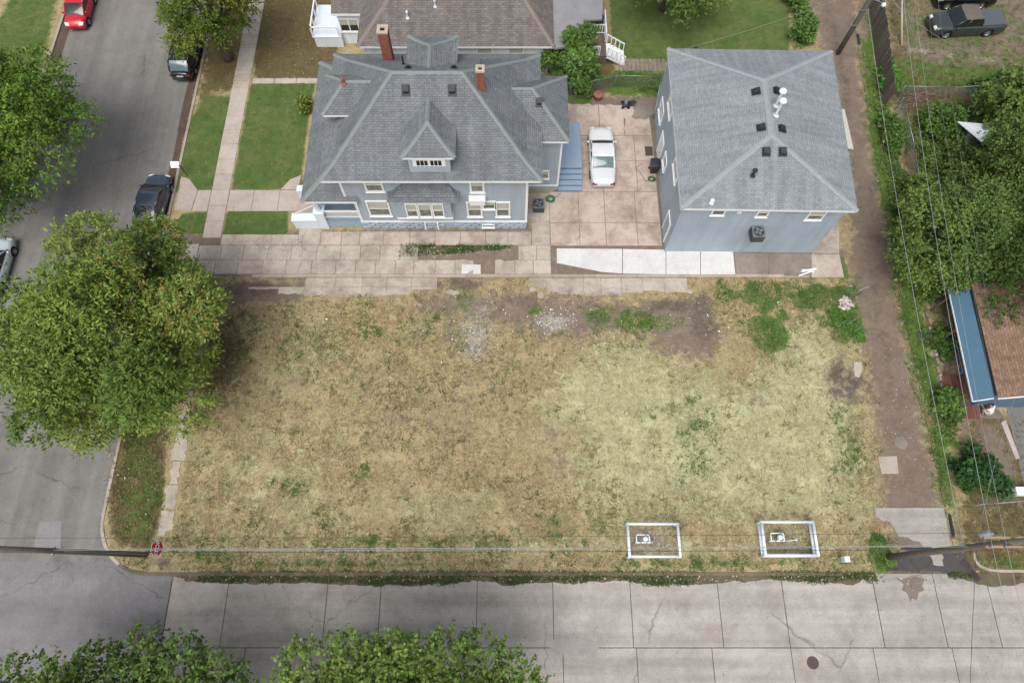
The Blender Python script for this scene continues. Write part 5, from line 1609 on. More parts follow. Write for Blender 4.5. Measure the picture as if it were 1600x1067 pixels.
make_car('parked_suv', 'black vehicle cut off by the top edge above the pickup', (37.6, 47.4, 0), math.pi + .03, paint('suv_black', (24, 26, 30), .22, .3),
         L=4.9, W=1.9, Hh=1.72, hood=1.35, deck=.3, belt=1.06, ws=.7, rw=.35, zh=1.02, zd=1.05, rnd=4, roofw=.76, nose=.72, tailz=.95, kind='suv', wr=.36)

# ------------------------------------------------------------------ vegetation
def leaf_mesh(name, c, d, nrm_, L, Wd, col, mat):
    """one folded diamond per leaf; arrays of centres, long axes, normals, lengths, widths, colours"""
    n = len(c)
    d = d / np.linalg.norm(d, axis=1, keepdims=True)
    s = np.cross(d, nrm_); s /= np.linalg.norm(s, axis=1, keepdims=True) + 1e-9
    up = np.cross(s, d)
    L = L[:, None]; Wd = Wd[:, None]
    v = np.stack([c - d * L * .5, c + s * Wd * .5 + up * Wd * .12 - d * L * .06, c + d * L * .5, c - s * Wd * .5 + up * Wd * .12 - d * L * .06], 1).reshape(-1, 3)
    f = np.arange(n * 4).reshape(n, 4)
    me = np_mesh(name, v, f, 4)
    put_attr(me, 'tint', np.repeat(np.concatenate([col, np.ones((n, 1))], 1), 4, 0))
    me.materials.append(mat)
    return me
def tint(n, base, rs_, var=.25, warm=None, pw=.0):
    b0 = np.array([lin(x) for x in base])
    k = rs_.rand(n)
    i = (rs_.rand(n) * len(b0)).astype(int)
    c = b0[i] * (1 + (rs_.rand(n, 1) - .5) * 2 * var)
    return c
def tree(name, label, base, crown, rad, seed, palette, lobes=22, sprays=70, per=12, leaf=(.30, .13), spray_len=.75, trunk_r=.28, droop=.25, cat='tree', group=None,
         flat=.8, extra=(), autumn=0.0, limbs=9, up_bias=.15, lobe_r=(.26, .42), spread=(.45, .86)):
    rs_ = np.random.RandomState(seed); rr = random.Random(seed)
    base = Vector(base); C_ = Vector(crown)
    t = empty(name, base, label, cat, group)
    Rx, Ry, Rz = rad
    LB = []
    for i in range(lobes):
        z = 1 - 2 * (i + .5) / lobes
        z = z * .9 + up_bias
        a = i * 2.39996 + rr.uniform(-.4, .4)
        rxy = math.sqrt(max(0, 1 - min(1, z * z)))
        k = rr.uniform(*spread)
        LB.append((Vector((math.cos(a) * rxy * Rx * k, math.sin(a) * rxy * Ry * k, max(-.7, z) * Rz * k)), rr.uniform(*lobe_r) * (Rx + Ry) / 2))
    LB.append((Vector((0, 0, Rz * .25)), .5 * (Rx + Ry) / 2))
    for e in extra: LB.append((Vector(e[:3]), e[3]))
    cs, ds, ns, cols, Ls = [], [], [], [], []
    pal = np.array([lin(q) for q in palette])
    for li, (lc, lr) in enumerate(LB):
        ns_ = int(sprays * (lr / (.34 * (Rx + Ry) / 2)) ** 2)
        p = rs_.normal(size=(ns_, 3)); p[:, 2] += .25
        p /= np.linalg.norm(p, axis=1, keepdims=True)
        depth = rs_.rand(ns_) ** .55
        pos = np.array(C_ + lc) + p * (lr * (.45 + .6 * depth))[:, None] * np.array([1, 1, flat])
        # thin out what lies deep inside the crown
        loc_ = (pos - np.array(C_)) / np.array([Rx, Ry, Rz])
        keep = (np.linalg.norm(loc_, axis=1) > .38) & (pos[:, 2] > base.z + .25)
        pos, p, depth = pos[keep], p[keep], depth[keep]
        m_ = len(pos)
        if m_ == 0: continue
        stem = p + rs_.normal(size=(m_, 3)) * .55; stem[:, 2] = stem[:, 2] * .5 - droop
        stem /= np.linalg.norm(stem, axis=1, keepdims=True)
        lobe_col = pal[rs_.randint(len(pal))] * .5 + pal[rs_.randint(len(pal))] * .5
        lobe_k = rs_.uniform(.8, 1.15)
        au = autumn and lc.x > .3 and lc.y > -2.5 and lc.z > -1 and rs_.rand() < autumn
        for q in range(per):
            tt = (q + .5) / per
            sd_ = rs_.normal(size=(m_, 3)); sd_ -= stem * (sd_ * stem).sum(1, keepdims=True); sd_ /= np.linalg.norm(sd_, axis=1, keepdims=True)
            sl = spray_len * (.6 + .8 * rs_.rand(m_))[:, None]
            c = pos + stem * sl * (tt - .25) + sd_ * .16 * spray_len * (.4 + rs_.rand(m_, 1))
            c[:, 2] -= (tt ** 2) * droop * spray_len * .8
            d = stem * .7 + sd_ * .8 + rs_.normal(size=(m_, 3)) * .3
            nn = p * .4 + rs_.normal(size=(m_, 3)) * .55 + np.array([0, 0, .8])
            col = lobe_col[None] * lobe_k * (.72 + .56 * rs_.rand(m_, 1))
            col = col * .75 + pal[rs_.randint(len(pal), size=m_)] * .25
            if au:
                w = (rs_.rand(m_, 1) < .14)
                col = np.where(w, np.array(lin((146, 116, 58)))[None] * (.7 + .5 * rs_.rand(m_, 1)), col)
            cs.append(c); ds.append(d); ns.append(nn); cols.append(col); Ls.append(leaf[0] * (.65 + .7 * rs_.rand(m_)))
    cs, ds, ns, cols, Ls = np.concatenate(cs), np.concatenate(ds), np.concatenate(ns), np.concatenate(cols), np.concatenate(Ls)
    me = leaf_mesh('crown', cs - np.array(base), ds, ns, Ls, Ls * leaf[1] / leaf[0], cols, M['leaf'])
    link('crown', me, t)
    mb = MB()
    fork = base.lerp(C_, .38); fork.z = max(base.z + .4, C_.z - Rz * .75)
    mb.tube([base - Vector((0, 0, .2)), base.lerp(fork, .15) + Vector((.03, .02, 0)), base.lerp(fork, .6) + Vector((-.06, .05, 0)), fork], [trunk_r * 1.35, trunk_r * 1.05, trunk_r * .9, trunk_r * .8], 10)
    mb.build('trunk', M['bark'], t, smooth=True)
    order = sorted(LB, key=lambda q: -q[0].length)[:limbs]
    for lc, lr in order:
        e = C_ + lc
        mid = fork.lerp(e, .5) + Vector((rr.uniform(-.3, .3), rr.uniform(-.3, .3), rr.uniform(.0, .4)))
        mb = MB().tube([fork - Vector((0, 0, .15)), fork.lerp(mid, .5), mid, mid.lerp(e, .5), e], [trunk_r * .6, trunk_r * .46, trunk_r * .32, trunk_r * .2, trunk_r * .07], 6)
        for q in range(3):
            s_ = mid.lerp(e, rr.uniform(.0, .8)); f_ = s_ + Vector((rr.uniform(-1, 1), rr.uniform(-1, 1), rr.uniform(-.1, .8))) * lr * .8
            mb.tube([s_, s_.lerp(f_, .5) + Vector((0, 0, .1)), f_], [trunk_r * .16, trunk_r * .1, trunk_r * .03], 5)
        mb.build('limb', M['bark'], t, smooth=True)
    return t

ASH = [(112, 136, 58), (94, 120, 50), (130, 150, 66), (80, 106, 46), (144, 156, 78)]
DEEP = [(96, 122, 58), (82, 108, 52), (112, 136, 68), (88, 116, 52)]
tree('street_tree', 'broad feathery green street tree with rusty tips over the sidewalk', (-23.5, 14.6, 0), (-22.9, 14.6, 6.2), (6.4, 6.6, 4.7), 5, ASH, 42, 230, 14, (.25, .10), .85, .42, .32, autumn=.4, limbs=16, lobe_r=(.20, .33), spread=(.5, .96))
tree('street_tree', 'light green street tree spreading from the left edge over the asphalt', (-39.4, 29.0, 0), (-35.6, 29.0, 6.6), (6.4, 7.4, 4.2), 8, [(98, 130, 46), (80, 112, 42), (116, 144, 54), (68, 98, 38)], 34, 190, 14, (.25, .10), .85, .4, .35, lobe_r=(.18, .30), spread=(.55, .98),
     extra=((6.6, 1.0, -.4, 1.5), (5.4, -2.6, 0, 1.8), (4.6, 3.4, 1.0, 1.9)))
tree('street_tree', 'dense round street tree above the black hatchback at the top', (-22.9, 41.2, 0), (-22.3, 41.2, 5.6), (3.7, 3.9, 3.6), 12, [(88, 112, 40), (70, 96, 38), (104, 122, 50), (112, 112, 48)], 22, 120, 13, (.22, .095), .7, .34, .3, autumn=.05, lobe_r=(.2, .34), spread=(.5, .95))
tree('street_tree', 'maple crown reaching in from the bottom left corner', (-15.5, -9.2, 0), (-18.0, -6.8, 6.6), (6.6, 4.9, 3.2), 21, DEEP, 34, 170, 12, (.19, .14), .6, .36, .1, lobe_r=(.18, .28), spread=(.55, .98),
     extra=((-6.6, 2.7, .2, 1.4), (-5.0, 3.3, .4, 1.5), (-3.2, 3.5, .3, 1.4), (-1.4, 3.7, .6, 1.5), (.5, 3.8, .4, 1.5), (2.2, 4.1, .5, 1.5), (3.9, 3.6, .2, 1.4), (5.2, 2.6, .2, 1.3)))
tree('street_tree', 'maple crown with pointed tufts along the bottom centre', (-4.8, -9.4, 0), (-5.9, -6.8, 6.6), (6.6, 5.2, 3.3), 22, [(106, 132, 62), (88, 116, 54), (124, 146, 74), (96, 124, 54)], 36, 175, 12, (.19, .14), .6, .36, .1, lobe_r=(.18, .28), spread=(.55, .98),
     extra=((-4.6, 2.6, .0, 1.2), (-3.6, 4.1, .5, 1.5), (-2.0, 3.7, .3, 1.4), (-.3, 4.0, .6, 1.4), (1.2, 4.3, .5, 1.4), (2.9, 4.5, .6, 1.4), (4.4, 4.5, .5, 1.3), (5.8, 3.6, .2, 1.3), (6.8, 2.6, .0, 1.2)))
RT = [(94, 118, 56), (80, 106, 52), (110, 134, 64), (86, 112, 58)]
tree('yard_tree', 'leafy tree leaning over the alley fence above the blue roof', (29.2, 22.0, 0), (28.9, 22.4, 4.6), (3.4, 3.9, 3.2), 31, RT, 26, 140, 12, (.22, .13), .75, .2, .25, lobe_r=(.18, .32), spread=(.5, 1.0), group='trees in the overgrown yard')
tree('yard_tree', 'dark tree at the right edge behind the bright tin sheet', (33.9, 26.4, 0), (33.9, 26.2, 4.8), (4.3, 3.7, 3.4), 32, [(86, 110, 52), (74, 98, 48), (100, 124, 60)], 28, 150, 12, (.22, .12), .75, .24, .25, lobe_r=(.18, .32), spread=(.5, .98), group='trees in the overgrown yard')
tree('yard_tree', 'fine-leaved dark tree overhanging the tan shingle roof', (33.5, 19.3, 0), (32.7, 19.6, 5.0), (4.2, 3.6, 3.2), 33, [(78, 104, 48), (66, 92, 44), (90, 116, 52)], 24, 120, 13, (.24, .085), .8, .24, .2, lobe_r=(.2, .33), spread=(.5, .98), group='trees in the overgrown yard')
tree('yard_tree', 'tall green tree cut off by the right edge behind the wire fence', (37.5, 33.6, 0), (37.3, 33.4, 3.2), (3.6, 3.0, 2.8), 34, DEEP, 16, 70, 11, (.30, .18), .7, .2, .2, group='trees in the overgrown yard')
tree('yard_tree', 'small tree crown hanging over the lawn at the top', (12.5, 46.5, 0), (12.6, 45.0, 4.6), (4.3, 3.5, 2.4), 35, DEEP, 20, 90, 11, (.24, .13), .7, .2, .3, lobe_r=(.2, .32), spread=(.55, .98))
def bush(label, u, v, r, h, seed, pal, name='bush', lobes=10, sprays=45, group=None, leaf=(.24, .15), per=9):
    c = S(u, v)
    tree(name, label, (c.x, c.y, 0), (c.x, c.y, h * .5), (r[0], r[1], h * .62), seed, pal, lobes, sprays, per, leaf, .45, .06, .1, cat='bush', group=group, limbs=5, lobe_r=(.2, .42), spread=(.4, 1.1))
GB = [(86, 118, 54), (72, 102, 48), (104, 136, 64), (96, 124, 66)]
bush('tall loose shrub between the houses beside the back deck', 900, 118, (1.7, 1.9), 3.8, 41, GB, lobes=14, sprays=60, leaf=(.30, .16))
bush('dense shrub tucked behind the blue house east wing', 856, 112, (1.6, 1.3), 3.0, 42, GB, lobes=12, sprays=50)
bush('low shrub at the wire fence corner by the grass strip', 905, 142, (.8, .7), 1.6, 43, GB, lobes=7, sprays=30)
bush('round green shrub beside the alley above the garage', 1250, 62, (.9, 1.2), 1.6, 44, GB, lobes=8, sprays=36)
bush('tall weeds behind the lawn along the alley at the top', 1240, 8, (.6, 2.2), 1.4, 45, GB, lobes=8, sprays=36)
bush('dark green spreading bush in the dry yard by the alley', 1515, 742, (1.35, 1.3), 1.5, 46, [(52, 88, 44), (44, 76, 38), (68, 104, 48)], lobes=10, sprays=50)
bush('leafy hedge clump under the wire fence at the right', 1560, 150, (2.2, 1.0), 1.9, 47, GB, lobes=12, sprays=44)
bush('hedge clump at the right edge beyond the fence', 1605, 148, (1.8, 1.2), 2.2, 48, DEEP, lobes=10, sprays=44)
bush('bright vine clump at the foot of the wooden fence', 1385, 130, (.6, 1.5), 1.0, 49, [(84, 134, 46), (72, 120, 42), (98, 146, 56)], lobes=9, sprays=36)
bush('weed clump by the alley below the brush pile', 1388, 215, (.7, 1.6), 1.2, 50, GB, lobes=9, sprays=36)
bush('shrub pressed against the alley fence under the leaning tree', 1420, 330, (1.3, 2.4), 2.2, 51, RT, lobes=12, sprays=50)
bush('shrub beside the alley just left of the blue roof', 1446, 430, (1.1, 1.9), 1.9, 52, RT, lobes=10, sprays=46)
bush('low green shrubbery in the middle of the overgrown yard', 1465, 205, (1.8, 1.6), 1.6, 53, GB, lobes=11, sprays=46)
bush('low shrubbery near the tin sheet in the overgrown yard', 1575, 245, (1.8, 1.5), 1.7, 54, RT, lobes=11, sprays=46)
bush('broad low bush below the tin sheet in the overgrown yard', 1500, 275, (2.2, 1.9), 2.0, 57, RT, lobes=11, sprays=50)
bush('weedy clump left of the blue porch roof', 1468, 540, (.5, 1.2), .8, 55, GB, lobes=7, sprays=26)
bush('weed clump on the alley bank below the blue roof', 1478, 640, (.6, 1.5), .8, 56, GB, lobes=8, sprays=28)
bush('small yellow-green shrub beside the blue house porch', 478, 168, (.35, .7), .8, 60, [(128, 140, 60), (100, 122, 48)], lobes=6, sprays=24)

# grass blades: mown dry grass, lawn, weeds
def blades(name, n, xr, yr, dens, colf, hgt, label, seed, blades_per=5, z0=0.0, lean=.9):
    rs_ = np.random.RandomState(seed)
    x, y = rs_.uniform(*xr, n), rs_.uniform(*yr, n)
    d = dens(x, y)
    k = rs_.rand(n) < d
    x, y = x[k], y[k]; n = len(x)
    col = colf(x, y, rs_)
    h = hgt(x, y, rs_)
    gz = (vnoise(x, y, .35, 1) - .5) * .03 + (vnoise(x, y, 1.6, 2) - .5) * .03 + z0
    V, CL = [], []
    for q in range(blades_per):
        a = rs_.rand(n) * 2 * np.pi
        ln = h * (.6 + .8 * rs_.rand(n)); ll = lean * (.5 + rs_.rand(n)); w = .012 + .016 * rs_.rand(n)
        bx, by = x + rs_.normal(size=n) * .05, y + rs_.normal(size=n) * .05
        sx, sy = -np.sin(a) * w, np.cos(a) * w
        tip = np.stack([bx + np.cos(a) * ln * ll, by + np.sin(a) * ln * ll, gz + ln * .55], -1)
        V.append(np.stack([np.stack([bx - sx, by - sy, gz - .02], -1), np.stack([bx + sx, by + sy, gz - .02], -1), tip], 1))
        CL.append(col * (.7 + .6 * rs_.rand(n, 1)))
    V = np.concatenate(V); CL = np.concatenate(CL)
    me = np_mesh(name, V.reshape(-1, 3), np.arange(len(V) * 3).reshape(-1, 3), 3)
    put_attr(me, 'tint', np.repeat(np.concatenate([CL, np.ones((len(CL), 1))], 1), 3, 0))
    me.materials.append(M['blade'])
    return tag(link(name, me), label, 'grass', kind='stuff')
def in_boxes(x, y, boxes):
    k = np.zeros(x.shape, bool)
    for a, b_, c, d in boxes: k |= (x > a) & (x < b_) & (y > c) & (y < d)
    return k
hard = [(-21.6, -20.4, 3.9, 19.8), (-25.0, 2.75, 21.48, 25.3), (-18.4, -5.2, 20.1, 21.5), (1.2, 12.2, 20.3, 21.5), (2.7, 22.6, 21.5, 36.5), (-22.2, -20.7, 24, 60), (-24.8, -13.6, S(0, 330).y, S(0, 298).y)]
PAL = {k: np.array(lin(v)) for k, v in COLS.items()}
def lot_col(x, y, rs_):
    w = cover(x, y)
    n = len(x)
    nz = (vnoise(x, y, 1.1, 21) - .5) * 1.0 + (vnoise(x, y, 3.1, 22) - .5) * .8 + (rs_.rand(n) - .5) * .5
    t = rs_.rand(n, 1)
    c = PAL['tan'] * t + PAL['tan2'] * (1 - t)
    ol = (vnoise(x, y, .6, 25) + rs_.normal(size=n) * .18 > .62)[:, None]
    c = np.where(ol, PAL['olive'] * (.8 + .4 * t), c)
    def put(k, a, b_, g=1.0):
        nonlocal c
        m_ = (w[k] * g + nz > .52) & (w[k] > .05)
        c = np.where(m_[:, None], PAL[a] * t + PAL[b_] * (1 - t), c)
    put(6, 'dull', 'dull2'); put(1, 'straw', 'straw2'); put(5, 'weed', 'weed2'); put(0, 'green2', 'green')
    return c * 1.05
def lot_den(x, y):
    w = cover(x, y)
    bare = np.maximum.reduce([w[2] * 1.1, w[3] * 1.2, w[4] * 1.1, w[7]])
    g = np.maximum(w[5], w[0])
    d = np.clip(1.0 - bare * 1.15 + g * .6, 0, 1)
    d = d * (.35 + .65 * (vnoise(x, y, .9, 31) > .28))
    d[road_depth(x, y) > -.02] = 0
    d[in_boxes(x, y, hard)] = 0
    return d
blades('dry_grass', 62000, (-24.6, 27), (2.1, 21.4), lot_den, lot_col, lambda x, y, r: .09 + .10 * r.rand(len(x)), 'short dry mown grass covering the vacant lot', 61)
blades('lawn_grass', 26000, (-46, 13), (23, 49), lambda x, y: lot_den(x, y) * (cover(x, y)[0] > .45), lot_col, lambda x, y, r: .05 + .05 * r.rand(len(x)), 'short green lawn grass round the blue house', 62)
blades('weed_grass', 26000, (21, 44), (1.0, 49), lambda x, y: lot_den(x, y) * ((cover(x, y)[5] > .4) | (cover(x, y)[6] > .6)) * ~in_boxes(x, y, [(27.6, 45, 11.5, 21)]), lot_col, lambda x, y, r: .10 + .16 * r.rand(len(x)), 'rank weeds along the alley bank and yards', 63)
blades('gutter_weeds', 9000, (-21, 30), (1.15, 2.15), lambda x, y: ((vnoise(x, y * 0, .35, 41) > .45) & (y > 1.25 + .5 * vnoise(x, y * 0, .5, 5)) & ~((x > 21.5) & (x < 25.8))) * .8,
       lambda x, y, r: PAL['weed2'] * (.6 + .6 * r.rand(len(x), 1)), lambda x, y, r: .07 + .09 * r.rand(len(x)), 'weeds growing in the street gutter below the lot', 64, z0=-.04)
gp = [S(u, v) for u, v in ((612, 374), (795, 374), (795, 384), (700, 392), (625, 398), (610, 410))]
blades('paving_weeds', 3600, (-8.0, .0), (22.8, 24.1), lambda x, y: (poly_sd(x, y, [tuple(q[:2]) for q in gp]) > -.25) * (.25 + .75 * (vnoise(x, y, 1.4, 44) > .42)),
       lambda x, y, r: PAL['weed2'] * (.7 + .6 * r.rand(len(x), 1)), lambda x, y, r: .06 + .09 * r.rand(len(x)), 'weeds growing through the broken driveway paving', 65, z0=.02)
blades('grass_clumps', 5000, (-24.6, 27), (2.1, 21.4), lambda x, y: lot_den(x, y) * (vnoise(x, y, .8, 51) * .6 + vnoise(x, y, 2.3, 52) * .4 > .52), lambda x, y, r: np.where((r.rand(len(x)) < .3)[:, None], PAL['weed2'] * (.8 + .5 * r.rand(len(x), 1)), lot_col(x, y, r)),
       lambda x, y, r: .13 + .16 * r.rand(len(x)), 'taller tufts of grass standing in the vacant lot', 66, 9)
def undergrowth(name, label, region, n, hmax, pal, seed, leaf=.16, s=.7, thr=.3):
    rs_ = np.random.RandomState(seed)
    poly = [tuple(S(u, v)[:2]) for u, v in region]
    xs_, ys_ = [q[0] for q in poly], [q[1] for q in poly]
    x, y = rs_.uniform(min(xs_), max(xs_), n * 2), rs_.uniform(min(ys_), max(ys_), n * 2)
    sd_ = poly_sd(x, y, poly)
    nz = vnoise(x, y, s, seed) * .65 + vnoise(x, y, s * 3, seed + 1) * .35
    edge = (vnoise(x, y, 1.1, seed + 9) - .35) * 1.6 + (vnoise(x, y, 3.3, seed + 8) - .5) * .8
    k = (sd_ > edge * min(1, hmax * 2.5 + .3)) & (nz > thr + .3 * rs_.rand(n * 2))
    x, y, nz, sd_ = x[k], y[k], nz[k], sd_[k]; m_ = len(x)
    h = hmax * np.clip((nz - thr) * 2.2, .08, 1) * np.clip(.3 + sd_ * .8, .2, 1)
    z = h * rs_.rand(m_) ** .45
    a = rs_.rand(m_) * 6.28
    d = np.stack([np.cos(a), np.sin(a), rs_.normal(size=m_) * .4 - .1], -1)
    nn = np.stack([rs_.normal(size=m_) * .5, rs_.normal(size=m_) * .5, np.ones(m_)], -1)
    L = leaf * (.6 + .8 * rs_.rand(m_))
    pc = np.array([lin(q) for q in pal])
    patch_ = (vnoise(x, y, s * .8, seed + 5) * len(pc)).astype(int) % len(pc)
    c = (pc[patch_] * .6 + pc[rs_.randint(len(pc), size=m_)] * .4) * (.7 + .5 * rs_.rand(m_, 1))
    me = leaf_mesh(name, np.stack([x, y, z + .03], -1), d, nn, L, L * .55, c, M['leaf'])
    return tag(link(name, me), label, 'undergrowth', kind='stuff')
UG = [(88, 116, 56), (74, 102, 50), (104, 132, 62), (96, 112, 62)]
undergrowth('undergrowth', 'tangled weeds and vines filling the overgrown yard', [(1412, 165), (1640, 150), (1640, 500), (1500, 480), (1455, 450), (1420, 340)], 42000, 1.3, UG, 201, .19)
undergrowth('undergrowth', 'weeds and vines straggling along the alley bank', [(1366, 105), (1398, 170), (1415, 300), (1445, 470), (1494, 690), (1476, 700), (1432, 560), (1405, 420), (1385, 300), (1362, 150)], 15000, .6, UG, 202, .15, thr=.34)
undergrowth('undergrowth', 'bright weeds spreading from the lot corner by the rubble', [(1285, 470), (1342, 484), (1346, 528), (1318, 536), (1298, 505)], 3600, .4, [(84, 124, 52), (72, 108, 48), (98, 138, 58)], 203, .12, 1.2, .25)
undergrowth('undergrowth', 'low weeds along the top right edge of the lot', [(1118, 440), (1345, 438), (1342, 476), (1240, 482), (1120, 468)], 7000, .16, [(88, 118, 56), (76, 102, 50), (102, 126, 66)], 204, .10, .9, .38)
undergrowth('undergrowth', 'rough weeds at the lot corner by the alley mouth', [(1360, 840), (1388, 832), (1398, 868), (1384, 904), (1364, 892)], 2600, .35, UG, 205, .12, 1.2, .25)
undergrowth('undergrowth', 'weeds under the wire fence behind the parking pad', [(885, 112), (960, 112), (1042, 112), (1030, 146), (960, 143), (895, 150)], 5200, .35, UG, 206, .13, 1.2, .32)
undergrowth('undergrowth', 'bright green patch of weeds in the upper right of the lot', [(1165, 490), (1232, 488), (1228, 540), (1205, 560), (1185, 548)], 1300, .14, [(92, 132, 52), (80, 116, 48), (106, 140, 60)], 207, .09, 1.3, .3)
undergrowth('undergrowth', 'thin green weeds over the bare earth of the upper lot', [(900, 485), (1010, 478), (1070, 500), (1040, 528), (930, 520)], 2400, .12, [(88, 122, 54), (76, 104, 50)], 208, .09, 1.3, .42)
# small pale stones, fallen leaves and crumbs on the ground
def bits(name, n, region, col, size, label, seed, z=.02, cat='debris'):
    rs_ = np.random.RandomState(seed)
    poly = [tuple(S(u, v)[:2]) for u, v in region]
    xs_, ys_ = [q[0] for q in poly], [q[1] for q in poly]
    x, y = rs_.uniform(min(xs_), max(xs_), n), rs_.uniform(min(ys_), max(ys_), n)
    k = poly_sd(x, y, poly) > 0
    x, y = x[k], y[k]; n = len(x)
    L = size[0] + (size[1] - size[0]) * rs_.rand(n) ** 2.5
    a = rs_.rand(n) * 6.28
    d = np.stack([np.cos(a), np.sin(a), rs_.normal(size=n) * .25], -1)
    nn = np.stack([rs_.normal(size=n) * .35, rs_.normal(size=n) * .35, np.ones(n)], -1)
    c = np.array([lin(q) for q in col])[rs_.randint(len(col), size=n)] * (.75 + .5 * rs_.rand(n, 1))
    me = leaf_mesh(name, np.stack([x, y, np.full(n, z) + .015 * rs_.rand(n)], -1), d, nn, L, L * (.5 + .5 * rs_.rand(n)), c, M['bits'])
    return tag(link(name, me), label, cat, kind='stuff')
STN = [(196, 192, 186), (176, 170, 162), (150, 142, 132), (214, 212, 206)]
bits('stone_chips', 800, [(640, 455), (830, 450), (1010, 480), (1110, 470), (1115, 560), (900, 545), (720, 570), (640, 520)], STN, (.03, .13), 'pale stone chips scattered on the bare earth of the lot', 71, .03)
bits('stone_chips', 380, [(715, 480), (765, 480), (790, 560), (735, 575), (700, 540)], STN, (.04, .12), 'pale gravel spilled over the upper middle of the lot', 72, .03)
bits('stone_chips', 420, [(830, 490), (890, 475), (905, 510), (850, 522)], STN, (.04, .14), 'grey gravel patch on the upper lot', 73, .03)
bits('stone_chips', 1500, [(982, 822), (1058, 822), (1060, 866), (984, 866)], [(150, 140, 130), (126, 116, 106), (178, 170, 160)], (.03, .09), 'gravel bed inside the left meter enclosure', 74, .03)
bits('stone_chips', 1100, [(1192, 820), (1268, 820), (1272, 864), (1196, 864)], [(140, 128, 116), (120, 108, 98), (168, 158, 148)], (.03, .09), 'gravel bed inside the right meter enclosure', 75, .03)
LV = [(138, 112, 80), (116, 94, 68), (154, 134, 98), (100, 84, 62)]
bits('stone_chips', 900, [(612, 384), (700, 388), (800, 380), (796, 392), (690, 402), (650, 415), (608, 412)], STN, (.03, .1), 'grey gravel where the driveway slabs are missing', 82, .035)
bits('stone_chips', 800, [(385, 382), (490, 376), (488, 392), (440, 402), (392, 412)], STN, (.03, .09), 'crushed grey concrete over the driveway near the porch', 83, .045)
bits('fallen_leaves', 1800, [(168, 700), (262, 600), (258, 800), (240, 872), (190, 866), (160, 800)], LV, (.05, .14), 'dry leaves fallen on the verge under the big tree', 76, .05, 'leaves')
bits('fallen_leaves', 2600, [(300, 0), (540, 0), (530, 110), (395, 128), (318, 160)], LV + [(178, 160, 120)], (.04, .12), 'dry leaves fallen on the brown yard at the top', 77, .05, 'leaves')
bits('fallen_leaves', 1500, [(262, 896), (262, 906), (1385, 910), (1385, 894)], LV + [(196, 186, 170)], (.05, .13), 'leaves and scraps lying along the street gutter', 78, -.02, 'leaves')
bits('fallen_leaves', 700, [(278, 270), (290, 235), (318, 100), (332, 40), (322, 40), (306, 110), (280, 230), (266, 290)], LV, (.06, .16), 'brown leaves in the gutter beside the dark sedan', 79, -.07, 'leaves')
bits('stone_chips', 350, [(1380, 540), (1440, 560), (1475, 780), (1385, 780)], STN, (.03, .10), 'stones lying in the dirt alley', 80, .03)
bits('stone_chips', 160, [(1395, 900), (1475, 900), (1470, 925), (1440, 935), (1420, 915)], [(150, 136, 122), (120, 106, 94), (178, 168, 156)], (.04, .14), 'broken crumbs of concrete at the alley mouth', 81, -.06)

# ------------------------------------------------------------------ power poles and wires
def pole(name, label, base, top, r0=.17, r1=.12):
    t = empty(name, base, label, 'pole')
    base, top = Vector(base), Vector(top)
    MB().tube([base - Vector((0, 0, .2)), base.lerp(top, .35), base.lerp(top, .7), top], [r0, r0 * .92, r0 * .8, r1], 12).build('post', M['pole_wood'], t, smooth=True)
    return t
pb, ptop = Vector((*S(1386, 870)[:2], 0)), Vector((22.45, 2.75, 12.2))
PR = pole('utility_pole', 'tall wooden power pole with double crossarm at the alley mouth', pb, ptop, .19, .13)
at = lambda p, q, z: p.lerp(q, z / (q.z - p.z))
za = 10.6
ca = at(pb, ptop, za)
for dy in (-.2, .2):
    MB().box(ca.x - 1.25, ca.x + 1.25, ca.y + dy - .05, ca.y + dy + .05, za, za + .12).build('crossarm', M['arm_wood'], PR)
for dx in (-1.1, -.45, .45, 1.1):
    MB().lathe([(.02, .12), (.05, .16), (.06, .22), (.04, .28), (0, .3)], (ca.x + dx, ca.y - .2, za), n=10).build('insulator', M['galv'], PR, True)
c = at(pb, ptop, 9.2) + Vector((-.05, .48, 0))
MB().lathe([(0, -.4), (.13, -.4), (.16, -.32), (.16, .2), (.14, .28), (.05, .34), (.05, .46), (0, .48)], c, n=14).build('transformer', plain('transformer_grey', (172, 180, 188), .45, .1), PR, True)
MB().box(c.x - .06, c.x + .06, c.y - .5, c.y - .2, c.z - .3, c.z - .18).build('transformer_bracket', M['galv'], PR)
for z in (8.2, 7.4):
    q = at(pb, ptop, z); MB().bar(q + Vector((-.3, .15, 0)), q + Vector((.3, .15, 0)), .06, .06).build('wire_bracket', M['galv'], PR)
lb, ltop = Vector((*S(228, 866)[:2], 0)), Vector((-21.8, 2.35, 12.4))
PL = pole('utility_pole', 'dark wooden power pole leaning over the left street corner', lb, ltop, .17, .13)
q = at(lb, ltop, 8.6); MB().bar(q + Vector((0, .2, 0)), q + Vector((0, -.2, 0)), .1, .1).build('wire_bracket', M['galv'], PL)
MB().tube([at(lb, ltop, .2) + Vector((.17, 0, 0)), at(lb, ltop, 8) + Vector((.15, 0, 0))], .025, 6).build('conduit', M['galv'], PL)
tb = Vector((*S(1309, 84)[:2], 0)); ttop = tb + Vector((.1, 0, 11.6))
PT = pole('utility_pole', 'weathered power pole with white lamp standing in the upper alley', tb, ttop, .2, .14)
for dy in (0,):
    MB().box(tb.x - 1.2, tb.x + 1.3, tb.y - .16, tb.y - .05, 10.5, 10.62).build('crossarm', M['arm_wood'], PT)
q = at(tb, ttop, 5.2)
MB().tube([q, q + Vector((.45, -.3, .15)), q + Vector((.75, -.5, .1))], .025, 6).build('lamp_arm', M['galv'], PT, True)
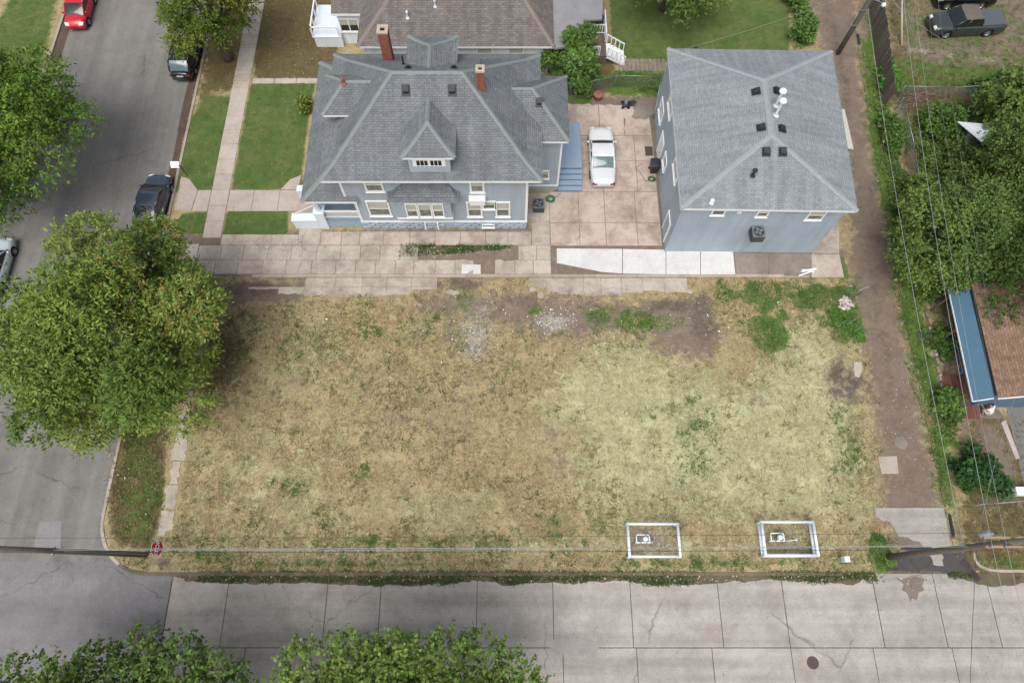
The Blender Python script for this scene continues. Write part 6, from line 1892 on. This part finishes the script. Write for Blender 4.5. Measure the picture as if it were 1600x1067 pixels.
MB().lathe([(0, .16), (.1, .14), (.17, .02), (.17, -.06), (.1, -.14), (0, -.16)], q + Vector((.85, -.6, .06)), n=14).build('street_lamp', M['white_paint'], PT, True)
q = at(tb, ttop, 8.0)
MB().lathe([(0, -.45), (.2, -.45), (.22, -.35), (.22, .3), (.18, .4), (.05, .45), (0, .46)], q + Vector((-.42, .1, 0)), n=14).build('transformer', MATS['transformer_grey'], PT, True)
for z in (3.0, 4.4):
    q = at(tb, ttop, z); MB().bar(q + Vector((-.3, -.2, 0)), q + Vector((.3, -.2, 0)), .07, .07).build('wire_bracket', M['galv'], PT)

def wire(p, q, sag, r, mat, label, group, name='power_line'):
    p, q = Vector(p), Vector(q)
    pts = [p.lerp(q, i / 20) - Vector((0, 0, 4 * sag * (i / 20) * (1 - i / 20))) for i in range(21)]
    return tag(MB().tube(pts, r * .72, 5, cap=False).build(name, mat, smooth=True), label, 'wire', group)
GA, GS = 'wires strung along the alley', 'wires strung along the street'
zw = za + .3
aT, aB = tb, ca
wire((tb.x - 1.0, tb.y - .1, 10.8), (ca.x - 1.1, ca.y - .2, zw), .7, .016, M['wire'], 'bright overhead wire running high along the alley, leftmost of the set', GA)
wire((tb.x - .3, tb.y - .1, 10.8), (ca.x - .45, ca.y - .2, zw), .7, .012, M['wire'], 'overhead wire second from the left above the alley', GA)
wire((tb.x + .5, tb.y - .1, 10.8), (ca.x + .45, ca.y - .2, zw), .8, .011, M['wire_mid'], 'overhead wire above the weedy alley bank', GA)
wire((tb.x + 1.2, tb.y - .1, 10.8), (ca.x + 1.1, ca.y - .2, zw), .8, .011, M['wire_mid'], 'thin overhead wire passing across the blue porch roof', GA)
q1, q2 = at(tb, ttop, 4.4) + Vector((.2, -.2, 0)), at(pb, ptop, 7.4) + Vector((-.1, .15, 0))
wire(q1, q2, .5, .022, M['wire'], 'thick pale cable slung lowest along the alley', GA)
wire(at(tb, ttop, 3.0) + Vector((-.1, -.2, 0)), at(pb, ptop, 6.6) + Vector((-.1, .15, 0)), .5, .016, M['wire_dark'], 'dark telephone cable slung along the alley', GA)
wire((ca.x - 1.1, ca.y - .2, zw), (ca.x + .2, -26, zw - .3), .8, .013, M['wire'], 'overhead wire crossing the street from the right pole', 'wires crossing the street')
wire((ca.x - .45, ca.y - .2, zw), (ca.x + .6, -26, zw - .3), .8, .013, M['wire'], 'second overhead wire crossing the street from the right pole', 'wires crossing the street')
wire((ca.x + 1.1, ca.y - .2, zw), (ca.x + 1.9, -26, zw - .3), .8, .013, M['wire'], 'rightmost overhead wire crossing the street', 'wires crossing the street')
L1 = at(lb, ltop, 8.6)
for k, (dz, dy, r, mt, lb_) in enumerate([(0, .1, .022, M['wire'], 'thick pale cable along the lower edge of the lot'), (.25, .02, .014, M['wire'], 'thin wire just beside the thick street cable'),
                                          (-.35, -.06, .016, M['wire_dark'], 'dark telephone cable along the street'), (2.2, .5, .011, M['wire_dark'], 'fine dark wire highest along the lower lot')]):
    p, q = at(lb, ltop, 8.6 + dz) + Vector((0, dy, 0)), at(pb, ptop, 7.6 + dz) + Vector((0, dy, 0))
    wire(p, q, .55, r, mt, lb_, GS)
    wire(p, p + Vector((-30, 0, .2)), .5, r, mt, lb_.replace('of the lot', 'of the picture left of the leaning pole').replace('the street', 'the street left of the leaning pole').replace('lower lot', 'street left of the leaning pole').replace('thick street cable', 'thick cable left of the leaning pole'), GS)
for k, (z, x0, x1) in enumerate([(7.6, 2.2, 3.4)]):
    p, q = at(lb, ltop, 8.25), at(pb, ptop, 7.25)
    a, c = p.lerp(q, .93), p.lerp(q, .965)
    a.z -= .14; c.z -= .09
    tag(MB().tube([a, a.lerp(c, .08), a.lerp(c, .92), c], [.03, .08, .08, .03], 8).build('splice_case', M['dark_plastic'], at=a), 'black splice case hanging on the street cable by the right pole', 'splice case')
p, q = at(tb, ttop, 3.0), at(pb, ptop, 6.6)
a, c = p.lerp(q, .955), p.lerp(q, .985)
tag(MB().tube([a, a.lerp(c, .08), a.lerp(c, .92), c], [.03, .08, .08, .03], 8).build('splice_case', M['dark_plastic'], at=a), 'black splice case on the alley cable above the pale concrete', 'splice case')
a, c = p.lerp(q, .03), p.lerp(q, .06)
tag(MB().tube([a, a.lerp(c, .08), a.lerp(c, .92), c], [.03, .09, .09, .03], 8).build('splice_case', M['dark_plastic'], at=a), 'black splice case beside the upper alley pole', 'splice case')
# spare cable loop
a = q1.lerp(q2, .70); a.z -= .42
ring = [a + Vector((.0 + .22 * math.sin(t), .34 * math.cos(t), 0)) for t in np.linspace(0, 2 * math.pi, 20)]
cl = empty('cable_loop', a, 'black oval cable loop hanging on the alley wire', 'cable')
MB().tube(ring, .025, 6, cap=False).build('loop', M['wire_dark'], cl)
MB().bar(ring[0], ring[10], .03, .03).bar(ring[5], ring[15], .03, .03).build('spreader', M['wire_dark'], cl)
sv = 'service wires to the houses'
wire(at(tb, ttop, 6.6), (10.9, 36.2, 5.6), .4, .013, M['wire'], 'service wire from the alley pole to the garage roof corner', sv)
wire(at(tb, ttop, 6.4), (2.0, 47, 4.2), .4, .013, M['wire'], 'service wire from the alley pole over the green lawn', sv)
wire(at(tb, ttop, 6.4), (34, 38.5, 3.4), .5, .013, M['wire'], 'service wire from the alley pole over the wooden fence', sv)
wire(at(pb, ptop, 8.2), (16, -26, 6.5), .6, .016, M['wire_dark'], 'dark service cable slanting over the concrete street', sv)
wire(at(pb, ptop, 8.2), (30.5, 12.2, 3.2), .3, .013, M['wire'], 'service wire from the right pole to the blue-roofed house', sv)

# ------------------------------------------------------------------ signs
sp = S(277, 862)
st = empty('stop_sign', (sp.x, sp.y, 0), 'red octagonal stop sign with white letters at the lot corner', 'sign')
MB().box(sp.x - .03, sp.x + .03, sp.y - .02, sp.y + .02, -.1, 2.75).build('post', M['galv'], st)
oc = Vector((sp.x + .04, sp.y, 2.55)); Ro = .46
def octa(r, dx, th):
    mb = MB(); a = [oc + Vector((dx - .30 * r * math.sin(t), r * math.cos(t), r * math.sin(t) * .95)) for t in [math.pi / 8 + k * math.pi / 4 for k in range(8)]]
    bk = [q - Vector((th, 0, 0)) for q in a]
    mb.poly(a); mb.poly(bk[::-1])
    for k in range(8): mb.poly([bk[k], bk[(k + 1) % 8], a[(k + 1) % 8], a[k]])
    return mb
octa(Ro, 0, .006).build('sign_border', M['trim'], st)
octa(Ro - .03, .005, .004).build('sign_face', M['red'], st)
cu = bpy.data.curves.new('stop_text', 'FONT'); cu.body = 'STOP'; cu.size = .36; cu.align_x = 'CENTER'; cu.align_y = 'CENTER'; cu.extrude = .002; cu.offset = .006
to = bpy.data.objects.new('stop_text', cu); COL.objects.link(to)
bpy.context.view_layer.update()
dg = bpy.context.evaluated_depsgraph_get()
tm = bpy.data.meshes.new_from_object(to.evaluated_get(dg)); bpy.data.objects.remove(to)
tm.materials.clear(); tm.materials.append(M['trim'])
lo = link('lettering', tm, st, Vector((oc.x + .014, oc.y, oc.z + .004)) - Vector((sp.x, sp.y, 0)))
lo.rotation_euler = (math.pi / 2 - math.atan(.30 / .95), 0, math.pi / 2)
sp = S(293, 275)
sg = empty('parking_sign', (sp.x, sp.y, 0), 'small white sign on a dark post at the kerb above the dark sedan', 'sign')
MB().box(sp.x - .025, sp.x + .025, sp.y - .025, sp.y + .025, -.1, 1.3).build('post', M['black_metal'], sg)
pl_ = MB().obb((sp.x - .72, sp.y - .06, 1.05), (.62, .0, 0), (0, .36, .28), (.0, -.01, .02)); pl_.build('sign_plate', M['trim'], sg)
MB().bar((sp.x - .14, sp.y, 1.2), (sp.x + .02, sp.y, 1.2), .05, .05).build('sign_bracket', M['galv'], sg)

# ------------------------------------------------------------------ meter enclosures of white pipe
def enclosure(u0, v0, u1, v1, rails, label, seed, tail):
    zt = 1.05
    a, c = S(u0, v1, zt), S(u1, v0, zt)
    x0, y0, x1, y1 = a.x, a.y, c.x, c.y
    E_ = empty('meter_guard', ((x0 + x1) / 2, (y0 + y1) / 2, 0), label, 'barrier', 'white pipe guards on the lot')
    r = .085
    for x in (x0, x1):
        for y in (y0, y1):
            MB().tube([(x, y, -.1), (x, y, zt - .02), (x, y, zt + .02)], [r, r, r * .7], 14).build('post', M['white_paint'], E_, True)
    for y, zz in [(y0, z) for z in rails] + [(y1, z) for z in rails[:1]]:
        MB().tube([(x0, y, zz), (x1, y, zz)], r * .95, 12).build('rail', M['white_paint'], E_, True)
    for x, zz in [(x, z) for x in (x0, x1) for z in rails]:
        MB().tube([(x, y0, zz - .0), (x, y1, zz - .0)], r * 1.0, 12).build('rail', M['white_paint'], E_, True)
    # gas meter set inside
    g = empty('gas_meter', ((x0 + x1) / 2 - .3, (y0 + y1) / 2 + .05, 0), 'white gas meter piping inside the %s pipe guard' % ('right' if tail else 'left'), 'gas meter', 'gas meters on the lot')
    cx, cy = (x0 + x1) / 2 - .42, (y0 + y1) / 2 + .08
    pp = M['white_paint']
    MB().tube([(cx - .55, cy - .18, 0), (cx - .55, cy - .18, .55), (cx - .5, cy - .18, .62), (cx + .35, cy - .18, .62), (cx + .42, cy - .18, .55), (cx + .42, cy - .18, 0)], .045, 8).build('main_pipe', pp, g, True)
    MB().tube([(cx - .52, cy - .18, .6), (cx - .52, cy + .22, .6), (cx - .46, cy + .26, .6), (cx + .2, cy + .26, .6), (cx + .25, cy + .2, .6), (cx + .25, cy - .16, .6)], .04, 8).build('bypass_pipe', pp, g, True)
    MB().lathe([(0, .2), (.1, .22), (.16, .32), (.16, .5), (.09, .6), (.0, .62)], (cx + .0, cy + .02, .25), n=14).build('regulator', pp, g, True)
    MB().lathe([(0, 0), (.05, .0), (.07, .06), (.07, .2), (.0, .24)], (cx + .05, cy + .3, .62), n=10).build('gauge', M['galv'], g, True)
    for dx in (-.3, .05, .33): MB().lathe([(.0, -.05), (.085, -.05), (.085, .05), (0, .05)], (cx + dx, cy - .18, .62), 'x', 12).build('flange', M['galv'], g)
    if tail: MB().tube([(cx + .42, cy - .18, .5), (cx + 1.0, cy - .12, .5), (cx + 1.15, cy - .1, .45)], .025, 6).tube([(cx + 1.0, cy - .2, .5), (cx + 1.0, cy - .02, .5)], .025, 6).build('outlet_pipe', pp, g, True)
enclosure(984, 818, 1059, 869, (1.0,), 'white pipe guard with single rails round the left gas meter', 1, False)
enclosure(1197, 815, 1271, 867, (1.0, .5), 'white pipe guard with double rails round the right gas meter', 2, True)
q = S(1312, 875)
pd = empty('utility_pedestal', (q.x, q.y, 0), 'pale green utility pedestal at the lower right corner of the lot', 'utility box')
MB().box(q.x - .12, q.x + .12, q.y - .13, q.y + .13, 0, .55).build('base', plain('pedestal_green', (150, 178, 168), .5, .1), pd)
MB().box(q.x - .15, q.x + .15, q.y - .16, q.y + .16, .55, 1.0).build('cover', plain('pedestal_white', (214, 224, 220), .45, .05), pd)
MB().box(q.x - .155, q.x - .15, q.y - .03, q.y + .03, .62, .7).build('latch', M['black_metal'], pd)

# ------------------------------------------------------------------ small things
q = S(1020, 268)
tb_ = empty('wheelie_bin', (q.x, q.y, 0), 'dark blue-black wheeled bin beside the garage wall', 'bin')
mb = MB(); zz = 1.0; w0, w1 = .24, .32
mb.v = [(q.x + sx * w0, q.y + sy * w0, .06) for sx, sy in ((-1, -1), (1, -1), (1, 1), (-1, 1))] + [(q.x + sx * w1, q.y + sy * w1, zz) for sx, sy in ((-1, -1), (1, -1), (1, 1), (-1, 1))]
mb.f = [(0, 1, 5, 4), (1, 2, 6, 5), (2, 3, 7, 6), (3, 0, 4, 7), (3, 2, 1, 0)]; mb.m = [0] * 5; mb.uv = [None] * 5
mb.build('bin_body', M['dark_plastic'], tb_)
MB().patch((q.x - .36, q.y - .38, zz), (q.x + .36, q.y - .38, zz), (q.x + .36, q.y + .36, zz + .06), (q.x - .36, q.y + .36, zz + .06), 6, 6, (0, 0, .09)).build('lid', M['dark_plastic'], tb_, True)
for s in (-1, 1): MB().lathe([(0, -.03), (.1, -.03), (.1, .03), (0, .03)], (q.x + s * .3, q.y + .26, .1), 'x', 12).build('wheel', M['rubber'], tb_)
MB().bar((q.x - .25, q.y + .42, zz - .02), (q.x + .25, q.y + .42, zz - .02), .04, .04).build('handle', M['dark_plastic'], tb_)
q = S(1014, 237)
tag(MB().box(q.x - .3, q.x + .28, q.y - .42, q.y + .42, .034, .06).build('door_mat', plain('brown_mat', (78, 66, 58), .95, .2, 20), at=(q.x, q.y, 0)), 'brown door mat outside the garage apartment door', 'mat')
def coil(name, label, u, v, r, turns, mat, tail):
    c = S(u, v); rr = random.Random(u)
    pts = []
    for i in range(turns * 16):
        a = i * 2 * math.pi / 16
        k = r * (.5 + .55 * ((i // 16) * .618 % 1) + rr.uniform(-.05, .05))
        pts.append((c.x + math.cos(a) * k, c.y + math.sin(a) * k * .85, .06 + .012 * (i // 16) + rr.uniform(0, .01)))
    for (du, dv) in tail:
        p = S(du, dv); pts.append((p.x, p.y, .06))
    return tag(MB().tube(pts, .018, 6).build(name, mat, at=(c.x, c.y, 0)), label, 'hose')
coil('garden_hose', 'bright green hose coiled beside the ground air conditioner', 860, 312, .38, 6, M['hose'], [(872, 306), (876, 303)])
coil('garden_hose', 'dark green hose coiled by the garage wall with a loose tail', 1018, 281, .30, 5, plain('dark_hose', (44, 92, 66), .5, .1), [(1008, 284), (1000, 270), (992, 263), (1002, 258)])
# rusty drum lid, mower, lamp post
q = S(934, 154)
dr = empty('fire_pit', (q.x, q.y, 0), 'rusty round fire pit at the back of the concrete pad', 'fire pit')
MB().lathe([(0, 0), (.3, 0), (.34, .05), (.36, .4), (.38, .42), (.36, .45), (.2, .5), (0, .52)], (q.x, q.y, .03), n=18).build('bowl', M['rust'], dr, True)
MB().lathe([(.0, 0), (.04, .0), (.03, .06), (0, .06)], (q.x, q.y, .55), n=8).build('knob', M['black_metal'], dr)
q = S(984, 166)
mw = empty('lawn_mower', (q.x, q.y, 0), 'small black lawn mower standing on the concrete pad', 'mower')
MB().patch((q.x - .62, q.y - .26, .26), (q.x - .1, q.y - .24, .26), (q.x - .1, q.y + .24, .26), (q.x - .62, q.y + .26, .26), 5, 5, (0, 0, .14)).box(q.x - .6, q.x - .12, q.y - .24, q.y + .24, .12, .255).build('deck', M['black_metal'], mw, False)
MB().lathe([(0, .2), (.13, .2), (.15, .1), (.15, 0), (0, 0)], (q.x - .34, q.y, .36), n=12).build('engine', M['galv'], mw)
for dx in (-.58, -.14):
    for s in (-1, 1): MB().lathe([(0, -.03), (.11, -.03), (.11, .03), (0, .03)], (q.x + dx, q.y + s * .29, .14), 'y', 12).build('wheel', M['rubber'], mw)
MB().tube([(q.x - .12, q.y - .2, .25), (q.x + .55, q.y - .2, .85), (q.x + .6, q.y, .9), (q.x + .55, q.y + .2, .85), (q.x - .12, q.y + .2, .25)], .02, 6).build('handle', M['black_metal'], mw, True)
MB().patch((q.x - .1, q.y - .2, .2), (q.x + .4, q.y - .2, .45), (q.x + .4, q.y + .2, .45), (q.x - .1, q.y + .2, .2), 4, 4, (0, 0, .12)).build('grass_bag', M['dark_plastic'], mw, True)
# leaning pale post with lamp in the dirt yard
p0, p1 = S(1409, 72), S(1397, 14, .9)
lp = empty('leaning_post', p0, 'pale leaning post with a black and white lamp head in the dirt yard', 'post')
MB().tube([p0, p1 + Vector((0, 0, 1.2))], [.08, .07], 10).build('post', plain('pale_post', (168, 160, 144), .8, .2), lp, True)
e = p1 + Vector((0, .1, 1.3))
MB().lathe([(0, -.1), (.3, -.1), (.36, 0), (.3, .1), (0, .12)], e, n=14).build('lamp_head', M['black_metal'], lp, True)
MB().lathe([(0, .1), (.14, .1), (.14, .22), (0, .24)], e + Vector((.05, -.1, 0)), n=10).build('lamp_cap', M['white_paint'], lp, True)
# wooden fence of planks along the alley
f0, f1 = S(1378, 172), S(1353, -24)
wf = empty('wooden_fence', f0, 'weathered grey plank fence leaning beside the upper alley', 'fence')
nP = 48
for i in range(nP):
    t = i / nP
    p = f0.lerp(f1, t)
    h = 2.15 + R.uniform(-.08, .08); l = R.uniform(-.05, .05)
    d = (f1 - f0).normalized()
    MB().obb(p + Vector((R.uniform(-.01, .01), 0, 0)), d * ((f1 - f0).length / nP - .02), Vector((.025, 0, 0)), Vector((l, 0, h))).build('plank', M['fence_wood'], wf)
for z in (.5, 1.7):
    MB().bar(f0 + Vector((.06, 0, z)), f1 + Vector((.06, 0, z)), .05, .09).build('fence_rail', M['fence_wood'], wf)
# chain-link fences: posts, rails, wire net
def chainlink(name, label, pts, h, group=None, net=True):
    pts = [Vector((*S(u, v)[:2], 0)) for u, v in pts]
    t = empty(name, pts[0], label, 'fence', group)
    for i in range(len(pts) - 1):
        a, c = pts[i], pts[i + 1]; z = Vector((0, 0, h))
        MB().tube([a + z, c + z], .025, 6).build('top_rail', M['galv'], t, True)
        k = max(1, int((c - a).length / 2.4))
        for j in range(k + (i == len(pts) - 2)):
            p = a.lerp(c, j / k); MB().tube([p - z * .1, p + z * 1.03], .03, 8).build('post', M['galv'], t, True)
        if net:
            mb = MB(); L = (c - a).length; d = (c - a).normalized(); s = .16
            m_ = int((L + h) / s)
            for j in range(m_):
                for sg in (1, -1):
                    x0 = j * s - (h if sg > 0 else 0); x1 = x0 + sg * h
                    if sg < 0: x0, x1 = j * s, j * s - h
                    z0_, z1_ = 0.0, h
                    if x0 < 0: z0_ += -x0 * 1.0; x0 = 0
                    if x1 > L: z1_ -= x1 - L; x1 = L
                    if x0 > L: z0_ += (x0 - L); x0 = L
                    if x1 < 0: z1_ -= -x1; x1 = 0
                    if z1_ - z0_ < .05: continue
                    mb.bar(a + d * x0 + Vector((0, 0, z0_)), a + d * x1 + Vector((0, 0, z1_)), .008, .008)
            o = mb.build('wire_net', M['galv'], t); o['kind'] = 'stuff'
chainlink('chain_link_fence', 'sagging chain-link fence behind the parking pad', [(890, 151), (960, 136), (1030, 137), (1020, 186)], 1.2)
chainlink('chain_link_fence', 'chain-link fence across the dirt yard below the pickup', [(1402, 152), (1480, 154), (1650, 142)], 1.2)
chainlink('chain_link_fence', 'old wire fence running down the alley bank', [(1398, 172), (1413, 240), (1424, 310)], 1.3)
chainlink('chain_link_fence', 'rusty wire fence left of the blue porch roof', [(1462, 470), (1488, 590)], 1.1, net=False)
chainlink('chain_link_fence', 'low rail fence across the dry yard near the right pole', [(1513, 792), (1536, 790), (1640, 782)], 1.0, net=False)
# bright tin sheet, brush pile, ladder rack
a = [S(1496, 190, 2.4), S(1540, 194, 2.2), S(1558, 204, 2.3), S(1534, 222, 2.1)]
mb = MB(); mb.poly([a[3], a[2], a[1], a[0]]); mb.poly([q - Vector((0, 0, .05)) for q in a])
for i in range(4): mb.poly([a[i], a[(i + 1) % 4], a[(i + 1) % 4] - Vector((0, 0, .05)), a[i] - Vector((0, 0, .05))])
sh = empty('tin_shed', (a[0].x + .8, a[0].y - .6, 0), 'bright tin sheet roof of a small shed among the shrubs', 'shed')
mb.build('roof_sheet', M['sheet_white'], sh)
cx = sum((q.x for q in a)) / 4; cy = sum((q.y for q in a)) / 4
MB().box(cx - .6, cx + .6, cy - .25, cy + .25, 0, 2.0).build('shed_wall', M['tin'], sh)
c = S(1428, 160); bp = empty('brush_pile', c, 'heap of dead brown branches beside the wire fence', 'brush pile')
rr = random.Random(5); mb = MB(); mb2 = MB()
for i in range(260):
    a = Vector((c.x + rr.gauss(0, .9), c.y + rr.gauss(0, .45), rr.uniform(.05, .7)))
    d = Vector((rr.uniform(-1, 1), rr.uniform(-.5, .5), rr.uniform(-.2, .3))).normalized() * rr.uniform(.3, .9)
    (mb if i % 3 else mb2).tube([a, a + d * .5 + Vector((0, 0, .05)), a + d], [.02, .015, .006], 4)
o = mb.build('twigs', plain('dead_twigs', (138, 114, 98), .9, .25), bp); o['kind'] = 'stuff'
o = mb2.build('dark_twigs', plain('dark_twigs', (104, 86, 76), .9, .25), bp); o['kind'] = 'stuff'
c = S(1484, 520)
pr_ = empty('pallet', (c.x, c.y, 0), 'weathered wooden pallet leaning by the blue porch', 'pallet')
for k in range(7): MB().obb((c.x - .3, c.y - .6 + k * .26, .55 + .03 * k), (.62, .06, .1), (0, .13, 0), (0, 0, .025)).build('slat', M['wood'], pr_)
for dx in (-.28, .0, .26): MB().obb((c.x + dx, c.y - .62, .46 + dx * .16), (.06, 0, 0), (0, 1.75, .2), (0, 0, .08)).build('bearer', M['wood'], pr_)
MB().box(c.x - .25, c.x + .25, c.y - .6, c.y + 1.0, 0, .42).build('support', M['worn'], pr_)
# white pipes by the garage, rubble, litter
for k, (u0, v0, u1, v1, r) in enumerate([(1252, 424, 1275, 420, .09), (1248, 431, 1268, 424, .05), (1254, 421, 1272, 425, .05)]):
    p, q = S(u0, v0, .1 + k * .06), S(u1, v1, .1 + k * .06)
    tag(MB().tube([p, q], r, 10).build('plastic_pipe', M['trim'], at=p), ['thick white plastic pipe lying on the worn slab', 'thin white plastic pipe lying lowest on the worn slab', 'short thin white pipe lying across the thick one'][k], 'pipe', 'white pipes beside the garage')
c = S(1321, 476); rp = empty('rubble_pile', c, 'heap of pale broken concrete at the lot edge by the alley', 'rubble')
ch_ = MB(); ch_.v = [(-.1, -.08, -.05), (.11, -.06, -.06), (.09, .08, -.05), (-.08, .1, -.06), (-.07, -.06, .05), (.07, -.05, .06), (.06, .06, .04), (-.05, .06, .06)]
ch_.f = [(3, 2, 1, 0), (4, 5, 6, 7), (0, 1, 5, 4), (1, 2, 6, 5), (2, 3, 7, 6), (3, 0, 4, 7)]; ch_.m = [0] * 6; ch_.uv = [None] * 6
chm = ch_.mesh('chunk', plain('rubble', (192, 182, 174), .9, .18, 9, obj_var=.18))
for i in range(46):
    a = R.uniform(0, 6.28); k = R.random() ** .6
    o = link('chunk', chm, rp, (math.cos(a) * k * .5, math.sin(a) * k * .62, .06 + (1 - k) * .2))
    o.rotation_euler = (R.uniform(0, 6), R.uniform(0, 6), R.uniform(0, 6)); s_ = R.uniform(.5, 1.5); o.scale = (s_, s_, s_)
lm = MB().patch((-.1, -.07, .0), (.09, -.08, .01), (.1, .07, .0), (-.08, .09, .02), 3, 3, (.0, 0, .06)).mesh('litter', M['trim'])
for u, v in ((511, 499), (321, 665), (185, 742), (196, 747), (1067, 915), (690, 566), (1215, 473), (1105, 492), (1138, 512), (1123, 518), (588, 668), (1468, 628), (1456, 612), (229, 803)):
    c = S(u, v); o = link('litter', lm, None, (c.x, c.y, .06 if v < 900 else -.07)); o.rotation_euler = (0, 0, R.uniform(0, 6)); s_ = R.uniform(.45, .9); o.scale = (s_, s_ * .7, s_)
    tag(o, 'small white scrap of litter lying on the ground', 'litter', 'white scraps of litter')
# thin posts at the lot edge
c = S(1340, 462)
gp_ = empty('marker_post', (c.x, c.y, 0), 'thin grey marker post with a brace near the rubble', 'post')
MB().tube([(c.x, c.y, 0), (c.x + .05, c.y, 1.5)], .03, 8).build('post', M['galv'], gp_, True)
MB().tube([(c.x + .05, c.y, 1.45), (c.x - .9, c.y - .1, .05)], .022, 6).build('brace', M['galv'], gp_, True)
for k, (u0, v0, u1, v1) in enumerate(((1323, 507, 1338, 498), (1336, 517, 1345, 511))):
    p, q = S(u0, v0, .35), S(u1, v1, .5)
    tag(MB().tube([p, q], .025, 6).build('steel_rod', M['galv'], at=p), ['long steel rod lying in the weeds by the rubble', 'short steel rod lying in the weeds near the alley'][k], 'rod')
# iron grate and round patches
c = S(1513, 893); c.z = .03
gr = empty('drain_grate', (c.x, c.y, .03), 'long rusty drain grate at the alley mouth', 'grate')
d = Vector((.35, -.55, 0)); n_ = Vector((.55, .35, 0)).normalized()
for k in range(4): MB().bar(c - d + n_ * .1 * k + Vector((0, 0, .04)), c + d + n_ * .1 * k + Vector((0, 0, .04)), .04, .05).build('bar', M['iron'], gr)
c = S(1408, 690); c.z = .02
tag(MB().lathe([(0, .02), (.38, .02), (.40, .0), (.46, -.03)], c, n=22).build('manhole_cover', M['worn'], at=c), 'round worn manhole lid half buried in the alley', 'manhole')
# white box at right, walkway bits
c = S(1592, 768); tag(MB().box(c.x - .4, c.x + 1.2, c.y - .28, c.y + .25, 0, .35).build('white_tub', M['trim'], at=c), 'white plastic trough at the right edge of the dry yard', 'trough')

# ------------------------------------------------------------------ the person at the porch
q = S(1541, 649)
px_, py_ = q.x - .05, q.y + .05
PE = empty('person', (px_, py_, .03), 'person in a white t-shirt crouching at the red porch deck', 'person')
def skin(name, verts, edges, radii, mat, parent, lev=2):
    me = bpy.data.meshes.new(name); me.from_pydata(verts, edges, []); o = link(name, me, parent)
    md = o.modifiers.new('Skin', 'SKIN')
    if not me.skin_vertices: me.skin_vertices.new()
    for i, r in enumerate(radii):
        me.skin_vertices[0].data[i].radius = (r, r) if not hasattr(r, '__len__') else r
    me.skin_vertices[0].data[0].use_root = True
    md.use_smooth_shade = True
    sb = o.modifiers.new('Sub', 'SUBSURF'); sb.levels = lev; sb.render_levels = lev
    me.materials.append(mat)
    return o
skn = plain('skin', (172, 126, 102), .6, .08)
# facing up-left in plan: forward = (-.55, .8)
fx, fy = -.55, .83; rx, ry_ = .83, .55
def L_(f, r, z): return (fx * f + rx * r, fy * f + ry_ * r, z)
V = [L_(0, 0, .38), L_(.10, 0, .58), L_(.22, 0, .80), L_(.30, 0, .90), L_(.38, 0, .99), L_(.42, 0, 1.12),
     L_(.22, .20, .84), L_(.40, .26, .62), L_(.62, .16, .58), L_(.72, .12, .58), L_(.22, -.20, .84), L_(.40, -.26, .62), L_(.62, -.14, .56), L_(.72, -.10, .56),
     L_(.02, .13, .36), L_(.42, .20, .46), L_(.12, .20, .09), L_(.32, .22, .04), L_(.02, -.13, .36), L_(.42, -.20, .46), L_(.12, -.20, .09), L_(.32, -.22, .04)]
Ed = [(0, 1), (1, 2), (2, 3), (3, 4), (4, 5), (2, 6), (6, 7), (7, 8), (8, 9), (2, 10), (10, 11), (11, 12), (12, 13), (0, 14), (14, 15), (15, 16), (16, 17), (0, 18), (18, 19), (19, 20), (20, 21)]
Rd = [.15, .14, .15, .07, .085, .085, .065, .045, .035, .03, .065, .045, .035, .03, .095, .065, .05, .04, .095, .065, .05, .04]
skin('body', V, Ed, Rd, skn, PE)
tv = [V[0], V[1], V[2], V[6], tuple(Vector(V[6]).lerp(Vector(V[7]), .6)), V[10], tuple(Vector(V[10]).lerp(Vector(V[11]), .6))]
skin('t_shirt', tv, [(0, 1), (1, 2), (2, 3), (3, 4), (2, 5), (5, 6)], [.185, .18, .18, .10, .085, .10, .085], plain('white_cotton', (222, 224, 228), .9, .06), PE)
skin('shorts', [V[0], V[14], V[15], V[18], V[19]], [(0, 1), (1, 2), (0, 3), (3, 4)], [.165, .125, .09, .125, .09], plain('khaki_cloth', (176, 164, 148), .9, .1), PE)
skin('hair', [L_(.385, 0, 1.10), L_(.37, 0, 1.17), L_(.41, 0, 1.20)], [(0, 1), (1, 2)], [.085, .085, .06], plain('dark_hair', (58, 46, 40), .8, .2), PE)
for s in (1, -1):
    h0 = Vector(V[9 if s > 0 else 13])
    mb = MB()
    fw, rt = Vector((fx, fy, 0)), Vector((rx, ry_, 0))
    for k in range(4):
        a = h0 + rt * (k - 1.5) * .018
        mb.tube([a, a + fw * .05, a + fw * .08 - Vector((0, 0, .02)), a + fw * .085 - Vector((0, 0, .05 - .006 * k))], [.009, .0085, .008, .006], 6)
    mb.tube([h0 - rt * s * .02, h0 - rt * s * .05 + fw * .02, h0 - rt * s * .055 + fw * .05], [.011, .01, .007], 6)
    mb.v = [tuple(Vector(q)) for q in mb.v]
    o = link('fingers', mb.mesh('fingers', skn, smooth=True), PE)
for s in (1, -1):
    f0_ = Vector(V[17 if s > 0 else 21])
    link('shoe', MB().patch(tuple(f0_ + Vector((fx, fy, 0)) * -.18 + Vector((rx, ry_, 0)) * -.05 - Vector((0, 0, .02))), tuple(f0_ + Vector((fx, fy, 0)) * .1 + Vector((rx, ry_, 0)) * -.05 - Vector((0, 0, .02))),
                             tuple(f0_ + Vector((fx, fy, 0)) * .1 + Vector((rx, ry_, 0)) * .05 - Vector((0, 0, .02))), tuple(f0_ + Vector((fx, fy, 0)) * -.18 + Vector((rx, ry_, 0)) * .05 - Vector((0, 0, .02))), 5, 4, (0, 0, .1)).mesh('shoe', M['black_metal'], smooth=True), PE)
